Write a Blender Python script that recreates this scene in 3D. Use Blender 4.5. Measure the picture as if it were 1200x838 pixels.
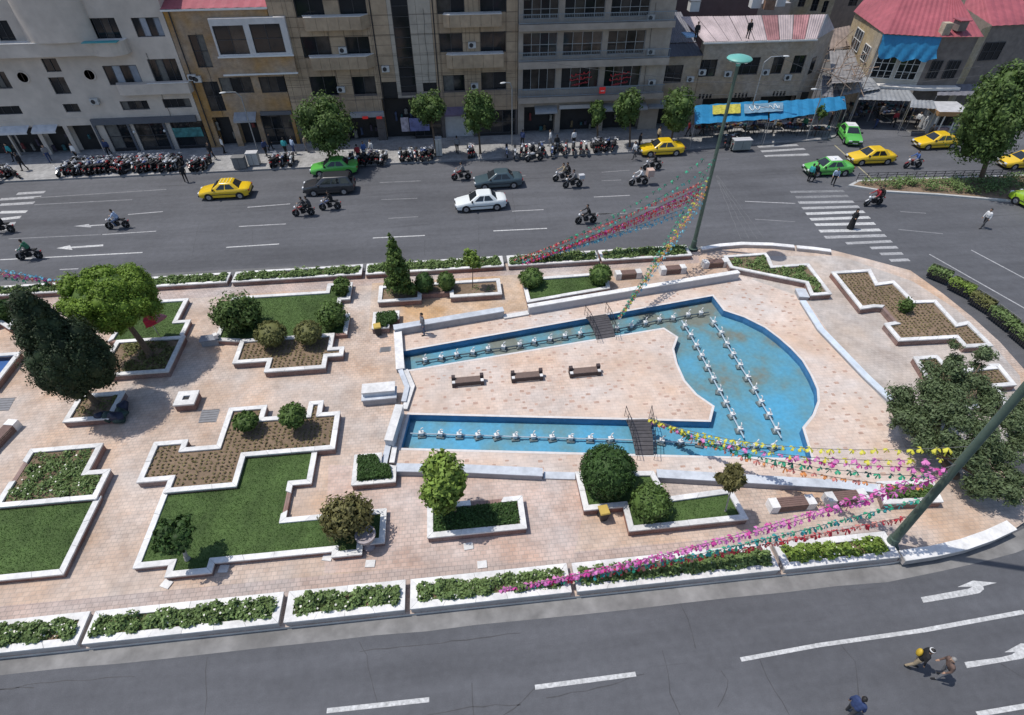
import bpy, bmesh, math, random
import numpy as np
from mathutils import Vector, Matrix
from mathutils.geometry import tessellate_polygon
R = math.radians
rnd = random.Random(7)
rng = np.random.default_rng(11)
scene = bpy.context.scene
for o in list(bpy.data.objects): bpy.data.objects.remove(o)

# ---------------------------------------------------------------- camera
FPX, TILT, YAW, CAMH = 674.0, R(42.6), R(6.2), 24.0
cd = bpy.data.cameras.new('camera'); cam = bpy.data.objects.new('camera', cd)
scene.collection.objects.link(cam)
cam.location = (0, 0, CAMH); cam.rotation_euler = (R(90) - TILT, 0, -YAW)
cd.sensor_width = 36; cd.lens = 36 * FPX / 1200; cd.clip_end = 2000; cd.clip_start = .3
scene.camera = cam
# ---------------------------------------------------------------- sky and sun
SUNV = Vector((-0.438, 0.129, 1.0)).normalized()
EL = math.asin(SUNV.z); AZ = math.atan2(SUNV.x, SUNV.y)
w = bpy.data.worlds.new('World'); scene.world = w; w.use_nodes = True
nt = w.node_tree; bg = nt.nodes['Background']
sky = nt.nodes.new('ShaderNodeTexSky'); sky.sky_type = 'NISHITA'; sky.sun_disc = False
sky.sun_elevation = EL; sky.sun_rotation = AZ; sky.air_density = 1.0; sky.dust_density = 1.0
nt.links.new(sky.outputs[0], bg.inputs[0]); bg.inputs[1].default_value = 0.13
sd = bpy.data.lights.new('sun', 'SUN'); sd.energy = 3.3; sd.angle = R(.55); sd.color = (1, .955, .89)
sun = bpy.data.objects.new('sun', sd); scene.collection.objects.link(sun)
sun.rotation_euler = (-SUNV).to_track_quat('-Z', 'Y').to_euler(); sun.location = (-60, 30, 120)
scene.view_settings.view_transform = 'Standard'; scene.view_settings.look = 'None'
scene.view_settings.exposure = 0.17; scene.view_settings.gamma = 1.0
scene.render.engine = 'CYCLES'
try:
    scene.cycles.max_bounces = 6; scene.cycles.transparent_max_bounces = 12
except Exception: pass

# ---------------------------------------------------------------- pixel -> place
_h = np.array([math.sin(YAW), math.cos(YAW), 0]); _r = np.array([math.cos(YAW), -math.sin(YAW), 0])
_f = _h * math.cos(TILT) + np.array([0, 0, -math.sin(TILT)]); _u = _h * math.sin(TILT) + np.array([0, 0, math.cos(TILT)])
_o = np.array([0, 0, CAMH])
def ray(x, y): return _f + (x - 600) / FPX * _r - (y - 419) / FPX * _u
def P(x, y, z=0.0):                       # point at height z seen at photo pixel (x, y)
    d = ray(x, y); p = _o + d * ((z - CAMH) / d[2]); return Vector(p)
def W(x, y, Y):                           # point on the plane y = Y
    d = ray(x, y); return Vector(_o + d * (Y / d[1]))
def pxm(p): return FPX / float((np.array(p) - _o) @ _f)
def ZM(pts, ox, oy, s): return [(ox + a / s, oy + b / s) for a, b in pts]

# ---------------------------------------------------------------- helpers
COL = scene.collection
def tag(o, label=None, cat=None, group=None, kind=None):
    if label: o['label'] = label
    if cat: o['category'] = cat
    if group: o['group'] = group
    if kind: o['kind'] = kind
    return o
def empty(name, loc=(0, 0, 0), rz=0, label=None, cat=None, group=None):
    o = bpy.data.objects.new(name, None); COL.objects.link(o); o.location = loc; o.rotation_euler = (0, 0, rz)
    o.empty_display_size = .2
    return tag(o, label, cat, group)
def link(name, me, parent=None):
    o = bpy.data.objects.new(name, me); COL.objects.link(o)
    if parent: o.parent = parent
    return o
def copy_tree(o, parent=None):
    c = o.copy(); COL.objects.link(c); c.parent = parent
    for ch in o.children: copy_tree(ch, c)
    return c
class MB:
    def __init__(s): s.v = []; s.f = []; s.m = []; s.cur = 0
    def add(s, vs, fs):
        b = len(s.v); s.v.extend([tuple(v) for v in vs]); s.f.extend([tuple(i + b for i in f) for f in fs]); s.m.extend([s.cur] * len(fs)); return s
    def box(s, x0, x1, y0, y1, z0, z1):
        return s.add([(x0,y0,z0),(x1,y0,z0),(x1,y1,z0),(x0,y1,z0),(x0,y0,z1),(x1,y0,z1),(x1,y1,z1),(x0,y1,z1)],
                     [(3,2,1,0),(4,5,6,7),(0,1,5,4),(1,2,6,5),(2,3,7,6),(3,0,4,7)])
    def cbox(s, c, d, rz=0, M=None):
        pts = []
        for k in (-1, 1):
            for a, b in ((-1,-1),(1,-1),(1,1),(-1,1)):
                v = Vector((a*d[0]/2, b*d[1]/2, k*d[2]/2))
                v = (M @ v) if M else (Matrix.Rotation(rz, 3, 'Z') @ v)
                pts.append(v + Vector(c))
        return s.add(pts, [(3,2,1,0),(4,5,6,7),(0,1,5,4),(1,2,6,5),(2,3,7,6),(3,0,4,7)])
    def prism(s, poly, z0, z1, cap=True, bottom=False):
        n = len(poly)
        vs = [(p[0], p[1], z0) for p in poly] + [(p[0], p[1], z1) for p in poly]
        fs = [(i, (i+1) % n, n + (i+1) % n, n + i) for i in range(n)]
        if cap:
            t = tessellate_polygon([[Vector((p[0], p[1], 0)) for p in poly]])
            for a in t:
                a = ccw3(poly, a)
                fs.append(tuple(n + i for i in a))
                if bottom: fs.append(tuple(reversed(a)))
        return s.add(vs, fs)
    def tube(s, p0, p1, r0, r1=None, n=8, caps=True):
        r1 = r0 if r1 is None else r1
        p0 = Vector(p0); p1 = Vector(p1); d = (p1 - p0)
        if d.length < 1e-6: return s
        d.normalize(); a = d.orthogonal().normalized(); b = d.cross(a)
        vs = []
        for p, r in ((p0, r0), (p1, r1)):
            for i in range(n):
                t = 2*math.pi*i/n; vs.append(p + a*(r*math.cos(t)) + b*(r*math.sin(t)))
        fs = [(i, (i+1) % n, n+(i+1) % n, n+i) for i in range(n)]
        if caps: fs += [tuple(reversed(range(n))), tuple(range(n, 2*n))]
        return s.add(vs, fs)
    def path(s, pts, r, n=6, r1=None):
        for i in range(len(pts)-1):
            a = r if r1 is None else r + (r1-r)*i/(len(pts)-1); b = r if r1 is None else r + (r1-r)*(i+1)/(len(pts)-1)
            s.tube(pts[i], pts[i+1], a, b, n)
        return s
    def lathe(s, prof, c=(0,0,0), n=16, axis='z', sx=1, sy=1):
        vs = []; fs = []; m = len(prof)
        for r, z in prof:
            for i in range(n):
                t = 2*math.pi*i/n; x = r*math.cos(t)*sx; y = r*math.sin(t)*sy
                v = (x, y, z) if axis == 'z' else ((x, z, y) if axis == 'y' else (z, x, y))
                vs.append((v[0]+c[0], v[1]+c[1], v[2]+c[2]))
        for k in range(m-1):
            for i in range(n):
                q = (k*n+i, k*n+(i+1) % n, (k+1)*n+(i+1) % n, (k+1)*n+i)
                fs.append(q if axis != 'y' else tuple(reversed(q)))
        if prof[0][0] > 1e-4: fs.append(tuple(reversed(range(n))))
        if prof[-1][0] > 1e-4: fs.append(tuple(range((m-1)*n, m*n)))
        return s.add(vs, fs)
    def ell(s, c, rx, ry, rz, n=12, m=8, lo=-1.0):
        prof = []
        for k in range(m+1):
            t = math.asin(lo) + (math.pi/2 - math.asin(lo))*k/m
            prof.append((max(math.cos(t), 1e-5), math.sin(t)))
        vs = []; fs = []
        for r, z in prof:
            for i in range(n):
                a = 2*math.pi*i/n; vs.append((c[0]+rx*r*math.cos(a), c[1]+ry*r*math.sin(a), c[2]+rz*z))
        for k in range(m):
            for i in range(n): fs.append((k*n+i, k*n+(i+1) % n, (k+1)*n+(i+1) % n, (k+1)*n+i))
        return s.add(vs, fs)
    def loft(s, rings, cap=True, closed=True):
        n = len(rings[0]); vs = [v for r in rings for v in r]; fs = []
        for k in range(len(rings)-1):
            for i in range(n if closed else n-1): fs.append((k*n+i, k*n+(i+1) % n, (k+1)*n+(i+1) % n, (k+1)*n+i))
        if cap: fs += [tuple(reversed(range(n))), tuple(range((len(rings)-1)*n, len(rings)*n))]
        return s.add(vs, fs)
    def mesh(s, name, mats, smooth=False, bevel=0):
        me = bpy.data.meshes.new(name); me.from_pydata(s.v, [], s.f)
        if not isinstance(mats, (list, tuple)): mats = [mats]
        for m in mats: me.materials.append(m)
        if len(mats) > 1: me.polygons.foreach_set('material_index', s.m)
        if smooth:
            me.polygons.foreach_set('use_smooth', [True]*len(me.polygons))
            try: me.set_sharp_from_angle(angle=R(38))
            except Exception: pass
        me.update(); return me
    def build(s, name, mats, parent=None, smooth=False):
        return link(name, s.mesh(name, mats, smooth), parent)
def ccw3(poly, a):
    (x0,y0),(x1,y1),(x2,y2) = [(poly[i][0], poly[i][1]) for i in a]
    return tuple(a) if (x1-x0)*(y2-y0)-(x2-x0)*(y1-y0) > 0 else tuple(reversed(a))
def area(p): return sum(p[i][0]*p[(i+1) % len(p)][1]-p[(i+1) % len(p)][0]*p[i][1] for i in range(len(p)))/2
def ccw(p): return list(p) if area(p) > 0 else list(reversed(p))
def offset(poly, d):                      # inwards for a ccw polygon
    n = len(poly); out = []
    for i in range(n):
        a, b, c = Vector(poly[i-1][:2]), Vector(poly[i][:2]), Vector(poly[(i+1) % n][:2])
        e1 = (b-a).normalized(); e2 = (c-b).normalized()
        n1 = Vector((-e1.y, e1.x)); n2 = Vector((-e2.y, e2.x)); m = n1+n2
        k = m.length_squared
        m = m*(2/k) if k > .15 else n1
        if m.length > 2.2: m = m.normalized()*2.2
        out.append((b.x+m.x*d, b.y+m.y*d))
    return out
def ortho(pts, tol=17):
    n = len(pts); gx = list(range(n)); gy = list(range(n))
    def find(g, i):
        while g[i] != i: i = g[i]
        return i
    for i in range(n):
        j = (i+1) % n; dx = pts[j][0]-pts[i][0]; dy = pts[j][1]-pts[i][1]; a = math.degrees(math.atan2(abs(dy), abs(dx)))
        if a < tol: gy[find(gy, i)] = find(gy, j)
        elif a > 90-tol: gx[find(gx, i)] = find(gx, j)
    out = []
    for i in range(n):
        xs = [pts[k][0] for k in range(n) if find(gx, k) == find(gx, i)]; ys = [pts[k][1] for k in range(n) if find(gy, k) == find(gy, i)]
        out.append((sum(xs)/len(xs), sum(ys)/len(ys)))
    return out
def inside(poly, x, y):
    x = np.asarray(x); y = np.asarray(y); r = np.zeros(x.shape, bool); n = len(poly)
    for i in range(n):
        x0, y0 = poly[i][:2]; x1, y1 = poly[(i+1) % n][:2]
        if y0 == y1: continue
        c = ((y0 > y) != (y1 > y)) & (x < (x1-x0)*(y-y0)/(y1-y0)+x0); r ^= c
    return r
def sheet(name, outer, holes, z, mat, parent=None):
    loops = [[Vector((p[0], p[1], 0)) for p in outer]] + [[Vector((p[0], p[1], 0)) for p in h] for h in holes]
    fl = [p for l in loops for p in l]; t = tessellate_polygon(loops)
    fs = [ccw3(fl, a) for a in t]
    me = bpy.data.meshes.new(name); me.from_pydata([(p.x, p.y, z) for p in fl], [], fs); me.materials.append(mat)
    return link(name, me, parent)
def npmesh(name, V, F, mats, midx=None, smooth=False):
    V = np.asarray(V, np.float32); F = np.asarray(F, np.int32); k = F.shape[1]
    me = bpy.data.meshes.new(name); me.vertices.add(len(V)); me.vertices.foreach_set('co', V.ravel())
    me.loops.add(F.size); me.loops.foreach_set('vertex_index', F.ravel()); me.polygons.add(len(F))
    me.polygons.foreach_set('loop_start', np.arange(0, F.size, k, dtype=np.int32))
    try: me.polygons.foreach_set('loop_total', np.full(len(F), k, np.int32))
    except Exception: pass
    if not isinstance(mats, (list, tuple)): mats = [mats]
    for m in mats: me.materials.append(m)
    if midx is not None: me.polygons.foreach_set('material_index', np.asarray(midx, np.int32))
    me.update(calc_edges=True); me.validate(); return me

# ---------------------------------------------------------------- materials
MATS = {}
def mat(name, col, rough=.75, var=.12, scale=2.0, bump=0.0, metal=0.0, island=0.0, spec=.4, coat=0.0, detail=5, world=True, bscale=None, var2=0.0, scale2=.25, obj=0.0):
    if name in MATS: return MATS[name]
    m = bpy.data.materials.new(name); m.use_nodes = True; n = m.node_tree.nodes; l = m.node_tree.links
    b = n['Principled BSDF']; b.inputs['Roughness'].default_value = rough; b.inputs['Metallic'].default_value = metal
    b.inputs['Specular IOR Level'].default_value = spec; b.inputs['Coat Weight'].default_value = coat
    if world: src = n.new('ShaderNodeNewGeometry').outputs['Position']
    else: src = n.new('ShaderNodeTexCoord').outputs['Object']
    nz = n.new('ShaderNodeTexNoise'); nz.inputs['Scale'].default_value = scale; nz.inputs['Detail'].default_value = detail; nz.inputs['Roughness'].default_value = .6
    l.new(src, nz.inputs['Vector'])
    mr = n.new('ShaderNodeMapRange'); mr.inputs[1].default_value = .3; mr.inputs[2].default_value = .7
    mr.inputs[3].default_value = 1-var; mr.inputs[4].default_value = 1+var; l.new(nz.outputs[0], mr.inputs[0])
    val = mr.outputs[0]
    if var2:
        n2 = n.new('ShaderNodeTexNoise'); n2.inputs['Scale'].default_value = scale2; n2.inputs['Detail'].default_value = 3; l.new(src, n2.inputs['Vector'])
        m2 = n.new('ShaderNodeMapRange'); m2.inputs[1].default_value = .3; m2.inputs[2].default_value = .7; m2.inputs[3].default_value = 1-var2; m2.inputs[4].default_value = 1+var2
        l.new(n2.outputs[0], m2.inputs[0]); mu = n.new('ShaderNodeMath'); mu.operation = 'MULTIPLY'; l.new(val, mu.inputs[0]); l.new(m2.outputs[0], mu.inputs[1]); val = mu.outputs[0]
    if island:
        g = n.new('ShaderNodeNewGeometry'); m3 = n.new('ShaderNodeMapRange'); m3.inputs[3].default_value = 1-island; m3.inputs[4].default_value = 1+island
        l.new(g.outputs['Random Per Island'], m3.inputs[0]); mu = n.new('ShaderNodeMath'); mu.operation = 'MULTIPLY'; l.new(val, mu.inputs[0]); l.new(m3.outputs[0], mu.inputs[1]); val = mu.outputs[0]
    if obj:
        g = n.new('ShaderNodeObjectInfo'); m3 = n.new('ShaderNodeMapRange'); m3.inputs[3].default_value = 1-obj; m3.inputs[4].default_value = 1+obj
        l.new(g.outputs['Random'], m3.inputs[0]); mu = n.new('ShaderNodeMath'); mu.operation = 'MULTIPLY'; l.new(val, mu.inputs[0]); l.new(m3.outputs[0], mu.inputs[1]); val = mu.outputs[0]
    hs = n.new('ShaderNodeHueSaturation'); hs.inputs['Color'].default_value = (*col, 1); l.new(val, hs.inputs['Value'])
    l.new(hs.outputs[0], b.inputs['Base Color'])
    if bump:
        bn = n.new('ShaderNodeTexNoise'); bn.inputs['Scale'].default_value = bscale or scale*6; bn.inputs['Detail'].default_value = 4; l.new(src, bn.inputs['Vector'])
        bp = n.new('ShaderNodeBump'); bp.inputs['Strength'].default_value = bump; bp.inputs['Distance'].default_value = .02; l.new(bn.outputs[0], bp.inputs['Height']); l.new(bp.outputs[0], b.inputs['Normal'])
    MATS[name] = m; return m
def leafmat(name, col, hue=.02, island=.35, rough=.6, scale=1.2):
    m = mat(name, col, rough=rough, var=.2, scale=scale, island=island, spec=.25)
    b = m.node_tree.nodes['Principled BSDF']
    out = [x for x in m.node_tree.nodes if x.type == 'OUTPUT_MATERIAL'][0]
    tr = m.node_tree.nodes.new('ShaderNodeBsdfTranslucent'); mx = m.node_tree.nodes.new('ShaderNodeMixShader'); mx.inputs[0].default_value = .22
    src = b.inputs['Base Color'].links[0].from_socket
    m.node_tree.links.new(src, tr.inputs[0]); m.node_tree.links.new(b.outputs[0], mx.inputs[1]); m.node_tree.links.new(tr.outputs[0], mx.inputs[2]); m.node_tree.links.new(mx.outputs[0], out.inputs[0])
    return m
def tilemat(name, c1, c2, mortar, bw, bh, rot=0, ms=.012, var=.18, stain=.25, off=.5, bump=.4, axis='xy', patch=None):
    if name in MATS: return MATS[name]
    m = bpy.data.materials.new(name); m.use_nodes = True; n = m.node_tree.nodes; l = m.node_tree.links; b = n['Principled BSDF']
    b.inputs['Roughness'].default_value = .8; b.inputs['Specular IOR Level'].default_value = .3
    g = n.new('ShaderNodeNewGeometry'); mp = n.new('ShaderNodeMapping'); l.new(g.outputs['Position'], mp.inputs['Vector'])
    mp.inputs['Rotation'].default_value = (R(-90) if axis == 'xz' else 0, 0, rot)
    br = n.new('ShaderNodeTexBrick'); br.inputs['Scale'].default_value = 1; br.inputs['Brick Width'].default_value = bw; br.inputs['Row Height'].default_value = bh
    br.inputs['Mortar Size'].default_value = ms; br.inputs['Mortar Smooth'].default_value = .3; br.offset = off
    br.inputs['Color1'].default_value = (*c1, 1); br.inputs['Color2'].default_value = (*c2, 1); br.inputs['Mortar'].default_value = (*mortar, 1); br.inputs['Bias'].default_value = -.2
    l.new(mp.outputs[0], br.inputs['Vector'])
    def noise(sc, lo, hi, det=5, stretch=None):
        z = n.new('ShaderNodeTexNoise'); z.inputs['Scale'].default_value = sc; z.inputs['Detail'].default_value = det; z.inputs['Roughness'].default_value = .62
        l.new(g.outputs['Position'], z.inputs['Vector'])
        r = n.new('ShaderNodeMapRange'); r.inputs[1].default_value = .32; r.inputs[2].default_value = .68; r.inputs[3].default_value = lo; r.inputs[4].default_value = hi; l.new(z.outputs[0], r.inputs[0]); return r.outputs[0]
    a = noise(.35, 1-stain, 1+stain*.6); c = noise(2.3, 1-var, 1+var)
    mu = n.new('ShaderNodeMath'); mu.operation = 'MULTIPLY'; l.new(a, mu.inputs[0]); l.new(c, mu.inputs[1])
    hs = n.new('ShaderNodeHueSaturation'); l.new(mu.outputs[0], hs.inputs['Value'])
    colsock = br.outputs['Color']
    if patch:
        mx = n.new('ShaderNodeMix'); mx.data_type = 'RGBA'; mx.blend_type = 'MIX'; mx.inputs[7].default_value = (*patch, 1)
        pz = noise(.16, 0, .75, 4); l.new(pz, mx.inputs[0]); l.new(br.outputs['Color'], mx.inputs[6]); colsock = mx.outputs[2]
    l.new(colsock, hs.inputs['Color']); sat = noise(.22, .55, 1.35, 3); l.new(sat, hs.inputs['Saturation'])
    l.new(hs.outputs[0], b.inputs['Base Color'])
    if bump:
        bp = n.new('ShaderNodeBump'); bp.inputs['Strength'].default_value = bump; bp.inputs['Distance'].default_value = .01; bp.invert = True; l.new(br.outputs['Fac'], bp.inputs['Height']); l.new(bp.outputs[0], b.inputs['Normal'])
    MATS[name] = m; return m
def asphalt():
    m = bpy.data.materials.new('asphalt'); m.use_nodes = True; n = m.node_tree.nodes; l = m.node_tree.links; b = n['Principled BSDF']
    b.inputs['Roughness'].default_value = .85; b.inputs['Specular IOR Level'].default_value = .3
    g = n.new('ShaderNodeNewGeometry')
    def noise(sc, lo, hi, st=(1,1,1), det=5, a=.3, bb=.7):
        mp = n.new('ShaderNodeMapping'); mp.inputs['Scale'].default_value = st; l.new(g.outputs['Position'], mp.inputs['Vector'])
        z = n.new('ShaderNodeTexNoise'); z.inputs['Scale'].default_value = sc; z.inputs['Detail'].default_value = det; z.inputs['Roughness'].default_value = .65; l.new(mp.outputs[0], z.inputs['Vector'])
        r = n.new('ShaderNodeMapRange'); r.inputs[1].default_value = a; r.inputs[2].default_value = bb; r.inputs[3].default_value = lo; r.inputs[4].default_value = hi; l.new(z.outputs[0], r.inputs[0]); return r.outputs[0]
    v = noise(40, .8, 1.2, det=2)
    for s in (noise(.5, .82, 1.18, (.08, 1, 1), 4), noise(.12, .85, 1.15), noise(2.5, .9, 1.1), noise(1.6, .62, 1.0, (.06, 1, 1), 3, .22, .36)):
        mu = n.new('ShaderNodeMath'); mu.operation = 'MULTIPLY'; l.new(v, mu.inputs[0]); l.new(s, mu.inputs[1]); v = mu.outputs[0]
    hs = n.new('ShaderNodeHueSaturation'); hs.inputs['Color'].default_value = (.096, .098, .107, 1); l.new(v, hs.inputs['Value']); l.new(hs.outputs[0], b.inputs['Base Color'])
    bz = n.new('ShaderNodeTexNoise'); bz.inputs['Scale'].default_value = 90; l.new(g.outputs['Position'], bz.inputs['Vector'])
    bp = n.new('ShaderNodeBump'); bp.inputs['Strength'].default_value = .35; bp.inputs['Distance'].default_value = .01; l.new(bz.outputs[0], bp.inputs['Height']); l.new(bp.outputs[0], b.inputs['Normal'])
    MATS['asphalt'] = m; return m
ASPH = asphalt()
M_marble = mat('white_marble', (.64, .63, .615), .55, .13, 5, .2, var2=.13, scale2=1.1, obj=.10)
M_gmarble = mat('grey_marble', (.50, .53, .57), .4, .16, 2.5, .1, var2=.12, scale2=.5)
M_gmarble2 = mat('dark_grey_stone', (.30, .31, .33), .6, .14, 3)
M_wallb = tilemat('planter_facing', (.30, .19, .16), (.24, .15, .13), (.14, .10, .09), .3, .12, axis='xz', ms=.01, bump=.2)
M_soil = mat('soil', (.19, .135, .09), .95, .22, 4, .8, bscale=30, var2=.2)
M_lawn = mat('lawn_ground', (.06, .10, .028), .95, .22, 5, .5, bscale=50, var2=.3, scale2=.7)
M_conc = mat('concrete', (.36, .35, .335), .85, .14, 1.5, .2, var2=.1)
M_kerb = mat('kerb_stone', (.52, .51, .49), .8, .15, 2, .2)
M_paint = mat('road_paint', (.46, .46, .455), .75, .34, 7, 0, var2=.12, scale2=1.5)
M_paintworn = mat('worn_road_paint', (.19, .193, .20), .8, .30, 6, 0, var2=.15, scale2=1)
M_paintmid = mat('faded_road_paint', (.33, .33, .335), .8, .32, 6, 0, var2=.15, scale2=1)
M_yline = mat('yellow_road_paint', (.30, .27, .18), .8, .3, 6)
M_black = mat('black_rubber', (.018, .018, .02), .8, .1, 5, world=False)
M_dark = mat('dark_metal', (.035, .035, .04), .5, .1, 5, metal=.3, world=False)
M_steel = mat('steel', (.42, .43, .45), .35, .1, 4, metal=.8, world=False)
M_glass = mat('window_glass', (.012, .015, .018), .08, .25, .6, spec=.4)
M_trunk = mat('bark', (.12, .085, .06), .9, .25, 8, .8, bscale=25)
M_white = mat('white_paint', (.64, .64, .63), .5, .06, 3)
# ================================================================ ground, roads, plaza
ZP = .15
def S(o, kind='structure'): o['kind'] = kind; return o
M_earth = mat('earth', (.16, .14, .12), .95, .2, .5)
S(sheet('ground', [(-600,-300),(700,-300),(700,900),(-600,900)], [], -.62, M_earth))
top_edge = [P(820,290,ZP), P(845,286,ZP), P(870,284.5,ZP), P(905,285.5,ZP), P(940,288.5,ZP), P(975,293,ZP), P(1015,303,ZP), P(1067,317,ZP), P(1105,344,ZP), P(1140,372,ZP), P(1172,401,ZP), P(1203,436,ZP), P(1225,470,ZP)]
yT = P(400,330,.5).y + 1.02; yB = P(500,702,.5).y
bot_edge = [P(1262,540,ZP), P(1240,585,ZP), P(1190,619,ZP), P(1165,630,ZP), P(1130,642,ZP), P(1090,651,ZP), P(1040,660,ZP)]
yT0 = P(700,297,.55).y; yB0 = P(500,711,.5).y
plaza = [(-60, yB0), *[(p.x, p.y) for p in reversed(bot_edge)], *[(p.x, p.y) for p in reversed(top_edge)], (P(815,292,ZP).x, yT0), (-60, yT0)]
plaza = ccw(plaza)
pool_px = [(472,412),(835,347),(848,364),(872,372),(896,384),(912,396),(927,409),(940,423),(950,440),(957,456),(958,470),(952,486),(940,501),(951,537.5),(470,525),(480,486),(833,494.5),(837.5,476),(817,462),(803,446),(794,426),(790,409),(795,395),(778,384),(476,434)]
pool = ccw([tuple(P(x, y, ZP))[:2] for x, y in pool_px])
def smooth_arc(poly, a, b):    # refine a run of points with Catmull-Rom
    return poly
hole_in = offset(plaza, .05)
S(sheet('road', [(-160,-40),(190,-40),(190,140),(-160,140)], [hole_in], 0, ASPH))
road = bpy.data.objects['road']
M_tile = tilemat('plaza_tiles', (.54, .405, .315), (.45, .315, .235), (.33, .265, .22), .26, .2, ms=.016, stain=.22, var=.12, patch=(.51, .42, .355))
M_court = tilemat('court_tiles', (.60, .475, .395), (.53, .395, .32), (.43, .35, .30), .34, .22, ms=.014, stain=.13, var=.10, patch=(.585, .475, .40))
court_px = [(462,392),(592,364),(618,366),(866,322),(944,350),(988,414),(1042,478),(1075,560),(1062,580),(705,556),(640,556),(462,548),(472,482),(486,452),(472,432)]
court = ccw([tuple(P(x, y, ZP))[:2] for x, y in court_px])
S(sheet('plaza_pavement', plaza, [offset(pool, -.0)], ZP, M_tile))
S(sheet('pool_court_pavement', court, [offset(pool, -.12)], ZP+.004, M_court))
m = MB(); m.prism(plaza, -.3, ZP-.002, cap=False); S(m.build('plaza_kerb', M_kerb))
# bands of differently fired tiles laid into the plaza
M_mauve = tilemat('mauve_tiles', (.47,.375,.33), (.40,.31,.27), (.31,.26,.235), .26, .2, ms=.016, stain=.2, var=.12)
M_orange = tilemat('orange_tiles', (.55,.385,.255), (.46,.305,.19), (.35,.26,.19), .26, .2, ms=.016, stain=.22, var=.14, patch=(.52,.40,.30))
M_greyt = tilemat('grey_tiles', (.46,.415,.385), (.40,.355,.325), (.33,.30,.28), .26, .2, ms=.014, stain=.22, var=.12, patch=(.50,.43,.37))
def paveband(name, px, mt, z): S(sheet(name, ccw([tuple(P(x, y, ZP))[:2] for x, y in px]), [], z, mt))
paveband('paving_band', [(-120,722),(1040,612),(1070,632),(1040,650),(-120,748)], M_mauve, ZP+.003)
paveband('paving_band', [(-80,372),(600,322),(820,308),(818,300),(-80,346)], M_mauve, ZP+.003)
paveband('paving_panel', [(436,332),(612,322),(618,362),(455,392),(432,388)], M_orange, ZP+.0065)
paveband('paving_panel', [(985,415),(945,350),(880,330),(900,300),(985,300),(1070,330),(1120,362),(1160,400),(1195,440),(1205,520),(1100,540),(1060,500)], M_greyt, ZP+.003)
paveband('paving_panel', [(385,545),(470,548),(640,556),(690,570),(672,655),(380,672)], tilemat('rose_tiles', (.55,.40,.33), (.46,.315,.25), (.35,.28,.24), .26, .2, ms=.016, stain=.2, var=.14, patch=(.50,.42,.38)), ZP+.0065)
# reddish tile specks scattered over the court paving
M_speck = mat('red_tile', (.43, .295, .235), .8, .2, 3)
def scatter_poly(poly, n, holes=()):
    xs = [p[0] for p in poly]; ys = [p[1] for p in poly]
    x = rng.uniform(min(xs), max(xs), n*3); y = rng.uniform(min(ys), max(ys), n*3)
    k = inside(poly, x, y)
    for h in holes: k &= ~inside(h, x, y)
    return x[k][:n], y[k][:n]
x, y = scatter_poly(offset(court, .3), 420, [offset(pool, -.5)])
x = np.round(x/.34)*.34; y = np.round(y/.22)*.22
V = []; F = []; done_ = set()
for a, b in zip(x, y):
    kk = (round(a/.34), round(b/.22))
    if kk in done_: continue
    done_ |= {kk, (kk[0]+1, kk[1]), (kk[0]-1, kk[1]), (kk[0], kk[1]+1), (kk[0], kk[1]-1)}
    q = rnd.uniform(.07, .15); r2 = rnd.uniform(.05, .1); k = len(V); V += [(a-q,b-r2,0),(a+q,b-r2,0),(a+q,b+r2,0),(a-q,b+r2,0)]; F.append((k,k+1,k+2,k+3))
V = np.array(V); V[:,2] = ZP+.008
S(link('red_paving_tiles', npmesh('red_paving_tiles', V, F, M_speck)), 'stuff')

# --- road paint
def strip(name, a, b, w_, mat_, z=.006, parent=road, ex=0, vert=False):
    a = P(*a); b = P(*b); d = (b-a); d.z = 0; d.normalize(); nrm = Vector((-d.y, d.x, 0))*w_/2
    me = bpy.data.meshes.new(name); me.from_pydata([tuple(a+nrm+Vector((0,0,z))), tuple(a-nrm+Vector((0,0,z))), tuple(b-nrm+Vector((0,0,z))), tuple(b+nrm+Vector((0,0,z)))], [], [(0,1,2,3)])
    me.materials.append(mat_); return link(name, me, parent)
for a, b, mm in [((150,251.5),(191,248),1),((120,275),(183,271),1),((10,280),(118,275),0),((0,304.5),(167,296),2),((70,316),(92,315),1),((265,290),(327,286),2),((280,265.5),(335,262.5),1),((290,243),(340,239),1),
    ((445,214),(493,212),0),((447,234),(489,232.5),0),((455,256),(490,254),0),((437,279),(498,276),2),((578,270.7),(641,267.7),2),((600,247.6),(637,245.7),1),((696,231),(738,229),1),((700,251),(735,249.7),1),((705,212),(728,211),0),((705,202),(738,199.5),0),
    ((600,206),(616,205.5),0),((873,236),(932,238.5),1),((885,257),(932,260),0),((1055,248),(1085,250),0),((1053,269),(1105,274),0),((900,184),(946,182.5),0),((40,232),(195,222),0),((40,240),(155,234),0),((745,245),(800,240),0),((700,272),(760,268),0)]:
    strip('lane_marking', a, b, .13, (M_paintworn, M_paintmid, M_paint)[mm])
for a, b in [((1089,298),(1200,361)),((1138,293),(1200,326)),((1200,361),(1260,402)),((1200,326),(1290,378))]: strip('lane_marking', a, b, .12, M_paintmid)
strip('lane_marking', (978,170), (1022,210), .16, M_yline)
for a, b, ww in [((868,773),(960,756),.16),((960,756),(1080,739),.16),((1080,739),(1200,717),.17),((627,805.5),(745,790),.17),((383,833),(503,820),.17),((1145,837),(1210,826),.17)]: strip('lane_marking', a, b, ww, M_paint if ww < .2 else M_paint)
cw = [((105,180),(355,175)),((130,205),(375,198)),((143,230),(400,225)),((160,256),(425,248)),((178,282),(450,272)),((198,308),(475,298)),((220,333),(500,327)),((240,363),(525,357)),((265,392),(550,383)),((365,420),(578,410)),((480,442),(605,438)),((525,470),(630,467)),((570,500),(660,497))]
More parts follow.
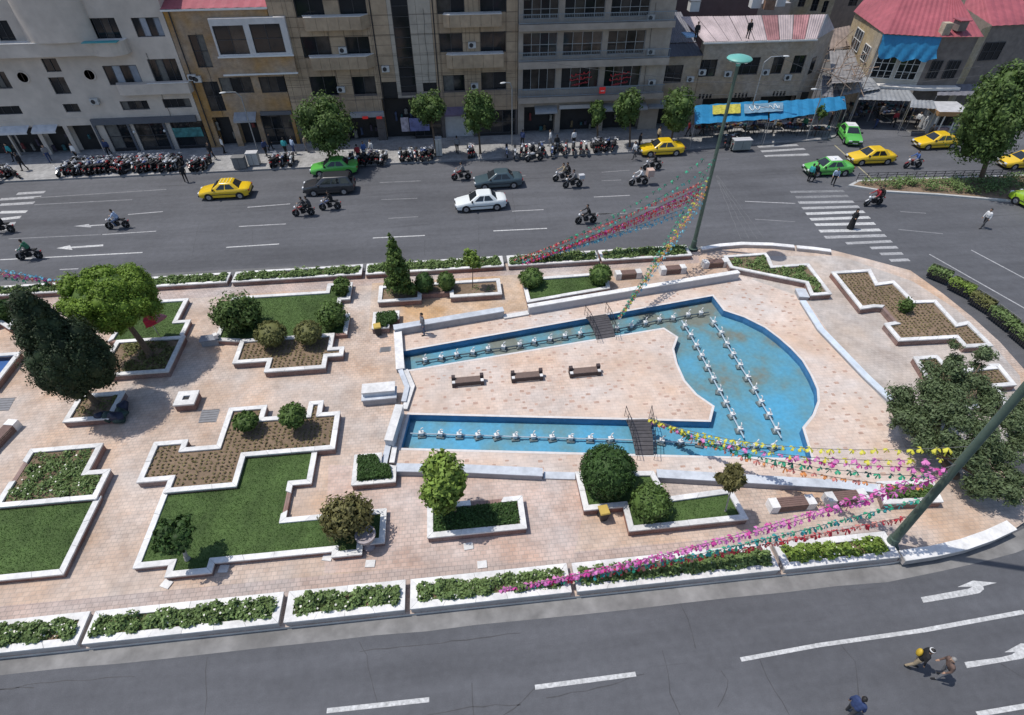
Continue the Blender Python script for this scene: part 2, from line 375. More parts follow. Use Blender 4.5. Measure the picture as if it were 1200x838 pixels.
for i, (a, b) in enumerate(cw):
    strip('crosswalk_stripe', *ZM([a, b], 900, 180, 3.99), .42 if i < 9 else .36, M_paint if 3 < i < 8 else M_paintmid if i > 1 else M_paintworn)
for a, b in [((80,188),(210,180)),((0,215),(190,203)),((0,240),(160,230)),((0,275),(125,272)),((0,308),(97,297)),((0,335),(72,325)),((0,358),(45,350))]:
    strip('crosswalk_stripe', *ZM([a, b], 0, 180, 3.99), .45, M_paintmid if rnd.random() < .5 else M_paint)
for a, b in [((888,172),(935,170)),((892,177.5),(943,174.5)),((896,183),(948,181))]: strip('crosswalk_stripe', a, b, .45, M_paintmid)
def arrow(px, mt=M_paint):
    pts = [P(x, y, 0) for x, y in px]; m = MB(); pol = ccw([tuple(p)[:2] for p in pts])
    o = sheet('direction_arrow', pol, [], .006, mt, road); return o
arrow([(66,291),(82,287.5),(83,289.3),(121,286.5),(121,288.6),(84,291),(85,293)])
arrow([(86,265.2),(104,262.6),(105,264),(127,262.6),(127,264),(106,265.2),(107,266.6)], M_paintmid)
arrow([(1079,700),(1135,690),(1139.5,687.5),(1122,688),(1140,680.5),(1168,683),(1152,687),(1153,690.5),(1148,695),(1133,698),(1082,706.5)])
arrow([(1130,776),(1172,770.5),(1186,767),(1190,764),(1177,764.5),(1196,754),(1230,756),(1207,762),(1205,768),(1198,772),(1180,775),(1133,783)])
arrow([(740,249),(702,251.6),(703,253),(690,252),(701,249),(701.5,250.3)], M_paintworn)
# cracks sealed with tar
M_tar = mat('tar_seal', (.056, .056, .06), .7, .2, 5)
M_tar2 = mat('tar_seal_pale', (.066, .067, .072), .7, .2, 5)
def crack(pts, w_=.032, mt=M_tar):
    pp = [P(x, y) for x, y in pts]; q = [pp[0]]
    for a, b in zip(pp, pp[1:]):
        n_ = max(2, int((b-a).length/.45))
        for k in range(1, n_+1):
            j = (.0 if k == n_ else .05); q.append(a.lerp(b, k/n_)+Vector((rnd.uniform(-j,j), rnd.uniform(-j,j), 0)))
    V = []; F = []
    for i, p in enumerate(q):
        d = (q[min(i+1, len(q)-1)]-q[max(i-1, 0)]).normalized(); nn = Vector((-d.y, d.x, 0))*w_*rnd.uniform(.25, .7)
        V += [(p.x+nn.x, p.y+nn.y, .0035), (p.x-nn.x, p.y-nn.y, .0035)]
        if i: F.append((2*i-2, 2*i-1, 2*i+1, 2*i))
    me = bpy.data.meshes.new('road_crack'); me.from_pydata(V, [], F); me.materials.append(mt); return link('road_crack', me, road)
for pts in [[(421,752),(430,768),(435,795),(443,826)],[(421,764),(470,758),(560,748),(610,742)],[(795,700),(806,725),(815,760)],[(776,762),(783,790),(785,812),(797,838)],[(845,786),(853,797),(850,812),(841,829)],[(627,806),(612,822),(590,838)],[(640,818),(700,806),(755,790)],[(553,800),(555,838)],[(985,755),(1002,775),(1008,838)],[(890,772),(908,810),(925,838)],[(0,808),(60,800),(158,793)],[(243,770),(240,838)],[(1173,778),(1200,795)],[(500,838),(553,828),(610,826)],
            [(0,742+66),(40,806)]]: crack(pts)
for pts in [[(233,262),(228,285),(226,300)],[(425,285),(426,330)],[(560,250),(562,300)],[(296,270),(297,300)],[(498,282),(498,300)],[(600,225),(605,262)],[(60,320),(140,300)],[(355,283),(350,318)]]: crack(pts, .03, M_tar2)
# pale worn arcs under the wires by the tall lamp
for a, b in [((838,205),(868,280)),((838,205),(878,280)),((839,205),(887,280)),((840,205),(895,279))]:
    crack([a, b], .05, mat('pale_scuff', (.125, .127, .133), .8, .2, 4))
# dusty gutter along the near kerb
g0 = [(x, 765-.1063*x+6) for x in range(-60, 1060, 80)]
def band(name, pa, pb, z, mt, parent=None):
    V = [tuple(P(*p, 0)) for p in pa]+[tuple(P(*p, 0)) for p in pb]; n_ = len(pa)
    me = bpy.data.meshes.new(name); me.from_pydata([(v[0], v[1], z) for v in V], [], [(i, n_+i, n_+i+1, i+1) for i in range(n_-1)]); me.materials.append(mt); me.update(); return link(name, me, parent)
M_dust = mat('dusty_gutter', (.20, .195, .19), .9, .25, 1.3, var2=.25, scale2=.4)
near = [(x, 771-.1063*x) for x in range(-100, 1061, 60)]+[(1100,648),(1140,641),(1180,629),(1215,612)]
far_ = [(x, 792-.1063*x+rnd.uniform(-1.2,1.2)) for x in range(-100, 1061, 60)]+[(1100,670),(1145,660),(1190,648),(1230,632)]
band('gutter', near, far_, .004, M_dust, road)
nr = [(x, 336-.0505*x) for x in range(-100, 861, 60)]; fr = [(x, 330-.0505*x+rnd.uniform(-.5,.5)) for x in range(-100, 861, 60)]
band('gutter', fr, nr, .004, mat('dusty_gutter_far', (.13,.13,.132), .9, .2, 1.3), road)

# --- far pavement with kerb
kx = [(-90, 54.5), (P(740,181).x, 54.75), (P(860,173).x, 55.2), (P(968,166).x, 55.75), (P(980,163).x, 56.3), (P(984,157).x, 57.6), (P(982,140).x, 61.5), (P(982,140).x, 95), (-90, 95)]
S(sheet('pavement', kx, [], ZP, tilemat('far_pavement_tiles', (.33,.325,.32), (.29,.285,.28), (.22,.22,.22), .5, .5, ms=.015, stain=.2)))
m = MB(); m.prism(ccw(kx), -.1, ZP-.003, cap=False); S(m.build('pavement_kerb', mat('far_kerb', (.22,.22,.225), .85, .15, 2)))
kx2 = [(P(1076,162).x, 56.6), (140, 52), (140, 110), (P(1076,162).x-1, 110)]
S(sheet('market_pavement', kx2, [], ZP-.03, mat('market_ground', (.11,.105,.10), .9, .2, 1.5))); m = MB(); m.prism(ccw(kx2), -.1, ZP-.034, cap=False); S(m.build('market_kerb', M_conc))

# ================================================================ the pool
def poolmat():
    m = bpy.data.materials.new('pool_blue'); m.use_nodes = True; n = m.node_tree.nodes; l = m.node_tree.links; b = n['Principled BSDF']; b.inputs['Roughness'].default_value = .6
    g = n.new('ShaderNodeNewGeometry')
    z = n.new('ShaderNodeTexNoise'); z.inputs['Scale'].default_value = .42; z.inputs['Detail'].default_value = 6; z.inputs['Roughness'].default_value = .6; l.new(g.outputs['Position'], z.inputs['Vector'])
    sx = n.new('ShaderNodeSeparateXYZ'); l.new(g.outputs['Position'], sx.inputs[0])
    k = n.new('ShaderNodeMapRange'); k.inputs[1].default_value = 16; k.inputs[2].default_value = 27; k.inputs[3].default_value = -.10; k.inputs[4].default_value = .115; l.new(sx.outputs['Y'], k.inputs[0])
    ad = n.new('ShaderNodeMath'); ad.operation = 'ADD'; l.new(z.outputs[0], ad.inputs[0]); l.new(k.outputs[0], ad.inputs[1])
    r = n.new('ShaderNodeValToRGB'); e = r.color_ramp.elements
    e[0].position = .36; e[0].color = (.10, .35, .53, 1); e[1].position = .70; e[1].color = (.21, .205, .17, 1)
    q = e.new(.50); q.color = (.125, .31, .41, 1); q = e.new(.58); q.color = (.14, .28, .33, 1)
    l.new(ad.outputs[0], r.inputs[0])
    z2 = n.new('ShaderNodeTexNoise'); z2.inputs['Scale'].default_value = 5; z2.inputs['Detail'].default_value = 6; l.new(g.outputs['Position'], z2.inputs['Vector'])
    mr = n.new('ShaderNodeMapRange'); mr.inputs[1].default_value = .3; mr.inputs[2].default_value = .7; mr.inputs[3].default_value = .9; mr.inputs[4].default_value = 1.1; l.new(z2.outputs[0], mr.inputs[0])
    hs = n.new('ShaderNodeHueSaturation'); l.new(r.outputs[0], hs.inputs['Color']); l.new(mr.outputs[0], hs.inputs['Value']); l.new(hs.outputs[0], b.inputs['Base Color'])
    MATS['pool_blue'] = m; return m
M_pool = poolmat()
def watermat():
    m = bpy.data.materials.new('water'); m.use_nodes = True; n = m.node_tree.nodes; l = m.node_tree.links
    for x in list(n): n.remove(x)
    out = n.new('ShaderNodeOutputMaterial'); t = n.new('ShaderNodeBsdfTransparent'); t.inputs[0].default_value = (.90, .96, .98, 1)
    gl = n.new('ShaderNodeBsdfGlossy'); gl.inputs['Roughness'].default_value = .04; mx = n.new('ShaderNodeMixShader')
    fr = n.new('ShaderNodeFresnel'); fr.inputs[0].default_value = 1.33
    z = n.new('ShaderNodeTexNoise'); z.inputs['Scale'].default_value = 3.5; z.inputs['Detail'].default_value = 4; g = n.new('ShaderNodeNewGeometry'); l.new(g.outputs['Position'], z.inputs['Vector'])
    bp = n.new('ShaderNodeBump'); bp.inputs['Strength'].default_value = .25; bp.inputs['Distance'].default_value = .03; l.new(z.outputs[0], bp.inputs['Height'])
    l.new(bp.outputs[0], gl.inputs['Normal']); l.new(bp.outputs[0], fr.inputs['Normal'])
    l.new(fr.outputs[0], mx.inputs[0]); l.new(t.outputs[0], mx.inputs[1]); l.new(gl.outputs[0], mx.inputs[2]); l.new(mx.outputs[0], out.inputs[0]); MATS['water'] = m; return m
M_water = watermat()
pr = empty('fountain_pool', tuple(P(640,460,ZP)), 0, 'blue painted fountain pool of two long channels meeting in a round basin', 'pool')
def rel(o, root):
    o.parent = root; o.matrix_parent_inverse = Matrix.Translation(root.location).inverted() if root.rotation_euler.z == 0 else root.matrix_world.inverted(); return o
m = MB(); m.prism(list(reversed(pool)), -.34, ZP-.003, cap=False); rel(m.build('basin_wall', mat('pool_wall_blue', (.055, .18, .35), .6, .2, 2)), pr)
rel(sheet('basin_floor', pool, [], -.34, M_pool), pr)
wt = rel(sheet('water', offset(pool, .004), [], -.17, M_water), pr)
outer = offset(pool, -.14); m = MB()
n_ = len(pool); vs = [(p[0], p[1], ZP+.012) for p in outer]+[(p[0], p[1], ZP+.012) for p in pool]
m.add(vs, [(i, (i+1) % n_, n_+(i+1) % n_, n_+i) for i in range(n_)]); rel(m.build('pool_rim', mat('rim_stone', (.60,.57,.55), .6, .12, 3)), pr)

noz = MB(); noz.cbox((0,0,.13), (.22,.19,.26)); noz.cbox((0,0,.275), (.26,.22,.03))
NOZm = noz.mesh('block', M_white)
sp = MB(); sp.path([(0,0,.28),(0,.0,.42),(.03,0,.52),(.10,0,.56),(.15,0,.53)], .032, 6); sp.lathe([(.05,.28),(.045,.33),(.03,.34)], n=8)
SPm = sp.mesh('spout', M_white, True)
ft = MB(); ft.cbox((0,0,-.02), (.42,.38,.1)); FTm = ft.mesh('foot', mat('wet_concrete', (.16,.17,.17), .5, .2, 5))
NZ = {'upper channel': [(498,419),(516.8,416),(535,412.6),(554,410),(572,406),(590,404),(609,401),(626,397.5),(644.6,394.5),(662,391),(680,388),(723,382),(740,379),(756.6,375.4),(772.8,371.7),(789,369.7),(806.7,366),(821.7,364)],
 'inner basin row': [(803,379),(810,390),(816.7,402),(823,414),(830,427),(836.6,440.6),(844,455),(851.6,468.7),(859,483),(867.7,500)],
 'outer basin row': [(837,375),(846,387),(852.5,400),(860,412),(868,425),(877,439),(885,453),(892.7,467.7),(902,483),(911,500)],
 'lower channel': [(493.5,505),(516,505.5),(538,506.5),(560,507),(582,507.5),(603.7,508.5),(625,509),(647,509.5),(669,510.5),(692,511),(716,511.5),(776,513.6),(798,515),(820.5,516),(842.6,517),(864,518),(886,519),(907,520)]}
for row, pts in NZ.items():
    wp = []
    for x, y in pts:
        c = P(x, y+1.5, .0); wp.append(c)
        e = empty('fountain_nozzle', (c.x, c.y, -.27), rnd.uniform(-.4,.4), 'white block fountain nozzle in the %s of the pool' % row, 'fountain nozzle', 'fountain nozzles of the %s' % row)
        link('foot', FTm, e); link('block', NOZm, e); s_ = link('spout', SPm, e); s_.rotation_euler.z = rnd.uniform(-.8,.8)+ (1.5 if 'basin' in row else 0)
    a, b = wp[0], wp[-1]; d = (b-a).normalized()
    pm = MB(); q = [Vector((p.x, p.y, -.14 if row != 'upper channel' else -.15)) for p in wp]; q = [q[0]-d*.6]+q+[q[-1]+d*.6]; pm.path(q, .045, 6)
    o = pm.build('water_pipe', mat('pale_pipe', (.33,.42,.48), .5) if row != 'upper channel' else mat('dark_pipe', (.08,.11,.13), .5))
    tag(o, 'straight water pipe linking the nozzles of the %s' % row, 'pipe')

def bridge(corners, label):
    a0, a1, b1, b0 = [P(x, y, ZP+.1) for x, y in corners]      # far-left, far-right, near-right, near-left
    c = (a0+a1+b0+b1)/4; e = empty('footbridge', (c.x, c.y, ZP), 0, label, 'footbridge')
    N = 10; md = MB(); arch = .22
    def pt(u, v, z): p = a0.lerp(a1, u).lerp(b0.lerp(b1, u), v); return (p.x-c.x, p.y-c.y, z+arch*(1-(2*v-1)**2))
    for k in range(N):      # each tread plate
        v0, v1 = k/N+.006, (k+1)/N-.006; mm = MB()
        vs = [pt(0,v0,.02), pt(1,v0,.02), pt(1,v1,.02), pt(0,v1,.02), pt(0,v0,.07), pt(1,v0,.07), pt(1,v1,.07), pt(0,v1,.07)]
        mm.add(vs, [(3,2,1,0),(4,5,6,7),(0,1,5,4),(1,2,6,5),(2,3,7,6),(3,0,4,7)]); mm.build('deck_plate', mat('bridge_plate', (.085,.08,.085), .6, .2, 4, metal=.3), e)
    for u in (0, 1):
        rl = MB(); vv = [-.12+1.24*i/10 for i in range(11)]
        rl.path([(pt(u, v, .08)[0], pt(u, v, .08)[1], pt(u, min(1,max(0,v)), .08)[2]+.75) for v in vv], .02, 6)
        rl.path([(pt(u, v, .08)[0], pt(u, v, .08)[1], pt(u, min(1,max(0,v)), .08)[2]+.4) for v in vv], .011, 6)
        for v in (vv[0], vv[2], vv[4], vv[6], vv[8], vv[10]):
            p = pt(u, v, .08); zb = pt(u, min(1,max(0,v)), .06)[2] if 0 < v < 1 else 0
            rl.tube((p[0], p[1], zb), (p[0], p[1], pt(u, min(1,max(0,v)), .08)[2]+.75), .014, n=6)
        rl.build('handrail', M_dark, e)
    return e
bridge([(686.5,371),(710.5,367.4),(721,393.5),(699,397)], 'dark steel footbridge with rails over the upper pool channel')
bridge([(733.4,491),(762,490.5),(766,532.5),(745,532.5)], 'dark steel footbridge with rails over the lower pool channel beside the clipped ball shrub')

# ================================================================ low walls round the court
def lowwall(label, px, width, h, mt=M_gmarble, zb=ZP-.002, face=None, cap=.07, name='low_wall'):
    pts = [P(x, y, ZP+h) for x, y in px]; m = MB(); L = []; Rr = []
    for i, p in enumerate(pts):
        d1 = (pts[i]-pts[i-1]).normalized() if i else (pts[1]-pts[0]).normalized(); d2 = (pts[i+1]-pts[i]).normalized() if i < len(pts)-1 else d1
        n1 = Vector((-d1.y, d1.x, 0)); n2 = Vector((-d2.y, d2.x, 0)); mm = (n1+n2); mm *= 2/mm.length_squared
        L.append(p+mm*width/2); Rr.append(p-mm*width/2)
    poly = ccw([(p.x, p.y) for p in L+list(reversed(Rr))])
    c = pts[0]; e = empty(name, (c.x, c.y, ZP), 0, label, 'wall')
    body = [(x-c.x, y-c.y) for x, y in offset(poly, .025)]; top = [(x-c.x, y-c.y) for x, y in poly]
    m.prism(body, -.004, h-cap, cap=True); m.build('wall_body', face or M_gmarble2, e)
    m = MB(); m.prism(top, h-cap, h, bottom=True); m.build('coping', mt, e)
    return e
lowwall('low grey marble wall beside the small clipped hedge, above the upper channel', [(461,383.5),(590,362)], .5, .55)
lowwall('low white step at the court edge beneath the lawn with two round shrubs', [(590,371),(619,366)], .4, .12, M_marble)
lowwall('long low grey wall below the lawn planter with two round shrubs', [(619,358.5),(745,337.5),(866,318)], .38, .62, M_marble, face=mat('grey_tile_face', (.40,.40,.42), .6, .1, 2))
lowwall('pale blue-grey marble kerb curving along the outer side of the court', [(941,352),(962,385),(990,414),(1016,441),(1045,468)], .42, .22, mat('blue_marble', (.56,.62,.68), .4, .14, 2))
lowwall('white marble ramp slab at the pool court corner by the grassy planter', [(938,338),(943,348)], .7, .3, M_gmarble)
lowwall('low grey wall running from the heart-shaped hedge below the lower channel', [(464,547.5),(550,549),(636,553)], .5, .42)
lowwall('low flush marble sill beside the planter of the clipped ball shrub', [(637,556.5),(674,557.5)], .42, .1)
lowwall('long low grey wall between the lower channel and the palm-like shrub', [(770,554.5),(880,561),(980,567),(1062,576)], .5, .42)
lowwall('white marble end wall at the head of the upper channel', [(466,388),(469,432)], .5, .35, M_marble)
lowwall('tall white marble end wall at the head of the lower channel', [(468,474),(455,516)], .45, .75, M_marble, face=M_gmarble)
lowwall('outer bent marble kerb between the two channel heads', [(469,433),(477,453),(473,470)], .28, .3, M_gmarble)
lowwall('inner bent marble kerb between the two channel heads', [(475,433),(483,452),(474,479)], .3, .2, M_marble)
lowwall('outer straight marble kerb beside the heart-shaped hedge', [(455,521),(450,543)], .3, .3, M_gmarble)
lowwall('inner straight marble kerb beside the heart-shaped hedge', [(462.5,523),(459,542)], .26, .22, M_marble)
# ================================================================ planters
M_tuft = leafmat('dry_seedlings', (.20, .17, .075), island=.3)
M_grass = leafmat('grass_blades', (.042, .10, .018), island=.35, scale=2)
def blades(poly, dens, h, wd, z, mt, name, parent, c):
    A = abs(area(poly)); n = int(A*dens); x, y = scatter_poly(poly, n); n = len(x)
    a = rng.uniform(0, 6.28, n); hh = h*rng.uniform(.6, 1.3, n); lx = rng.normal(0, h*.5, n); ly = rng.normal(0, h*.5, n)
    V = np.zeros((n, 3, 3)); V[:,0] = np.stack([x-wd*np.cos(a), y-wd*np.sin(a), np.full(n, z)], 1); V[:,1] = np.stack([x+wd*np.cos(a), y+wd*np.sin(a), np.full(n, z)], 1); V[:,2] = np.stack([x+lx, y+ly, z+hh], 1)
    V = V.reshape(-1, 3)-np.array([c[0], c[1], c[2]]); F = np.arange(3*n).reshape(-1, 3)
    return S(link(name, npmesh(name, V, F, mt), parent), 'stuff')
def tufts(poly, pitch, z, mt, parent, c, leaves=6, sz=.07, rot=0.0):
    xs = [p[0] for p in poly]; ys = [p[1] for p in poly]; gx, gy = np.meshgrid(np.arange(min(xs), max(xs), pitch), np.arange(min(ys), max(ys), pitch*.8))
    gx = gx.ravel()+rng.normal(0, .02, gx.size); gy = gy.ravel()+rng.normal(0, .02, gy.size); k = inside(poly, gx, gy) & (rng.random(gx.size) < .93); gx = gx[k]; gy = gy[k]
    x = np.repeat(gx, leaves)+rng.normal(0, .035, len(gx)*leaves); y = np.repeat(gy, leaves)+rng.normal(0, .03, len(gx)*leaves); n = len(x)
    return leafquads('seedlings', np.stack([x, y, z+.03+rng.uniform(0, .05, n)], 1), np.stack([rng.normal(0,.6,n), rng.normal(0,.6,n), np.ones(n)], 1), sz, mt, parent, c)
def leafquads(name, C, N, size, mts, parent=None, c=(0,0,0), midx=None, kind='stuff', asp=1.5, fold=.0):
    n = len(C); N = N/np.maximum(np.linalg.norm(N, axis=1, keepdims=True), 1e-6)
    r = rng.normal(size=(n, 3)); T = np.cross(N, r); T /= np.maximum(np.linalg.norm(T, axis=1, keepdims=True), 1e-6); B = np.cross(N, T)
    s = (size*rng.uniform(.6, 1.35, n))[:, None] if np.isscalar(size) else size[:, None]
    V = np.stack([C-T*s*asp*.5, C-B*s*.5+N*s*.12, C+T*s*asp*.5, C+B*s*.5+N*s*.12], 1).reshape(-1, 3)-np.array(c)
    o = link(name, npmesh(name, V, np.arange(4*n).reshape(-1, 4), mts, midx), parent)
    if kind: o['kind'] = kind
    return o
def planter(label, px, fill='soil', ztop=.62, width=.27, gaps=(), snap=True, name='planter', wall=None, cap=None, zin=None, capmat=None, tol=17, filld=.12, tuck=()):
    w3 = [P(x, y, ztop) for x, y in px]; pts = [(p.x, p.y) for p in w3]
    rev = area(pts) < 0
    if snap: pts = ortho(pts, tol)
    n = len(pts)
    if tuck:                      # edges that run in under a neighbour's coping: no coping of their own
        sg = 1 if area(pts) > 0 else -1; sh = [[0., 0.] for _ in pts]
        for g in tuck:
            a_, b_ = pts[g], pts[(g+1) % n]; L_ = math.dist(a_, b_); nx, ny = (b_[1]-a_[1])/L_*sg, -(b_[0]-a_[0])/L_*sg
            for q_ in (g, (g+1) % n): sh[q_][0] += nx*(width+.02); sh[q_][1] += ny*(width+.02)
        pts = [(p[0]+s_[0], p[1]+s_[1]) for p, s_ in zip(pts, sh)]; gaps = list(gaps)+[(g, 0., 1.) for g in tuck]
    if rev:
        pts = list(reversed(pts)); gaps = [((n-2-g) % n, 1-t1, 1-t0) for g, t0, t1 in gaps]
    cx = sum(p[0] for p in pts)/n; cy = sum(p[1] for p in pts)/n; c = (cx, cy, ZP)
    e = empty(name, c, 0, label, 'planter')
    lp = [(x-cx, y-cy) for x, y in pts]; inn = offset(lp, width); zc = ztop-.09-ZP
    wo = offset(lp, .03); wi = offset(lp, width-.03); m = MB()
    vs = [(p[0], p[1], -.004) for p in wo]+[(p[0], p[1], zc) for p in wo]+[(p[0], p[1], zc) for p in wi]+[(p[0], p[1], .05) for p in wi]
    fs = []
    for i in range(n):
        j = (i+1) % n
        for k in range(3): fs.append((k*n+i, k*n+j, (k+1)*n+j, (k+1)*n+i))
    m.add(vs, fs); m.build('wall', wall or M_wallb, e)
    for i in range(n):
        j = (i+1) % n; segs = [(0., 1.)]
        for g, t0, t1 in gaps:
            if g == i: segs = [(0., t0), (t1, 1.)]
        for t0, t1 in segs:
            if t1-t0 < .02: continue
            L = math.dist(lp[i], lp[j]); ep = min(.05, .006/max(L, .01)); ns = max(1, round(L*(t1-t0)/1.3))
            def lr(a, b, t): return (a[0]+(b[0]-a[0])*t, a[1]+(b[1]-a[1])*t)
            for k_ in range(ns):
                u0 = t0+(t1-t0)*k_/ns+ep; u1 = t0+(t1-t0)*(k_+1)/ns-ep
                q = [lr(lp[i], lp[j], u0), lr(lp[i], lp[j], u1), lr(inn[i], inn[j], u1), lr(inn[i], inn[j], u0)]
                mm = MB(); mm.prism(q, zc, ztop-ZP+rnd.uniform(-.007,.007), bottom=True); mm.build('coping_stone', capmat or M_marble, e)
    zi = (ztop-filld) if zin is None else zin
    ip = offset(lp, width-.035); wp = [(x+cx, y+cy) for x, y in offset(lp, width)]
    if fill in ('lawn', 'bare_lawn'):
        sheet('lawn', ip, [], zi-ZP, M_lawn, e); blades(offset(wp, .02), 330, .055, .012, zi, M_grass, 'grass', e, c)
    elif fill == 'water':
        sheet('basin_floor', ip, [], .08, mat('deep_blue', (.02,.10,.32), .6), e); sheet('water', ip, [], ztop-ZP-.2, M_water, e)
    else:
        sheet('soil', ip, [], zi-ZP, M_soil, e)
        if fill == 'seedlings': tufts(offset(wp, .05), .27, zi, M_tuft, e, c)
    e['_zi'] = zi
    return e, wp, zi, c
PL = {}
Z4 = lambda l: ZM(l, 150, 450, 4.604)
PL['mid_soil'] = planter('stepped white-coped soil planter with two round shrubs beside the square stone pot', Z4([(50,530),(135,312),(325,298),(311,340),(485,328),(537,128),(750,112),(736,174),(967,164),(972,96),(1057,86),(1045,150),(1142,148),(1117,358),(1003,366),(628,373),(595,551),(190,588),(213,520)]), 'seedlings', tol=22)
PL['mid_lawn'] = planter('stepped white-coped lawn planter with gnarled shrub and urn below the seedling bed', [(189,578.6),(278,571),(285,532),(370,530.5),(366.5,566),(342,568.5),(336,605.5),(452.9,596),(451,635.8),(425,638.5),(424,650),(389,652.8),(388,647),(253,659),(246,671.7),(193.5,676.5),(195.7,663),(156,665.5)], 'lawn', gaps=[(5,.25,.78)], tol=20, ztop=.48, filld=.08, tuck=(0,1,2))
PL['left_soil'] = planter('weedy white-coped planter at the corner above the plain lawn', ZM([(225,118),(900,70),(785,306),(960,296),(850,558),(-20,632)], 0, 510, 7.48), 'soil', gaps=[(5,.42,.78)], tol=22)
PL['left_lawn'] = planter('plain white-coped lawn planter under the weedy bed', [(-75,604),(113.5,586.5),(77,672),(0,680),(-110,692)], 'lawn', tol=22, ztop=.48, filld=.08, tuck=(0,))
PL['dark_tree'] = planter('small grey-coped planter at the foot of the dark conifer', ZM([(565,478),(680,236),(1075,213),(985,456)], 0, 430, 7.48), 'soil')
PL['green_lawn'] = planter('small stepped lawn planter beside the red parasol', [(150,354),(220.5,349),(209,375),(223.5,374.5),(216,391),(133,397)], 'lawn', tol=20, ztop=.52, filld=.1, tuck=(4,))
PL['green_soil'] = planter('soil planter holding the big bright green tree', [(131,399),(215.5,393),(199,435.5),(116,441)], 'soil')
Z3 = lambda l: ZM(l, 240, 320, 6.65)
PL['six_lawn'] = planter('stepped lawn planter with leafy shrubs at its corners', Z3([(215,192),(945,130),(957,80),(1150,72),(1135,200),(1060,208),(1047,312),(1132,318),(1112,448),(275,512),(65,524)]), 'lawn', tol=22, ztop=.52, filld=.1, tuck=(8,))
PL['six_soil'] = planter('stepped seedling bed with two yellowish round shrubs', Z3([(277,522),(1012,460),(992,578),(1087,570),(1078,640),(955,650),(940,740),(460,770),(482,690),(215,698)]), 'seedlings', tol=24)
Z5 = lambda l: ZM(l, 420, 300, 5.985)
PL['seven'] = planter('long planter with young cone-shaped tree and thin sapling', Z5([(140,207),(990,157),(1010,268),(643,288),(640,250),(445,268),(440,303),(140,325)]), 'soil', gaps=[(4,0.02,.98)], tol=20)
PL['eight'] = planter('small white-coped planter of the clipped low hedge by the yellow bin', ZM([(315,66),(692,48),(695,150),(560,178),(550,285),(318,302)], 410, 360, 11.97), 'soil', width=.22, tol=22)
PL['nine'] = planter('lawn planter with a round shrub at either end beside the benches', ZM([(72,240),(745,190),(765,316),(118,428)], 600, 290, 6.65), 'lawn', snap=False)
PL['ten'] = planter('angular planter of grasses between the court wall and disc lamp', ZM([(45,115),(345,95),(372,130),(395,186),(645,170),(810,385),(660,395),(622,306),(95,200)], 840, 280, 5.985), 'soil', snap=False, width=.26)
PL['eleven'] = planter('large stepped seedling bed on the open grey paving with one small shrub', [(973.7,318),(1020.5,315),(1029,331),(1047.6,328.5),(1071,351.8),(1097,351),(1122,378.5),(1135,376),(1164.6,405.3),(1131,407),(1121,396),(1053.5,399.4),(1036,378.5),(1048.5,376.5),(1034,360),(1026.7,359.5),(1009,362)], 'seedlings', snap=False, gaps=[(13,.02,.98)], width=.28)
PL['twelve'] = planter('stepped planter half hidden under the sprawling juniper', ZM([(225,282),(440,268),(560,400),(905,365),(880,345),(982,343),(1138,532),(962,548),(1085,700),(520,760)], 1040, 380, 7.48), 'seedlings', snap=False, width=.26)
PL['thirteen'] = planter('small planter of the heart-shaped clipped hedge below the channel head', ZM([(75,62),(236,52),(236,112),(322,130),(318,222),(58,242)], 400, 520, 4.99), 'soil', width=.24, tol=20)
PL['fourteen'] = planter('rectangular planter of low ground cover under the light green tree', ZM([(500,347),(1060,308),(1085,492),(503,553)], 400, 520, 4.99), 'soil', gaps=[(0,.45,.8)])
PL['fifteen'] = planter('stepped lawn planter with clipped ball shrub and palm-like sapling by the black bin', ZM([(70,262),(528,258),(612,408),(982,358),(1086,540),(386,612),(350,468),(122,490)], 660, 500, 4.99), 'lawn', snap=False)
PL['sixteen'] = planter('square planter of shrubs beneath the pink garlands', ZM([(800,130),(1160,115),(1230,262),(850,275)], 880, 540, 5.44), 'soil', snap=False)
PL['leftedge'] = planter('diagonal-cornered lawn planter with round shrub next to the dark conifer', [(-60,364),(30,357.5),(11,386),(-2,378),(-60,396)], 'lawn', snap=False)
PL['leftpool'] = planter('small raised white-rimmed water basin near the dark conifer', [(-90,421),(23.5,411),(-4,452),(-100,462)], 'water', name='water_basin'); 
# strip planters along both roads
M_stripwall = mat('strip_wall', (.40,.37,.35), .8, .15, 2)
def yb(x): return 727-.1007*x
def yf(x): return 765-.1063*x
jb = [-130, 105.5, 333.6, 477.5, 667, 905, 1043]; jf = [-140, 96, 331, 478, 673, 915, 1056]; STR = []
names = ['short end', 'longest', 'compact', 'pink-garlanded', 'garland-shaded', 'yellow-green']
desc = ['white-rimmed strip planter of white roses beside the lawn corner, at the rose-side road', 'white-rimmed rose strip below the gnarled shrub lawn, at the rose-side road', 'short white-rimmed rose strip below the urn, at the rose-side road', 'white-rimmed rose strip below the light green tree, at the rose-side road', 'white-rimmed rose strip running under the red and pink garlands, at the rose-side road', 'white-rimmed strip of yellow-green ground cover at the foot of the tall lamp pole']
for i in range(6):
    a, b, c_, d_ = jb[i]+3, jb[i+1]-3, jf[i+1]-3, jf[i]+3
    r = planter(desc[i], [(a, yb(a)), (b, yb(b)), (c_, yf(c_)), (d_, yf(d_))], 'soil', ztop=.55, width=.30, wall=M_stripwall, name='strip_planter', tol=25); STR.append(r)
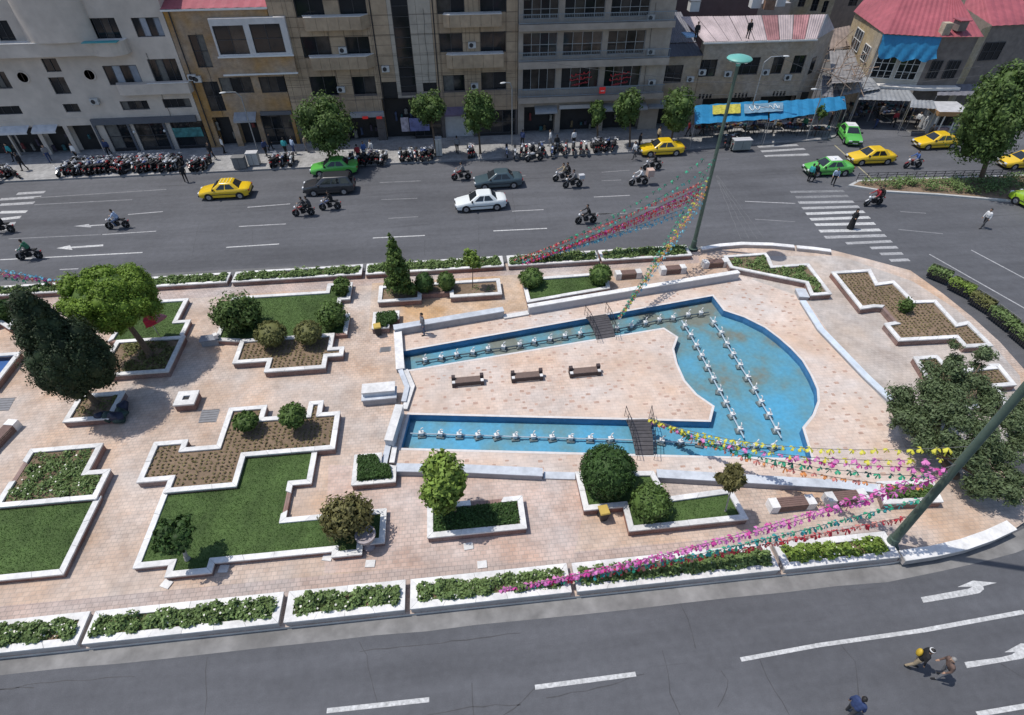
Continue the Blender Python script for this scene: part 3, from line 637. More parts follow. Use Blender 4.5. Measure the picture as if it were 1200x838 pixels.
# top strips
def ytf(x): return 346.2-.0582*x
def ytb(x): return 334.2-.0582*x
tj = [(-140,73),(78,265),(270.5,423.5),(428,591),(596,703),(706,812)]
tdesc = ['behind the dark conifer', 'behind the bright green tree', 'behind the corner-shrub lawn', 'behind the cone-shaped tree', 'behind the two-shrub lawn', 'at the tall disc lamp']
for (a, b), t in zip(tj, tdesc):
    sl = lambda x: x+(500-x)*.028
    r = planter('white-rimmed planted strip along the shop-side road, '+t, [(a, ytf(a)), (b, ytf(b)), (sl(b), ytb(b)), (sl(a), ytb(a))], 'soil', ztop=.55, width=.22, wall=M_wallb, name='strip_planter', tol=25); STR.append(r)
# curved kerb walls at the plaza end
def curvewall(label, px, width, h): return lowwall(label, px, width, h, M_marble, face=M_stripwall, name='kerb_wall')
curvewall('curved white kerb wall along the shop-side road beside the tall disc lamp', [(822,291),(845,287),(870,285),(905,286),(931,288.5)], .4, .3)
curvewall('short curved white kerb wall at the pedestrian crossing', [(934,289),(955,291),(974,293.5)], .4, .3)
curvewall('curved white kerb wall beyond the garlanded lamp pole', [(1058,651),(1095,645.5),(1130,637.5),(1160,627),(1186,615)], .5, .42)
# ================================================================ vegetation
L_dark = leafmat('conifer_dark', (.032, .050, .022), island=.4)
L_bright = leafmat('leaf_bright', (.15, .235, .032), island=.3)
L_light = leafmat('leaf_light', (.18, .26, .05), island=.35)
L_mid = leafmat('leaf_mid', (.092, .15, .038), island=.35)
L_street = leafmat('leaf_street', (.082, .132, .036), island=.35)
L_box = leafmat('leaf_box', (.050, .098, .026), island=.4)
L_yel = leafmat('leaf_yellowish', (.15, .155, .055), island=.35)
L_junip = leafmat('leaf_juniper', (.11, .15, .07), island=.35)
L_red = leafmat('leaf_reddish', (.145, .135, .05), island=.45)
L_rose = leafmat('leaf_rose', (.14, .205, .07), island=.4)
M_petal = mat('white_petal', (.78, .75, .66), .6, .1, 4)
M_redpetal = mat('red_petal', (.45, .03, .04), .6, .2, 4)
def trunk(base, tops, r0, e, mt=M_trunk, bend=.15, name='trunk', split=.55):
    m = MB(); b = Vector(base)
    main = Vector(tops[0]); fork = b.lerp(main, split)+Vector((rnd.uniform(-bend,bend), rnd.uniform(-bend,bend), 0))*.5
    m.path([b, b.lerp(fork, .5)+Vector((rnd.uniform(-bend,bend), rnd.uniform(-bend,bend), 0))*.3, fork], r0, 8, r0*.7)
    m.tube(b-Vector((0,0,.08)), b+Vector((0,0,.15)), r0*1.5, r0, 8)
    for t in tops:
        t = Vector(t); mid = fork.lerp(t, .5)+Vector((rnd.uniform(-1,1), rnd.uniform(-1,1), rnd.uniform(0,.5)))*bend; m.path([fork, mid, t], r0*.6, 6, r0*.15)
    return m.build(name, mt, e, True)
def crown(blobs, n, leaf, mt, e, name='crown', clump=.28, shell=(.55, 1.0), cl=None, asp=1.6, up=.25, core=0, rough=.7, midx=None, flat=0.0):
    """blobs: (cx,cy,cz,rx,ry,rz) relative to e; leaves gather in clumps on each blob"""
    tot = sum((b[3]*b[4]*b[5])**(2/3) for b in blobs); C = []; N = []
    for b in blobs:
        nb = int(n*(b[3]*b[4]*b[5])**(2/3)/tot); nc = max(6, int(nb/(cl or 45)))
        d = rng.normal(size=(nc, 3)); d /= np.linalg.norm(d, axis=1, keepdims=True); rr = rng.uniform(*shell, nc)[:, None]
        cc = d*rr; k = rng.integers(0, nc, nb); r_ = min(b[3:6])
        off = rng.normal(size=(nb, 3))*clump*rng.uniform(.6, 1.3, nc)[k][:, None]
        off *= np.minimum(1, 1.7*clump/np.maximum(np.linalg.norm(off, axis=1, keepdims=True), 1e-6))
        off[:, 2] *= (1-flat)
        p = cc[k]*np.array(b[3:6])+off*r_*1.0
        C.append(p+np.array(b[:3])); nn = off/np.maximum(np.linalg.norm(off, axis=1, keepdims=True), 1e-6)+d[k]*.8+rng.normal(size=(nb, 3))*rough+np.array([0, 0, up]); N.append(nn)
    o = leafquads(name, np.concatenate(C), np.concatenate(N), leaf, mt, e, midx=midx, kind=None, asp=asp)
    return o
def corepart(blobs, mt, e, k=.8):
    m = MB()
    for b in blobs: m.ell(b[:3], b[3]*k, b[4]*k, b[5]*k, 10 if len(blobs) > 4 else 14, 6 if len(blobs) > 4 else 9)
    return m.build('inner_foliage', mt, e, True)
def vert_r(a, rpy, s, dep=.62):
    q = (rpy/s)**2-(a*math.sin(dep))**2
    return math.sqrt(max(q, (.35*a)**2))/math.cos(dep)
def dep_of(p): return math.atan2(CAMH-p.z, math.hypot(p.x, p.y))
def bush(label, cx, cy, rx, ry, zb, mt, n=2600, leaf=.07, cat='shrub', group=None, lift=0.0, name='round_shrub', shell=(.93, 1.02), clump=.10, stem=True, kz=None, core=.9):
    a = .7
    for _ in range(6):
        c = P(cx, cy, zb+a*.95+lift); a = rx/pxm(c)
    b = kz*a if kz else max(.6*a, min(1.3*a, vert_r(a, ry, pxm(c), dep_of(c))))
    c = P(cx, cy, zb+b*.93+lift)
    e = empty(name, (c.x, c.y, zb), 0, label, cat, group); h = b*.93+lift
    bl = [(0,0,h,a*.93,a*.93,b*.93)]
    crown(bl, n, leaf, mt, e, shell=shell, clump=clump, cl=14, up=.1, rough=.55); corepart(bl, mt, e, core)
    m = MB(); m.tube((0,0,-.05), (0,0,h), .06, .05, 7); m.build('trunk', M_trunk, e)
    return e
SZ = .50
bush('round yellowish shrub beside the taller leafy shrub in the stepped seedling bed', 317, 391.5, 18.5, 16, SZ, L_yel, 3000, .075, name='round_shrub', lift=.25)
bush('round yellowish shrub near the small notch of the stepped seedling bed', 361, 389.5, 16.5, 14.5, SZ, L_yel, 2800, .075, lift=.25)
bush('round dark green shrub near the notch of the seedling planter by the stone pot', 342.5, 487, 16, 15.5, SZ, L_mid, 2400, .08, lift=.5)
bush('smaller round shrub in the seedling planter by the stone pot', 287.5, 493.5, 15, 12.5, SZ, L_mid, 2200, .08, lift=.35)
bush('round shrub in shade of the cone-shaped tree', 497.5, 331, 11, 12.5, SZ, L_box, 1800, .075)
bush('round light-topped shrub midway along the cone-tree planter', 522.5, 329.5, 10.5, 11.5, SZ, L_mid, 1800, .075)
bush('round shrub on the two-shrub lawn, farther from the benches', 622.5, 325.5, 15.5, 12.5, SZ, L_mid, 2200, .075)
bush('round shrub on the two-shrub lawn, nearest the benches', 703.5, 321.5, 14, 12.5, SZ, L_mid, 2200, .075)
bush('large clipped ball shrub beside the lower footbridge', 712.5, 552, 34, 31, SZ, L_box, 9000, .07, kz=.92, clump=.07)
bush('loose round shrub next to the large clipped ball', 763, 588, 25, 25, SZ, L_mid, 3600, .09, clump=.16, shell=(.75,1.0), kz=.8)
bush('dark round shrub on the diagonal-cornered lawn', 1, 362, 13, 13, SZ, L_box, 1500, .08)
bush('small green shrub on the large seedling bed on grey paving', 1062, 358, 8.5, 10, SZ, L_mid, 900, .09, clump=.25, shell=(.4,1.0), core=.5, kz=1.1)
def shaggy(label, cx, cy, rx, ry, zb, mt, n, leaf=.1, name='leafy_shrub', kz=1.0, cl=30):
    a = 1.
    for _ in range(6): c = P(cx, cy, zb+a*.8*kz); a = rx/pxm(c)
    b = a*kz; e = empty(name, (c.x, c.y, zb), 0, label, 'shrub'); h = b*.8
    bl = [(0,0,h,a*.75,a*.75,b*.8)]
    for i in range(6):
        t = i*1.05+rnd.random(); bl.append((a*.45*math.cos(t), a*.45*math.sin(t), h+rnd.uniform(-.35,.4)*b, a*.5, a*.5, b*.5))
    crown(bl, n, leaf, mt, e, clump=.35, shell=(.5,1.02), cl=cl, asp=2.2, rough=.6); corepart([bl[0]], mt, e, .6)
    m = MB()
    for i in range(5): t = i*1.3; m.path([(0,0,-.05),(a*.2*math.cos(t),a*.2*math.sin(t),h*.5),(a*.5*math.cos(t),a*.5*math.sin(t),h)], .04, 6, .015)
    m.build('trunk', M_trunk, e); return e
shaggy('tall spiky-leaved shrub at the lawn corner above the grey stone seat', 276, 367, 26, 27, SZ, L_street, 5500, .11, kz=1.05)
shaggy('leafy shrub on the corner-shrub lawn behind the yellowish round shrubs', 388, 368, 18, 18, SZ, L_mid, 3000, .1)
shaggy('small leafy shrub in the little box jutting from the corner-shrub lawn', 400, 335, 11, 12, SZ, L_mid, 1600, .1)
shaggy('reddish spiky shrub beside the stone urn', 407, 605, 30, 31, .5, L_red, 5500, .10, kz=1.0)

# --- dark conifer
b0 = P(113,473,.5); e = empty('dark_conifer', tuple(b0), 0, 'dark dense conifer leaning over the small grey planter', 'tree')
bl = []
for i in range(95):
    z = 2.1+5.2*(i/94)**1.2; rr = 1.8*min(1, (7.8-z)/4.2)*(1 if z > 2.7 else .8); t = i*2.4
    k = rr*rnd.uniform(.55,.82); q = .30+.14*rr*rnd.uniform(.7,1.3); bl.append((.3+k*math.cos(t)+(-.3 if z > 5 else 0), k*math.sin(t), z, q, q, q*1.35))
crown(bl, 60000, .07, L_dark, e, clump=.3, shell=(.75,1.05), cl=18, asp=1.9, rough=.5); corepart(bl, L_dark, e, .85)
corepart([(.3,0,3.4,1.4,1.4,1.1),(.25,0,4.4,1.2,1.2,1.2),(.1,0,5.7,.7,.7,1.1)], L_dark, e, .9)
trunk((0,0,0), [(-.1,.1,3.2),(-.9,-.1,2.4),(.7,.4,2.8)], .17, e, split=.3)
# --- bright green tree
b1 = P(177,417,.5); c1 = W(129,350,b1.y+.3); e = empty('broadleaf_tree', tuple(b1), 0, 'big bright green round-crowned tree behind the dark conifer', 'tree')
cx, cy, cz = c1.x-b1.x, c1.y-b1.y, c1.z-b1.z
bl = []
for i in range(75):
    d = Vector((rnd.gauss(0,1), rnd.gauss(0,1), rnd.gauss(0,.8)+.15)).normalized(); k = rnd.uniform(.68, .9); q = rnd.uniform(.34,.62)
    bl.append((cx+d.x*2.45*k, cy+d.y*2.2*k, cz+d.z*1.85*k, q, q, q*.85))
crown(bl, 56000, .085, L_bright, e, clump=.3, shell=(.75,1.05), cl=20, rough=.5); corepart(bl, L_bright, e, .82)
corepart([(cx,cy,cz-.05,2.2,2.0,1.55)], L_mid, e, .9)
trunk((0,0,0), [(cx,cy,cz+.3),(cx-1,cy-.5,cz),(cx+1,cy+.3,cz+.2)], .2, e, split=.5)
# --- light green young tree
def youngtree(label, bx, by, cxp, cyp, rpx, rpy, mt, n, leaf=.13, zb=.5, nb=18, bs=.42, name='young_tree', core=.5, r0=.07, Yoff=0, trunkm=M_trunk, clump=.38, cl=18, asp=1.7):
    b = P(bx, by, zb); c = W(cxp, cyp, b.y+Yoff); s = pxm(c); a = rpx/s; v = vert_r(a, rpy, s, dep_of(c)); e = empty(name, tuple(b), 0, label, 'tree')
    x, y, z = c.x-b.x, c.y-b.y, c.z-b.z; bl = [(x,y,z,a*.55,a*.55,v*.55)]
    for i in range(nb):
        d = Vector((rnd.gauss(0,1), rnd.gauss(0,1), rnd.gauss(0,1))).normalized(); k = rnd.uniform(.45, .72)
        bl.append((x+d.x*a*k, y+d.y*a*k, z+d.z*v*k, a*bs, a*bs, v*bs))
    crown(bl, n, leaf, mt, e, clump=clump*.8, shell=(.65,1.05), cl=cl, asp=asp, rough=.55)
    if core: corepart([(x,y,z,a,a,v)], mt, e, core); corepart(bl[1:], mt, e, .62)
    trunk((0,0,0), [(x,y,z+v*.3),(x-a*.5,y,z),(x+a*.5,y+a*.3,z+v*.1),(x,y-a*.5,z)], r0, e, trunkm, bend=.1, split=.55); return e
youngtree('light green young tree rising from the ground-cover planter', 534, 601, 522.5, 565, 30, 34, L_light, 9000, .13, nb=20)
e = None
# cone-shaped young tree
b = P(469,345,.5); e = empty('cone_tree', tuple(b), 0, 'young cone-shaped tree in the long planter', 'tree'); top = W(460,277,b.y)
H_ = top.z-b.z; bl = []
for i in range(26):
    t = i/25; z = .55+(H_-.55)*t; rr = max(.16, 1.02*(1-t)**.65)*rnd.uniform(.8,1.15); a = i*2.4; bl.append((rr*.6*math.cos(a), rr*.6*math.sin(a), z, rr*.45, rr*.45, .3))
L_cone = leafmat('leaf_cone', (.105, .165, .04), island=.4)
crown(bl, 7500, .12, L_cone, e, clump=.42, shell=(.5,1.1), cl=16); corepart(bl, L_cone, e, .55); trunk((0,0,0), [(0,0,H_*.8),(.3,0,H_*.4)], .06, e, bend=.05)
youngtree('thin young sapling in the cone-tree planter', 554, 337, 553, 303, 9.5, 17, L_light, 1800, .1, nb=9, core=0, r0=.035)
# gnarled shrub and palm-like sapling, low ground cover etc.
youngtree('gnarled grey-stemmed low tree at the corner of the stepped lawn', 219, 654, 203, 627, 30, 18, L_box, 4200, .09, nb=16, core=.3, r0=.09, trunkm=mat('pale_bark', (.36,.33,.3), .85, .25, 6), bs=.36, name='gnarled_tree')
youngtree('palm-like sapling with thin twin stems at the end of the clipped-ball lawn', 850, 599, 859, 560, 17, 15, L_red, 2400, .13, nb=14, core=.3, r0=.04, trunkm=mat('pale_bark', (.36,.33,.3), .85, .25, 6), asp=3, name='palm_like_sapling')
# street trees on the far pavement
tr = [('broad street tree behind the green car', 388, 196, 381, 146, 32, 32, 9000, .15), ('street tree in front of the dark entrance', 512, 183, 503, 125, 20, 20, 4500, .15), ('street tree on a thin trunk beside the white shutter', 563, 180, 559, 131, 21, 24, 5000, .15),
      ('small street tree below the red square sign', 700, 168, 700, 133, 10, 15, 2000, .14), ('street tree in front of the shuttered shops beside the stopped yellow taxi', 738, 172, 737, 127, 17, 23, 4500, .15), ('street tree beside the blue tarpaulin awning', 786, 168, 793, 128, 22, 24, 5200, .15)]
for lab, bx, by, cxp, cyp, rx, ry, n, lf in tr: youngtree(lab, bx, by, cxp, cyp, rx, ry, L_street, n, lf, zb=ZP, nb=22, name='street_tree', r0=.11, core=.55)
youngtree('tall street tree on the railed median', 1148, 214, 1168, 138, 42, 58, L_street, 15000, .17, zb=ZP, nb=34, name='street_tree', r0=.22, core=.5, bs=.34)
youngtree('thin sapling before the market stalls', 955, 160, 962, 133, 7, 9, L_mid, 500, .14, zb=ZP, nb=6, core=0, name='street_tree', r0=.04)
# sprawling juniper at the plaza end
b = P(1118,556,.45); e = empty('sprawling_juniper', tuple(b), 0, 'sprawling grey-green juniper with open twisted boughs beside the garlanded lamp pole', 'tree'); bl = []; tops = []
for (qx, qy), zz, rr in [((1060,470),2.2,.75),((1085,450),3.0,.85),((1110,440),3.4,.8),((1135,445),3.3,.8),((1150,425),3.4,.55),((1160,470),3.1,.8),((1100,480),2.8,.9),((1130,480),3.2,.9),((1065,495),2.0,.7),((1090,510),2.2,.8),((1150,505),2.8,.9),((1180,500),2.6,.8),((1195,520),2.2,.8),((1170,535),2.2,.85),((1185,560),1.8,.7),((1140,540),2.2,.8),((1150,565),1.5,.6),((1125,520),2.6,.7),((1110,425),3.5,.5),((1205,480),2.6,.7),((1165,575),1.3,.55),((1090,465),2.9,.6),((1050,485),1.8,.45)]:
    c = P(qx, qy, zz); rel_ = (c.x-b.x, c.y-b.y, zz-.45+.0); tops.append(rel_)
    for k in range(4): bl.append((rel_[0]+rnd.gauss(0,.42)*rr, rel_[1]+rnd.gauss(0,.42)*rr, rel_[2]+rnd.gauss(0,.28), rr*rnd.uniform(.5,.85), rr*rnd.uniform(.5,.85), rr*.36))
crown(bl, 60000, .065, L_junip, e, clump=.55, shell=(.2,1.15), cl=16, asp=2.6, rough=.6); corepart(bl, L_junip, e, .32); trunk((0,0,0), tops[::2], .2, e, split=.3, bend=.35)
# low clipped hedges
def hedge(label, px, zb, h, mt, n, leaf=.07, name='clipped_hedge', world=None):
    pts = ccw([(P(x, y, zb+h).x, P(x, y, zb+h).y) for x, y in px]) if world is None else world
    cx = sum(p[0] for p in pts)/len(pts); cy = sum(p[1] for p in pts)/len(pts); lp = [(x-cx, y-cy) for x, y in pts]
    e = empty(name, (cx, cy, zb), 0, label, 'hedge'); m = MB(); m.prism(offset(lp, .05), -.02, h-.04); m.build('inner_foliage', mt, e)
    A = abs(area(lp)); x, y = scatter_poly(lp, int(n*.6)); C = [np.stack([x, y, h+rng.normal(0, .025, len(x))], 1)]; N = [np.stack([rng.normal(0,.6,len(x)), rng.normal(0,.6,len(x)), np.ones(len(x))], 1)]
    per = sum(math.dist(lp[i], lp[(i+1) % len(lp)]) for i in range(len(lp)))
    for i in range(len(lp)):
        a, b = lp[i], lp[(i+1) % len(lp)]; k = int(n*.4*math.dist(a, b)/per)+1; t = rng.random(k); nx, ny = (b[1]-a[1]), -(b[0]-a[0]); L = math.hypot(nx, ny) or 1
        C.append(np.stack([a[0]+(b[0]-a[0])*t+nx/L*rng.normal(0,.03,k), a[1]+(b[1]-a[1])*t+ny/L*rng.normal(0,.03,k), rng.uniform(0, h, k)], 1)); N.append(np.stack([np.full(k, nx/L), np.full(k, ny/L), rng.uniform(-.2,.8,k)], 1)+rng.normal(0,.5,(k,3)))
    leafquads('leaves', np.concatenate(C), np.concatenate(N), leaf, mt, e, kind=None); return e
hedge('clipped low hedge by the yellow-lidded bin above the pool head', ZM([(380,70),(620,45),(665,120),(640,165),(520,210),(505,250),(375,235)], 410, 360, 11.97), .5, .3, L_box, 1500)
hedge('clipped heart-shaped hedge below the channel head', ZM([(95,65),(200,60),(225,112),(280,120),(290,185),(95,205)], 400, 520, 4.99), .5, .3, L_box, 2600)
def groundcover(r, n, leaf, mt, e_name='ground_cover', h=.28, flowers=0, fmat=None, margin=.08, label=None, patch=None, clumps=60, hvar=.5, sigma=.18, poly=None):
    e, wp, zi, c = r; poly = offset(wp, margin) if poly is None else poly
    cx, cy = scatter_poly(poly, clumps); ch = h*rng.uniform(1-hvar, 1.0, len(cx)); k = rng.integers(0, len(cx), n)
    x = cx[k]+rng.normal(0, sigma, n); y = cy[k]+rng.normal(0, sigma, n); ok = inside(offset(poly, -.06), x, y); x, y, k = x[ok], y[ok], k[ok]
    d2 = ((x-cx[k])**2+(y-cy[k])**2)/(sigma**2*4); z = zi+ch[k]*np.clip(1-d2, .1, 1)*rng.uniform(.35, 1.05, len(x))
    N = np.stack([(x-cx[k])*2+rng.normal(0,.5,len(x)), (y-cy[k])*2+rng.normal(0,.5,len(x)), np.ones(len(x))], 1)
    o = leafquads(e_name, np.stack([x, y, z], 1), N, leaf, mt, e, c)
    if flowers:
        j = rng.integers(0, len(x), flowers); q = leafquads('blossoms', np.stack([x[j], y[j], z[j]+.05], 1), np.stack([rng.normal(0,.3,flowers), rng.normal(0,.3,flowers)-.2, np.ones(flowers)], 1), .085, fmat or M_petal, e, c, asp=1.0)
    return o
for i, r in enumerate(STR[:6]):
    A = abs(area(r[1])); groundcover(r, int(A*1250), .095, L_rose if i < 5 else L_light, 'rose_plants' if i < 5 else 'ground_cover', .50 if i < 5 else .34, flowers=int(A*(20 if i < 4 else 7)), clumps=int(A*15), margin=-.03, sigma=.17)
for r in STR[6:]:
    A = abs(area(r[1])); groundcover(r, int(A*1000), .10, L_rose, 'ground_cover', .42, flowers=int(A*4), clumps=int(A*14), margin=-.03)
groundcover(PL['left_soil'], 5200, .08, L_rose, 'weeds', .3, flowers=40, clumps=75)
groundcover(PL['fourteen'], 9000, .075, L_box, 'ground_cover', .25, clumps=260, hvar=.3)
groundcover(PL['ten'], 2600, .1, L_rose, 'grasses', .35, clumps=50)
groundcover(PL['green_soil'], 1500, .1, L_yel, 'weeds', .25, clumps=40)
groundcover(PL['seven'], 260, .08, L_rose, 'weeds', .2, clumps=14)
groundcover(PL['sixteen'], 2600, .1, L_mid, 'shrubs', .5, clumps=30)
groundcover(PL['dark_tree'], 200, .09, L_yel, 'weeds', .2, clumps=12)
# ================================================================ buildings
M_cream = mat('cream_render', (.53,.465,.405), .85, .08, 1.2, .15, var2=.1, scale2=.3)
M_ochre = tilemat('ochre_brick', (.40,.24,.10), (.34,.20,.085), (.26,.17,.10), .25, .08, axis='xz', ms=.008, bump=.15, stain=.12)
M_stone = mat('brown_stone', (.38,.285,.195), .7, .16, 1.6, .1, var2=.14, scale2=.35)
M_stone2 = mat('pale_stone', (.40,.35,.29), .7, .12, 1.6, .1)
M_joint = mat('dark_joint', (.07,.055,.045), .9, .1, 3)
M_gconc = mat('grey_concrete', (.35,.30,.255), .85, .14, 1.5, .2, var2=.1)
M_buff = tilemat('buff_brick', (.40,.32,.245), (.34,.27,.205), (.28,.24,.2), .25, .08, axis='xz', ms=.008, bump=.15, stain=.16)
M_ybrick = tilemat('yellow_brick', (.42,.34,.22), (.36,.28,.18), (.28,.24,.18), .25, .08, axis='xz', ms=.008, bump=.15, stain=.2)
M_frame = mat('dark_frame', (.05,.05,.055), .5, .1, 3)
M_wframe = mat('pale_frame', (.60,.60,.58), .5, .1, 3)
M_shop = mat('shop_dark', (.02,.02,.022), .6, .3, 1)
M_shutter = mat('roller_shutter', (.48,.48,.49), .5, .1, 3)
M_redroof = mat('red_roof', (.30,.075,.09), .6, .14, 1.5, var2=.14, scale2=.4)
M_pinkroof = mat('weathered_pink_roof', (.52,.42,.41), .6, .25, .9, var2=.3, scale2=.25)
M_greyroof = mat('grey_roof', (.16,.16,.18), .6, .2, 1.2, var2=.15)
M_blue = mat('blue_tarp', (.025,.19,.37), .4, .15, 2, .6, bscale=4)
M_teal = mat('teal_tarp', (.05,.30,.33), .5, .15, 3)
M_glass2 = mat('window_glass_warm', (.045,.04,.036), .1, .6, 1.0, spec=.5)
M_curt = mat('dim_curtain', (.13,.125,.115), .8, .25, 3)
GL = [M_glass]*5+[M_glass2]*2+[M_curt]
def bpart(m, name, mt, root, smooth=False): return rel(m.build(name, mt, None, smooth), root)
def wr(c, Y):      # px rect (cx, cy, w, h) -> world x0,x1,z0,z1 on plane Y
    cx, cy, w_, h_ = c; return (W(cx-w_/2, cy, Y).x, W(cx+w_/2, cy, Y).x, W(cx, cy+h_/2, Y).z, W(cx, cy-h_/2, Y).z)
def cells(x0, x1, z0, z1, ops, dx=None, dz=None):
    xs = {x0, x1}; zs = {z0, z1}
    for a, b, c, d in ops: xs |= {max(x0, a), min(x1, b)}; zs |= {max(z0, c), min(z1, d)}
    def ref(v, d):
        v = sorted(v); out = [v[0]]
        for p in v[1:]:
            if p-out[-1] < .04: continue
            if d:
                n = max(1, round((p-out[-1])/d)); a = out[-1]
                for k in range(1, n+1): out.append(a+(p-a)*k/n)
            else: out.append(p)
        return out
    xs = ref(xs, dx); zs = ref(zs, dz)
    for i in range(len(xs)-1):
        for k in range(len(zs)-1):
            cx, cz = (xs[i]+xs[i+1])/2, (zs[k]+zs[k+1])/2
            if any(a < cx < b and c < cz < d for a, b, c, d in ops): continue
            yield xs[i], xs[i+1], zs[k], zs[k+1]
def window(root, x0, x1, z0, z1, Y, cols=2, rows=1, frame=None, glass=None, inset=.18, bar=.06, sill=False, name='window'):
    m = MB(); y0, y1 = Y+inset-.05, Y+inset+.03; f = bar
    m.box(x0, x1, y0, y1, z0, z0+f); m.box(x0, x1, y0, y1, z1-f, z1); m.box(x0, x0+f, y0, y1, z0+f, z1-f); m.box(x1-f, x1, y0, y1, z0+f, z1-f)
    for i in range(1, cols): x = x0+(x1-x0)*i/cols; m.box(x-f*.45, x+f*.45, y0+.004, y1-.004, z0+f, z1-f)
    for k in range(1, rows): z = z0+(z1-z0)*k/rows; m.box(x0+f, x1-f, y0+.008, y1-.008, z-f*.4, z+f*.4)
    wo = bpart(m, name, frame or M_frame, root)
    for i in range(cols):
        a = x0+(x1-x0)*i/cols+f*.3; b = x0+(x1-x0)*(i+1)/cols-f*.3; mm = MB(); t = rnd.uniform(-.012, .012)
        mm.add([(a,y1-.015+t,z0+f*.5),(b,y1-.015-t,z0+f*.5),(b,y1-.015-t*.5,z1-f*.5),(a,y1-.015+t*.5,z1-f*.5)], [(0,1,2,3)])
        g = glass[i % len(glass)] if isinstance(glass, (list, tuple)) else (rnd.choice(GL) if glass in (None, M_glass) else glass)
        p = mm.build('pane', g, wo)
    if sill:
        m = MB(); m.box(x0-.08, x1+.08, Y-.1, Y+.02, z0-.08, z0-.004); bpart(m, 'sill', M_cream, root)
    return wo
def wall(root, x0, x1, z0, z1, Y, ops, mt, reveal=.26, name='wall', dx=None, dz=None):
    m = MB()
    for a, b, c, d in cells(x0, x1, z0, z1, ops, dx, dz): m.add([(a,Y,c),(b,Y,c),(b,Y,d),(a,Y,d)], [(0,1,2,3)])
    for a, b, c, d in ops:
        a, b, c, d = max(a,x0), min(b,x1), max(c,z0), min(d,z1)
        for q in ([(a,Y,c),(a,Y+reveal,c),(a,Y+reveal,d),(a,Y,d)], [(b,Y,d),(b,Y+reveal,d),(b,Y+reveal,c),(b,Y,c)], [(a,Y,d),(a,Y+reveal,d),(b,Y+reveal,d),(b,Y,d)], [(b,Y,c),(b,Y+reveal,c),(a,Y+reveal,c),(a,Y,c)]): m.add(q, [(0,1,2,3)])
    return bpart(m, name, mt, root)
def shell(root, x0, x1, z1, Y, depth, mt, roofm, parapet=.0):
    m = MB(); y0, y1 = Y, Y+depth
    m.add([(x0,y0,0),(x0,y1,0),(x0,y1,z1),(x0,y0,z1)], [(0,3,2,1)]); m.add([(x1,y0,0),(x1,y1,0),(x1,y1,z1),(x1,y0,z1)], [(0,1,2,3)]); m.add([(x0,y1,0),(x1,y1,0),(x1,y1,z1),(x0,y1,z1)], [(0,3,2,1)])
    m.box(x0+.01, x1-.01, Y+.9, Y+1.0, 0, z1-.01)                 # inner wall behind the glass
    bpart(m, 'side_walls', mt, root)
    if roofm: m = MB(); m.add([(x0,y0,z1-.005),(x1,y0,z1-.005),(x1,y1,z1-.005),(x0,y1,z1-.005)], [(0,1,2,3)]); bpart(m, 'roof', roofm, root)
def bld(name, x, Y, label): return empty(name, (x, Y, 0), 0, label, 'building')
GOODS = [mat('goods_%d' % i, c, .7, .4, 3) for i, c in enumerate([(.14,.03,.03),(.05,.07,.13),(.20,.19,.17),(.03,.10,.11),(.14,.10,.05),(.05,.04,.06)])]
def shopfront(root, x0, x1, z1, Y, kind, cols=3):
    if kind == 'glass':
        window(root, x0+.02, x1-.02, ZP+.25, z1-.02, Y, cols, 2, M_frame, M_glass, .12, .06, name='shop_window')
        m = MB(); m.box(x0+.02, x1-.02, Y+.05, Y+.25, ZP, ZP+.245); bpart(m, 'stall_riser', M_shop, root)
    elif kind == 'shutter':
        n = int((z1-ZP)/.12)
        m = MB()
        for k in range(n): z = ZP+(z1-ZP)*k/n; m.add([(x0,Y+.16,z),(x1,Y+.16,z),(x1,Y+.12,z+(z1-ZP)/n*.5),(x0,Y+.12,z+(z1-ZP)/n*.5),(x1,Y+.16,z+(z1-ZP)/n),(x0,Y+.16,z+(z1-ZP)/n)], [(0,1,2,3),(3,2,4,5)])
        bpart(m, 'roller_shutter', M_shutter, root)
    else:
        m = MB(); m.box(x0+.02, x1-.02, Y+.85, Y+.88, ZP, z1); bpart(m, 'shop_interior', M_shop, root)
        for k in range(int((x1-x0)/.5)):      # goods hung out at the open front
            xx = x0+.3+k*.5+rnd.uniform(-.2,.2)
            if rnd.random() < .45: continue
            w_ = rnd.uniform(.2,.42); hh = rnd.uniform(.3,.9); zc = rnd.uniform(.5, max(.6, z1-.9)); m = MB()
            m.loft([[(xx+w_*.5*k_*math.cos(t), Y+.45+.12*math.sin(t), zc+hh*q) for t in np.linspace(0, 5.5, 7)] for q, k_ in ((-.5,1.1),(0,.8),(.35,1.0),(.5,.4))]); bpart(m, 'goods', rnd.choice(GOODS), root)
def awning(root, x0, x1, z, Y, out, drop, mt, name='awning'):
    m = MB(); n = 8; vs = []; 
    for i in range(n+1):
        x = x0+(x1-x0)*i/n; s = .04*math.sin(i*2.1); vs += [(x, Y-.01, z), (x, Y-out*.5, z-drop*.4+s), (x, Y-out, z-drop), (x, Y-out, z-drop-.18)]
    fs = [(4*i+k, 4*i+k+1, 4*i+5+k, 4*i+4+k) for i in range(n) for k in range(3)]
    m.add(vs, fs); o = bpart(m, name, mt, root, False); return o
def roofsheet(root, a, b, c, d, n, mt, name='roof', amp=.04, seams=0):
    """corrugated sheet: a-b along the eave, d-c along the ridge"""
    a, b, c, d = map(Vector, (a, b, c, d)); nr = (b-a).cross(d-a).normalized(); nr = nr if nr.z > 0 else -nr; V = []; F = []
    for i in range(2*n+1):
        t = i/(2*n); o = nr*(amp if i % 2 else 0); V += [tuple(a.lerp(b, t)+o), tuple(d.lerp(c, t)+o)]
        if i: F.append((2*i-2, 2*i, 2*i+1, 2*i-1))
    m = MB(); m.add(V, F); return bpart(m, name, mt, root)
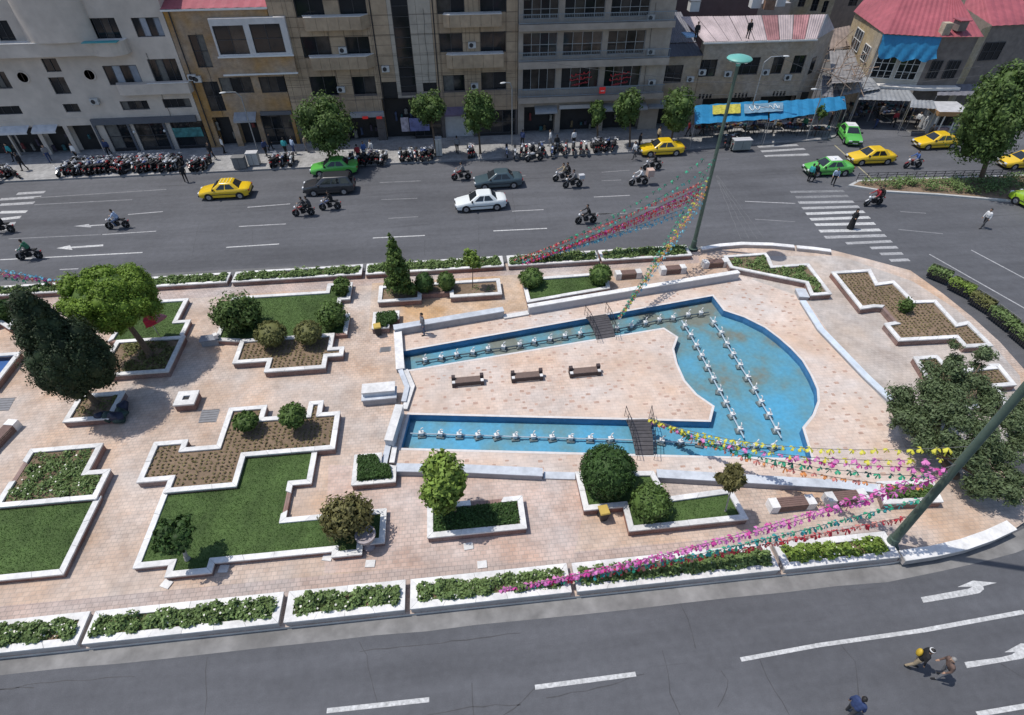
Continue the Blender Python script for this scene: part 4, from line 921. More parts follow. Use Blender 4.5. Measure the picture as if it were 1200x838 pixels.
def boxpart(root, x0, x1, y0, y1, z0, z1, name, mt): m = MB(); m.box(x0, x1, y0, y1, z0, z1); return bpart(m, name, mt, root)
Y0 = 60.4

# --- A: cream modernist block
xa1 = W(247,172,Y0).x; xa0 = -64.; A = bld('cream_block', xa1, Y0, 'cream rendered apartment block with round porthole windows and curved balconies')
ra = [((121,34,36,26),4,'up'),((173.5,32,33,23),4,'up'),((81,25.5,15.5,8.5),2,''),((4,36,20,24),2,''),((60,76.5,18,16),2,''),((70,100.5,19,20),2,''),((2,94,16,20),2,''),
      ((8,129.5,34,10),3,''),((84,126.5,18,10),2,''),((158,123.5,32.5,10.5),4,''),((207.5,121,32.5,10.5),4,''),((194,83,33,28),4,'')]
opsA = [wr(r_[0], Y0) for r_ in ra]; zs = W(150,138,Y0).z
shopsA = [((-60,0),'open'),((2,36),'open'),((41,70),'open'),((75,104),'open'),((118,148),'glass'),((153,190),'glass'),((196,240),'glass')]
ops2 = []
for (a, b), k in shopsA: ops2.append((W(a+8,158,Y0).x, W(b+8,158,Y0).x, 0, zs-.55))
bayA = wr((144,88,40,23), Y0)
wall(A, xa0, xa1, 0, 16.5, Y0, opsA+ops2+[bayA], M_cream)
shell(A, xa0, xa1, 16.5, Y0, 14, M_cream, M_greyroof)
whites = [M_glass, mat('pale_curtain', (.30,.33,.38), .4, .2, 2), M_glass, mat('pale_curtain2', (.22,.25,.30), .4, .2, 2)]
for (r_, c_, f_), o_ in zip(ra, opsA): window(A, *o_, Y0, c_, 1, M_frame, whites if r_[0] > 150 and r_[1] < 50 else M_glass, .16, .05)
window(A, *bayA, Y0-.0, 4, 1, M_frame, whites, .1, .06)
for (a, b), k in shopsA: shopfront(A, W(a+8,158,Y0).x, W(b+8,158,Y0).x, zs-.57, Y0, k, 2)
for c in ((27,90.5),(105,87.5)):       # porthole windows
    p = W(*c, Y0); m = MB(); m.lathe([(.43,.01),(.43,-.07),(.54,-.07),(.54,.01),(.43,.01)], (p.x, Y0, p.z), 24, 'y'); m.f = [f for f in m.f if len(f) == 4]; m.m = m.m[:len(m.f)]; bpart(m, 'porthole_frame', M_cream, A)
    m = MB(); m.lathe([(.44,-.03),(.0001,-.03)], (p.x, Y0, p.z), 24, 'y'); m.box(p.x-.025, p.x+.025, Y0-.05, Y0-.02, p.z-.42, p.z+.42); bpart(m, 'porthole_pane', M_glass, A)
# long balcony parapet and curved tower
zt = W(60,51,Y0-.9).z; zb_ = W(60,67,Y0-.9).z; xr = W(148,48,Y0-.9).x
m = MB(); pl = [(xa0,Y0),(xa0,Y0-.9),(W(112,52,Y0).x,Y0-.9)]+[(W(130,52,Y0).x+1.5*math.sin(t), Y0-.25-1.15*math.cos(t)) for t in np.linspace(-.6,1.57,8)]+[(W(130,52,Y0).x+1.5,Y0)]
m.prism(ccw(pl), zb_, zt, bottom=True); bpart(m, 'balcony', M_cream, A)
m = MB(); m.prism(ccw(offset(ccw(pl), -.03)), zt, zt+.06, bottom=True); bpart(m, 'balcony_coping', mat('pale_coping', (.62,.60,.57), .7), A)
m = MB(); c = W(62,20,Y0); m.prism(ccw([(c.x+2.9*math.cos(t), Y0-1.25*math.sin(t)) for t in np.linspace(0, math.pi, 24)]), zt+.062, 16.4); bpart(m, 'round_stair_tower', M_cream, A, True)
boxpart(A, W(105,48,Y0).x, W(146,48,Y0).x, Y0-1.55, Y0-.9, zt+.065, zt+.12, 'tarpaulin', M_teal)
x0, x1 = W(134,105,Y0-.8).x, W(223,104,Y0-.8).x; z1 = W(180,98.5,Y0-.8).z; z0 = W(180,111,Y0-.8).z
m = MB(); m.prism(ccw([(x0,Y0),(x0+.2,Y0-.6),(x0+.6,Y0-.8),(x1-.1,Y0-.8),(x1,Y0)]), z0, z1, bottom=True); bpart(m, 'balcony', M_cream, A)
boxpart(A, W(172,98,Y0-.8).x, x1+.02, Y0-.86, Y0-.62, z1, z1+.06, 'balcony_coping', mat('pale_coping', (.62,.60,.57), .7))
boxpart(A, W(108,142,Y0).x, xa1-.35, Y0-.35, Y0-.004, zs-.5, zs+.05, 'shop_fascia', mat('dark_fascia', (.10,.11,.13), .35, .1, 1))
awning(A, W(2,150,Y0).x, W(36,150,Y0).x, zs-.35, Y0, .9, .35, mat('white_awning', (.55,.55,.56), .7)); awning(A, W(41,150,Y0).x, W(70,150,Y0).x, zs-.35, Y0, .9, .35, MATS['white_awning'])
for x in (W(112,150,Y0).x, W(152,150,Y0).x, W(194,150,Y0).x): boxpart(A, x-.1, x+.1, Y0-.2, Y0-.005, 0, zs-.52, 'pilaster', mat('dark_fascia', (.10,.11,.13)))
boxpart(A, W(200,152,Y0).x, W(236,152,Y0).x, Y0+.05, Y0+.09, 1.3, 2.2, 'display', mat('teal_display', (.06,.20,.20), .4, .5, 2.5))
m = MB()
for x in (W(196,158,Y0).x, W(160,158,Y0).x): m.ell((x, Y0-.25, 2.1), .12, .12, .12, 8, 6)
bpart(m, 'shop_lamp', M_white, A)
boxpart(A, xa0, xa1-.01, Y0-.03, Y0-.004, zs+.05, zs+.2, 'string_course', M_cream)

# --- B: ochre building with red roof
xb0, xb1 = xa1+.06, W(352,168,Y0).x; zB = W(265,9,Y0).z; B = bld('ochre_building', xb0, Y0, 'narrow ochre brick building with white-framed bay and red metal roof')
opsB = [wr((235,60,18,39),Y0), wr((251,113,19,35),Y0), wr((277,100,38,19),Y0), wr((325,99,41,19),Y0)]; zsB = W(300,132,Y0).z
sB = [(W(254,155,Y0).x, W(274,155,Y0).x, 0, zsB-.3), (W(281,155,Y0).x, W(304,155,Y0).x, 0, zsB-.3), (W(310,155,Y0).x, W(345,155,Y0).x, 0, zsB-.3)]
wall(B, xb0, xb1, 0, zB, Y0, opsB+sB, M_ochre); shell(B, xb0, xb1, zB, Y0, 10, M_ochre, None)
for o_, c_ in zip(opsB, (2,2,3,4)): window(B, *o_, Y0, c_, 2 if c_ == 2 else 1, M_frame, M_glass, .16, .05)
for s_, k in zip(sB, ('open','open','glass')): shopfront(B, s_[0], s_[1], s_[3], Y0, k)
bx0, bx1 = W(250,45,Y0-.5).x, W(338,42,Y0-.5).x; bz0, bz1 = W(295,66,Y0-.5).z, W(295,21,Y0-.5).z; bzl = W(295,87,Y0-.5).z
wB = [wr((271,47,36,34),Y0-.5), wr((313.5,45,36,34),Y0-.5)]
wall(B, bx0, bx1, bz0, bz1, Y0-.5, wB, mat('bay_white', (.55,.53,.52), .7, .1, 2), .2, 'bay_frame')
for o_ in wB: window(B, *o_, Y0-.5, 2, 2, M_frame, M_glass, .12, .05)
m = MB(); m.box(bx0, bx1, Y0-.5, Y0-.004, bzl, bz0-.004); bpart(m, 'bay_panel', M_ochre, B)
for z in (bz0, bzl): boxpart(B, bx0-.1, bx1+.1, Y0-.66, Y0-.502, z-.06, z+.06, 'bay_ledge', M_white)
m = MB(); m.add([(bx0,Y0-.5,bz0),(bx0,Y0,bz0),(bx0,Y0,bz1),(bx0,Y0-.5,bz1),(bx1,Y0-.5,bz0),(bx1,Y0,bz0),(bx1,Y0,bz1),(bx1,Y0-.5,bz1)], [(0,3,2,1),(4,5,6,7),(3,7,6,2)]); bpart(m, 'bay_sides', MATS['bay_white'], B)
roofsheet(B, (xb0-.1,Y0-.25,zB+.02), (xb1+.1,Y0-.25,zB+.02), (xb1+.1,Y0+8,zB+2.2), (xb0-.1,Y0+8,zB+2.2), 9, M_redroof)
boxpart(B, xb0-.1, xb1+.1, Y0-.3, Y0-.005, zB-.14, zB, 'gutter', M_white)
awning(B, W(276,137,Y0).x, W(302,137,Y0).x, zsB+.1, Y0, 1.0, .5, mat('grey_awning', (.30,.31,.33), .7)); boxpart(B, W(306,135,Y0).x, xb1-.1, Y0-.2, Y0-.004, zsB-.25, zsB+.1, 'shop_fascia', MATS['dark_fascia'])
m = MB(); m.path([(xb0+.5, Y0-.12, zB-.1), (xb0+.5, Y0-.12, .3)], .06, 6); bpart(m, 'downpipe', M_dark, B)

# --- C: brown stone-clad block
xc0, xc1 = xb1+.06, W(606,160,Y0).x; zC = 17.5; C_ = bld('stone_block', xc0, Y0, 'brown stone-panelled block with corner balconies and tall glazed stair strip')
rc = [((362,8,34,24),2),((413,6,32,24),2),((371,55,33,24),2),((420,55,28,24),2),((380,101,31,23),2),((427,101,27,23),2),((528,6,32,20),2),((578,5,31,18),2),((528.5,50,27,22),2),((578,49,30,24),2),((532,98,25,20),2),((578.5,95,29,21),2)]
opsC = [wr(r_[0], Y0) for r_ in rc]; strip_ = (W(474,60,Y0).x-.75, W(474,60,Y0).x+.75, W(476,112,Y0).z, zC-1); zsC = W(500,128,Y0).z
sh = [((352,362),'open'),((366,400),'open'),((404,440),'open'),((450,490),'open'),((484,516),'glass'),((520,553),'shutter'),((558,602),'glass')]
sC = [(W(a+2,150,Y0).x, W(b+2,150,Y0).x, 0, zsC-.35 if k != 'open' or a != 450 else zsC+1.2) for (a, b), k in sh]
sl = [wr((457,106,17,20),Y0), wr((504,102,16,10),Y0)]
wall(C_, xc0, xc1, 0, zC, Y0, opsC+[strip_]+sC+sl, M_joint, .3, 'backing_wall'); shell(C_, xc0, xc1, zC, Y0, 16, M_stone, M_greyroof)
seen = 0
for a, b, c, d in cells(xc0, xc1, zsC, 13.2, opsC+[strip_]+sC+sl, 1.0, .85):
    m = MB(); g_ = .012; pale = abs((a+b)/2-W(474,60,Y0).x) < 2.6
    m.box(a+g_, b-g_, Y0-.03-rnd.uniform(0,.006), Y0-.002, c+g_, d-g_); bpart(m, 'stone_panel', M_stone2 if pale and (a+b)/2 > W(474,60,Y0).x-1.4 else M_stone, C_)
for a, b, c, d in cells(xc0, xc1, 0, zsC, sC+sl, 2.2, 1.6):
    m = MB(); m.box(a+.012, b-.012, Y0-.03, Y0-.002, c+.012, d-.012); bpart(m, 'stone_panel', mat('dark_granite', (.10,.09,.09), .4, .2, 2), C_)
for (r_, c_), o_ in zip(rc, opsC): window(C_, *o_, Y0, c_, 1, M_frame, M_glass, .2, .06)
window(C_, *strip_, Y0, 1, 14, M_frame, M_glass, .1, .05, name='stair_glazing')
for s_ in sl: boxpart(C_, s_[0]+.01, s_[1]-.01, Y0+.15, Y0+.2, s_[2], s_[3], 'dark_louvre', M_shop)
for s_, (ab, k) in zip(sC, sh): shopfront(C_, s_[0], s_[1], s_[3]-.02, Y0, k)
for (pxl, pxr, pyt, pyb), cut in [((352,430,20,36),1),((360,437,67,82),1),((519,588,17,32),0),((523,590,64,80),0),((512,600,-30,-14),0),((340,428,-28,-12),1)]:
    yy = Y0-.9; x0, x1 = W(pxl,pyt,yy).x, W(pxr,pyt,yy).x; z1, z0 = W((pxl+pxr)/2,pyt,yy).z, W((pxl+pxr)/2,pyb,yy).z
    m = MB(); pl = [(x0,Y0-.035),(x0+(.0 if cut == 0 else .25),yy),(x1-(.6 if cut else 0),yy),(x1,Y0-.035)]
    if cut == 0: pl = [(x0+.15,Y0-.035),(x0,yy+.25),(x0+.55,yy),(x1,yy),(x1,Y0-.035)]
    m.prism(ccw(pl), z0, z0+.12, bottom=True); bpart(m, 'balcony_slab', M_gconc, C_)
    pl2 = ccw(pl)
    for (p, q) in zip(pl[:-1], pl[1:]):
        L = math.dist(p, q); n = max(1, round(L/.9)); d = Vector((q[0]-p[0], q[1]-p[1], 0)).normalized(); ang = math.atan2(d.y, d.x)
        for k in range(n):
            cx, cy = p[0]+(q[0]-p[0])*(k+.5)/n, p[1]+(q[1]-p[1])*(k+.5)/n; m = MB(); m.cbox((cx, cy, (z0+z1)/2), (L/n-.02, .07, z1-z0-.03), ang); bpart(m, 'balcony_panel', M_stone, C_)
    m = MB(); m.prism(ccw(offset(pl2, -.03)), z1-.03, z1+.03, bottom=True); bpart(m, 'balcony_coping', mat('pale_coping', (.62,.60,.57), .7), C_)
boxpart(C_, W(350,131,Y0).x, W(398,131,Y0).x, Y0-.5, Y0-.035, zsC-.3, zsC-.05, 'shop_canopy', MATS['grey_awning'])
boxpart(C_, W(410,131,Y0).x, W(450,131,Y0).x, Y0-.4, Y0-.035, zsC-.45, zsC+.02, 'shop_fascia', MATS['grey_awning'])
M_rsign = bpy.data.materials.new('red_sign'); M_rsign.use_nodes = True; q = M_rsign.node_tree.nodes['Principled BSDF']; q.inputs['Base Color'].default_value = (.75,.03,.03,1); q.inputs['Emission Color'].default_value = (1,.04,.03,1); q.inputs['Emission Strength'].default_value = .06
for cx in (428,444.5): p = W(cx,138,Y0-.5); boxpart(C_, p.x-.27, p.x+.27, Y0-.55, Y0-.42, p.z-.11, p.z+.11, 'red_sign', M_rsign)
awning(C_, W(521,132,Y0).x, W(552,132,Y0).x, zsC+.15, Y0-.03, .8, .5, mat('mauve_awning', (.14,.11,.17), .7))
boxpart(C_, W(480,146,Y0-.1).x, W(503,146,Y0-.1).x, Y0-.12, Y0-.04, 1.0, 2.3, 'banner', mat('blue_banner', (.16,.17,.34), .6, .35, 2.5))
boxpart(C_, W(470,146,Y0-.1).x, W(479,146,Y0-.1).x, Y0-.12, Y0-.04, 1.0, 2.4, 'poster', mat('pale_poster', (.40,.36,.42), .6, .4, 3))
for cx in (441, 511): p = W(cx, 60, Y0); m = MB(); m.path([(p.x, Y0-.07, 13.5), (p.x, Y0-.07, zsC+.2)], .05, 6); bpart(m, 'downpipe', M_dark, C_)

# --- D: grey concrete glazed block
xd0, xd1 = xc1+.06, W(768,152,Y0).x; zD = 16.; D = bld('glazed_block', xd0, Y0, 'grey concrete block with wide glazed floors, railed balconies and red script lettering')
cols_ = [W(609,100,Y0).x, W(654,100,Y0).x, W(704,100,Y0).x, W(752,100,Y0).x, xd1]; cw_ = .28
rows_ = [(-42,-8),(-2,21),(37,65),(79,104)]; opsD = []
def zD_(py): return W(690, py, Y0).z
for (pt_, pb_) in rows_:
    for a, b in zip(cols_[:3], cols_[1:4]): opsD.append((a+cw_, b-cw_, zD_(pb_), zD_(pt_)))
zsD = zD_(121); shD = [((614,650),'open'),((656,700),'open'),((706,748),'open')]
sD = [(W(a,145,Y0).x, W(b,145,Y0).x, 0, zsD-.15) for (a, b), k in shD]
wall(D, xd0, xd1, 0, zD, Y0, opsD+sD, M_gconc); shell(D, xd0, xd1, zD, Y0, 16, M_gconc, M_greyroof)
M_glass2 = mat('window_glass_warm', (.045,.04,.036), .1, .6, 1.0, spec=.6)
for i, o_ in enumerate(opsD): window(D, *o_, Y0, 4, 2 if i < 9 else 1, mat('alu_frame', (.38,.39,.40), .4), [M_glass, M_glass2, M_glass, M_glass2], .2, .045)
for s_, (ab, k) in zip(sD, shD): shopfront(D, s_[0], s_[1], s_[3]-.02, Y0, k)
for (pyt, pyb) in ((27.5,35),(71,79),(112.5,119),(-16,-9)):
    z1, z0 = W(690,pyt,Y0-.9).z, W(690,pyb,Y0-.9).z; x0, x1 = xd0-.05, xd1-.1
    boxpart(D, x0, x1, Y0-.9, Y0-.003, z0, z1, 'balcony_slab', M_gconc)
    m = MB(); zt_ = z1+.85; yy = Y0-.82
    m.box(x0+.02, x1-.02, yy-.03, yy+.03, zt_-.06, zt_); m.box(x0+.02, x1-.02, yy-.02, yy+.02, z1+.1, z1+.15)
    k = int((x1-x0)/.16)
    for i in range(k+1): x = x0+.05+(x1-x0-.1)*i/k; m.box(x-.012, x+.012, yy-.012, yy+.012, z1, zt_-.06)
    bpart(m, 'railing', mat('bluegrey_rail', (.20,.24,.27), .5), D)
p = W(706,106,Y0-1); boxpart(D, p.x-.3, p.x+.3, Y0-1.02, Y0-.92, p.z-.3, p.z+.3, 'red_sign', M_rsign); boxpart(D, p.x-.19, p.x+.19, Y0-1.03, Y0-1.021, p.z-.08, p.z+.0, 'sign_bar', M_white)
M_script = mat('red_lettering', (.50,.05,.06), .6, .1, 3)
for cx in (680, 726):      # red handwritten lettering on the glazing
    p = W(cx, 92, Y0+.05); m = MB()
    for row, (dz, s_, wd) in enumerate(((.42,.5,1.0),(-.02,.62,1.05),(-.5,.4,.8))):
        ph = 30+row*8; pts = [(p.x-wd+2*wd*t+.13*math.cos(t*ph), Y0+.1, p.z+dz+.22*s_*math.sin(t*ph)*(.55+.45*math.sin(t*11+row*2))+.3*(t-.5)) for t in np.linspace(0, 1, 90)]
        m.path(pts, .04 if row < 2 else .025, 5)
    bpart(m, 'script_lettering', M_script if True else 0, D)
awning(D, W(626,126,Y0).x, W(652,126,Y0).x, zsD-.05, Y0, .8, .4, MATS['grey_awning']); boxpart(D, W(655,122,Y0).x, W(700,122,Y0).x, Y0-.3, Y0-.004, zsD-.4, zsD-.02, 'shutter_box', M_shutter)
awning(D, W(704,126,Y0).x, W(756,126,Y0).x, zsD-.05, Y0, 1.0, .35, MATS['grey_awning'])

# air conditioners and cables on the fronts
def aircon(root, px, py, Y):
    p = W(px, py, Y); m = MB(); m.box(p.x-.36, p.x+.36, Y-.36, Y-.06, p.z-.26, p.z+.26); o = bpart(m, 'air_conditioner', mat('ac_shell', (.46,.46,.45), .6, .12, 3), root)
    m = MB(); m.lathe([(.2,Y-.365),(.19,Y-.37),(.0001,Y-.37)], (p.x-.08,0,p.z), 12, 'y'); m.build('fan_grille', M_dark, o); m = MB(); m.box(p.x-.3,p.x-.26,Y-.3,Y-.035,p.z-.32,p.z-.26); m.box(p.x+.26,p.x+.3,Y-.3,Y-.035,p.z-.32,p.z-.26); m.build('bracket', M_dark, o)
for r_, a, b in [(A,96,60),(A,232,92),(A,112,118),(B,226,90),(C_,402,58),(C_,452,80),(C_,553,52),(C_,556,100),(D,762,60),(D,763,96),(D,762,20),(C_,400,104)]: aircon(r_, a, b, Y0)
for r_, x_, z0_, z1_ in [(A, W(170,60,Y0).x, 3.2, 9.), (C_, W(500,60,Y0).x, 3.6, 12.), (D, W(760,60,Y0).x, 3.4, 12.), (B, W(246,90,Y0).x, 3., 10.5)]:
    m = MB(); m.path([(x_+.06*math.sin(k*1.7), Y0-.05, z0_+(z1_-z0_)*k/9) for k in range(10)], .018, 4); bpart(m, 'cable', M_dark, r_)
# --- E: small beige house, F: buff brick corner house
Y1 = 61.; xe0, xe1 = xd1+.06, W(816,100,Y1).x; zE = W(790,66,Y1).z; E_ = bld('beige_house', xe0, Y1, 'small two-storey beige house with dark ribbed roof between the glazed block and brick house')
oE = [wr((786,87,27,21),Y1)]; zsE = W(790,118,Y1).z; sE = [(W(762,140,Y1).x, W(806,140,Y1).x, 0, zsE-.2)]
wall(E_, xe0, xe1, 0, zE, Y1, oE+sE, M_buff); shell(E_, xe0, xe1, zE, Y1, 8, M_buff, None); window(E_, *oE[0], Y1, 3, 2, M_frame, M_glass, .16); shopfront(E_, sE[0][0], sE[0][1], zsE-.22, Y1, 'open')
roofsheet(E_, (xe0,Y1-.35,zE+.05), (xe1,Y1-.35,zE+.05), (xe1,Y1+2.2,zE+.6), (xe0,Y1+2.2,zE+.6), 10, mat('dark_blue_roof', (.06,.06,.075), .5, .2, 2), amp=.03)
roofsheet(E_, (xe0,Y1+2.2,zE+.65), (xe1,Y1+2.2,zE+.65), (xe1,Y1+8,zE+2.2), (xe0,Y1+8,zE+2.2), 16, M_greyroof, amp=.05)
awning(E_, W(757,120,Y1).x, W(806,120,Y1).x, zsE+.1, Y1, 1.1, .3, MATS['grey_awning'])
xf0, xf1 = xe1+.05, W(950,60,Y1).x; zF = 8.35; F_ = bld('buff_brick_house', xf0, Y1, 'long buff brick corner house with weathered pink corrugated roof above the blue tarpaulins')
oF = [wr((828,80,23,20),Y1), wr((876,77.5,27,20),Y1), wr((911.5,76,13,21),Y1), wr((935.5,75.5,14,21),Y1)]
sF = [(W(820,135,Y1).x, W(880,135,Y1).x, 0, 2.9), (W(886,135,Y1).x, W(945,135,Y1).x, 0, 2.9)]
vents = [wr((820+i*4.2,113,2.6,6),Y1) for i in range(4)]+[wr((862+i*4.2,112,2.6,6),Y1) for i in range(4)]+[wr((907+i*4,110,2.6,6),Y1) for i in range(4)]
wall(F_, xf0, xf1, 0, zF, Y1, oF+sF+vents, M_buff); shell(F_, xf0, xf1, zF, Y1, .95, M_buff, None)
for o_, c_ in zip(oF, (3,3,2,2)): window(F_, *o_, Y1, c_, 2, M_frame, M_glass, .16, .05)
for o_ in vents: boxpart(F_, o_[0], o_[1], Y1+.12, Y1+.15, o_[2], o_[3], 'vent', M_shop)
for s_ in sF: shopfront(F_, s_[0], s_[1], 2.88, Y1, 'open')
k1 = P(978,35,zF); side = Vector((k1.x-xf1, k1.y-Y1, 0)); m = MB(); m.add([(xf1,Y1,0),(k1.x,k1.y,0),(k1.x,k1.y,zF),(xf1,Y1,zF)], [(0,1,2,3)]); bpart(m, 'side_wall', M_buff, F_)
for t in (.35,):      # window in the chamfered end
    a = Vector((xf1,Y1,0)).lerp(Vector((k1.x,k1.y,0)), t); u = side.normalized(); nn = Vector((u.y,-u.x,0)); m = MB(); m.cbox((a.x+nn.x*.02, a.y+nn.y*.02, 5.5), (1.0,.06,1.6), math.atan2(u.y,u.x)); bpart(m, 'window', M_glass, F_)
rA, rB = P(797,20,10.2), P(968,17,10.2)
a_, b_ = Vector((xf0-.3,Y1-.3,zF+.06)), Vector((xf1+.1,Y1-.3,zF+.06)); nS = 9
for i in range(nS):      # separate corrugated roof sheets
    t0, t1 = i/nS+.002, (i+1)/nS-.002; dz = Vector((0,0,rnd.uniform(0,.03)))
    roofsheet(F_, a_.lerp(b_,t0)+dz, a_.lerp(b_,t1)+dz, rA.lerp(rB,t1)+dz, rA.lerp(rB,t0)+dz, 6, mat('pink_roof_red', (.42,.20,.20), .6, .35, 1.2, var2=.35) if i in (5,7) else M_pinkroof, 'roof_sheet', .035)
k2 = P(978,34,zF+.05); roofsheet(F_, b_, k2, rB+Vector((.3,.2,0)), rB, 5, mat('grey_sheet', (.36,.36,.37), .5, .2, 1.5), 'roof_sheet', .04)
boxpart(F_, xf0-.3, xf1+.12, Y1-.4, Y1-.004, zF-.1, zF+.04, 'eaves', mat('pale_coping', (.62,.60,.57), .7))
boxpart(F_, W(805,47,Y1-.45).x, W(818,47,Y1-.45).x, Y1-.2, Y1+1.4, zF+.5, zF+.62, 'blue_sheet', mat('pale_blue_sheet', (.25,.42,.62), .5))
# --- things behind
def backblock(label, px0, px1, pyt, Yb, mt, zt=None, wins=(), roof=M_greyroof, name='back_building'):
    x0, x1 = W(px0,12,Yb).x, W(px1,12,Yb).x; z = zt if zt else W((px0+px1)/2, pyt, Yb).z; r_ = bld(name, x0, Yb, label); ow = [wr(c, Yb) for c in wins]
    wall(r_, x0, x1, 0, z, Yb, ow, mt); shell(r_, x0, x1, z, Yb, 12, mt, roof)
    for o_ in ow: window(r_, *o_, Yb, 2, 2, M_frame, M_glass, .15, .06)
    return r_
backblock('dark maroon blind-walled building behind the small beige house', 762, 888, -40, 71.5, mat('maroon_render', (.115,.075,.075), .8, .12, 1.5))
backblock('grey low building behind the pink roof with rooftop clutter', 886, 925, 4, 76, M_gconc, roof=mat('pale_roof', (.30,.30,.31), .8, .2, 1))
backblock('tall buff building far down the side street', 922, 975, -30, 84, M_ybrick, wins=[(940,2,8,12),(955,6,8,14),(967,8,6,14)])
backblock('brick building beside the second red roof in the distance', 975, 1045, -30, 92, mat('dull_brick', (.26,.20,.16), .85, .2, 1.5), wins=[(1000,2,10,10),(1025,2,10,10)])
backblock('dark blind building beyond the gabled house', 1180, 1330, -40, 84, mat('dull_brick2', (.24,.20,.17), .85, .2, 1.5))
backblock('pale distant building beyond the market', 1040, 1185, -50, 96, M_gconc)
for a, b in ((822,84),(852,86),(896,84),(922,90)): aircon(F_, a, b, Y1)
aircon(E_, 808, 92, Y1)
# clutter on the roofs behind
for i, (a, b, lab) in enumerate([(884,8,'white rooftop water tank on the grey low building'),(900,10,'rusty rooftop cooler on the grey low building'),(912,6,'pale rooftop cooler box beside the rusty one'),(812,12,'white bundle of sacks at the foot of the maroon wall')]):
    q = P(a, b, 10.2 if i < 3 else 10.0); e = empty('rooftop_unit', (q.x, q.y, q.z-.1), rnd.uniform(-.4,.4), lab, 'rooftop unit'); MB().cbox((0,0,.5),(1.0,.9,.9)).build('casing', [M_white, mat('rusty_steel', (.22,.13,.09), .8, .3, 3), M_shutter, M_white][i], e); MB().cbox((0,0,1.0),(1.1,1.0,.08)).build('lid', M_steel, e); MB().tube((.4,.3,.0),(.4,.3,1.7),.04,n=6).build('pipe', M_steel, e)
# --- G: red-roofed corner house
g = [P(1003,14,8.3), P(1035,39,8.3), P(1098,46,8.0), P(1146,46,8.0), P(1190,42,8.0)]
G = bld('corner_house', g[1].x, g[1].y, 'yellow brick corner house with red metal roof and blue tarpaulin over its balcony')
def quadwall(root, p, q, z0, z1, mt, name='wall'):
    m = MB(); m.add([(p.x,p.y,z0),(q.x,q.y,z0),(q.x,q.y,z1),(p.x,p.y,z1)], [(0,1,2,3)]); return bpart(m, name, mt, root)
quadwall(G, g[0], g[1], 0, 8.3, M_ybrick); quadwall(G, g[1], g[2], 3.2, 8.3, mat('pale_plaster', (.44,.41,.36), .85, .15, 1.5)); quadwall(G, g[2], g[3], 0, 8.2, mat('dark_plaster', (.17,.145,.13), .9, .25, 1.5))
def wallwin(root, p, q, t0, t1, z0, z1, frame=M_wframe, cols=3, rows=2, off=.06, glass=M_glass):
    u = (q-p); u.z = 0; L = u.length; u.normalize(); nn = Vector((u.y,-u.x,0)); ang = math.atan2(u.y,u.x); c = p.lerp(q, (t0+t1)/2); wd = (t1-t0)*L; m = MB()
    def bar(s0, s1, za, zb): cc = p+u*((s0+s1)/2*1.0); m.cbox((cc.x+nn.x*off, cc.y+nn.y*off, (za+zb)/2), (s1-s0, .09, zb-za), ang)
    s0, s1 = t0*L, t1*L; f = .06
    bar(s0,s1,z0,z0+f); bar(s0,s1,z1-f,z1)
    for i in range(cols+1): x = s0+(s1-s0)*i/cols; bar(x-f/2,x+f/2,z0+f,z1-f)
    for k in range(1, rows): z = z0+(z1-z0)*k/rows; bar(s0,s1,z-.02,z+.02)
    wo = bpart(m, 'window', frame, root); m = MB(); m.cbox((c.x+nn.x*(off-.02), c.y+nn.y*(off-.02), (z0+z1)/2), (wd-.02,.03,z1-z0-.02), ang); m.build('pane', glass, wo); return wo
wallwin(G, g[0], g[1], .25, .5, 5.2, 7.3); wallwin(G, g[0], g[1], .66, .85, 5.0, 6.6); wallwin(G, g[1], g[2], .06, .44, 4.0, 6.3, cols=3, rows=3); wallwin(G, g[1], g[2], .52, .9, 4.0, 6.3, cols=3, rows=3); wallwin(G, g[2], g[3], .15, .4, 4.2, 6.0, M_frame); wallwin(G, g[2], g[3], .55, .85, 4.2, 6.0, M_frame)
q1 = g[1].lerp(g[2], .5); led = [g[1]+Vector((-.9,-.2,0)), g[1]+Vector((.1,-1.1,0)), g[2]+Vector((.1,-1.1,0)), g[3]+Vector((0,-.9,0)), g[3], g[2], g[1]]
m = MB(); m.prism(ccw([(p.x,p.y) for p in led]), 3.25, 3.5, bottom=True); bpart(m, 'ledge', mat('pale_coping', (.62,.60,.57), .7), G)
# tarpaulin: a draped, wrinkled cloth
m = MB(); V = []; nx, nz = 24, 7
for i in range(nx+1):
    t = i/nx; p = g[1].lerp(g[2], -.03+1.06*t)
    for k in range(nz+1):
        s = k/nz; z = 8.25-2.0*s-.15*math.sin(t*math.pi)*s-(.18 if k == nz else 0)*math.sin(t*17); V.append((p.x+.05*math.sin(i*1.9+k), p.y-.25-.55*s-.12*math.sin(i*1.3+k*1.1)*s-.1*math.sin(t*3.1), z))
m.add(V, [(i*(nz+1)+k, (i+1)*(nz+1)+k, (i+1)*(nz+1)+k+1, i*(nz+1)+k+1) for i in range(nx) for k in range(nz)]); bpart(m, 'tarpaulin', M_blue, G, True)
rz = 11.3; pk0, pk1 = P(1062,-18,rz), P(1115,-16,rz)
ev = [g[0]+Vector((-.3,0,.05)), g[1]+Vector((-.2,-.5,.05)), g[2]+Vector((.1,-.5,.3)), g[3]+Vector((.2,-.4,.3))]
roofsheet(G, ev[0], ev[1], pk0, pk0+Vector((-.3,4,0)), 8, M_redroof, amp=.05); roofsheet(G, ev[1], ev[2], pk1, pk0, 10, M_redroof, amp=.05); roofsheet(G, ev[2], ev[3], pk1+Vector((.3,.3,0)), pk1, 7, M_redroof, amp=.05)
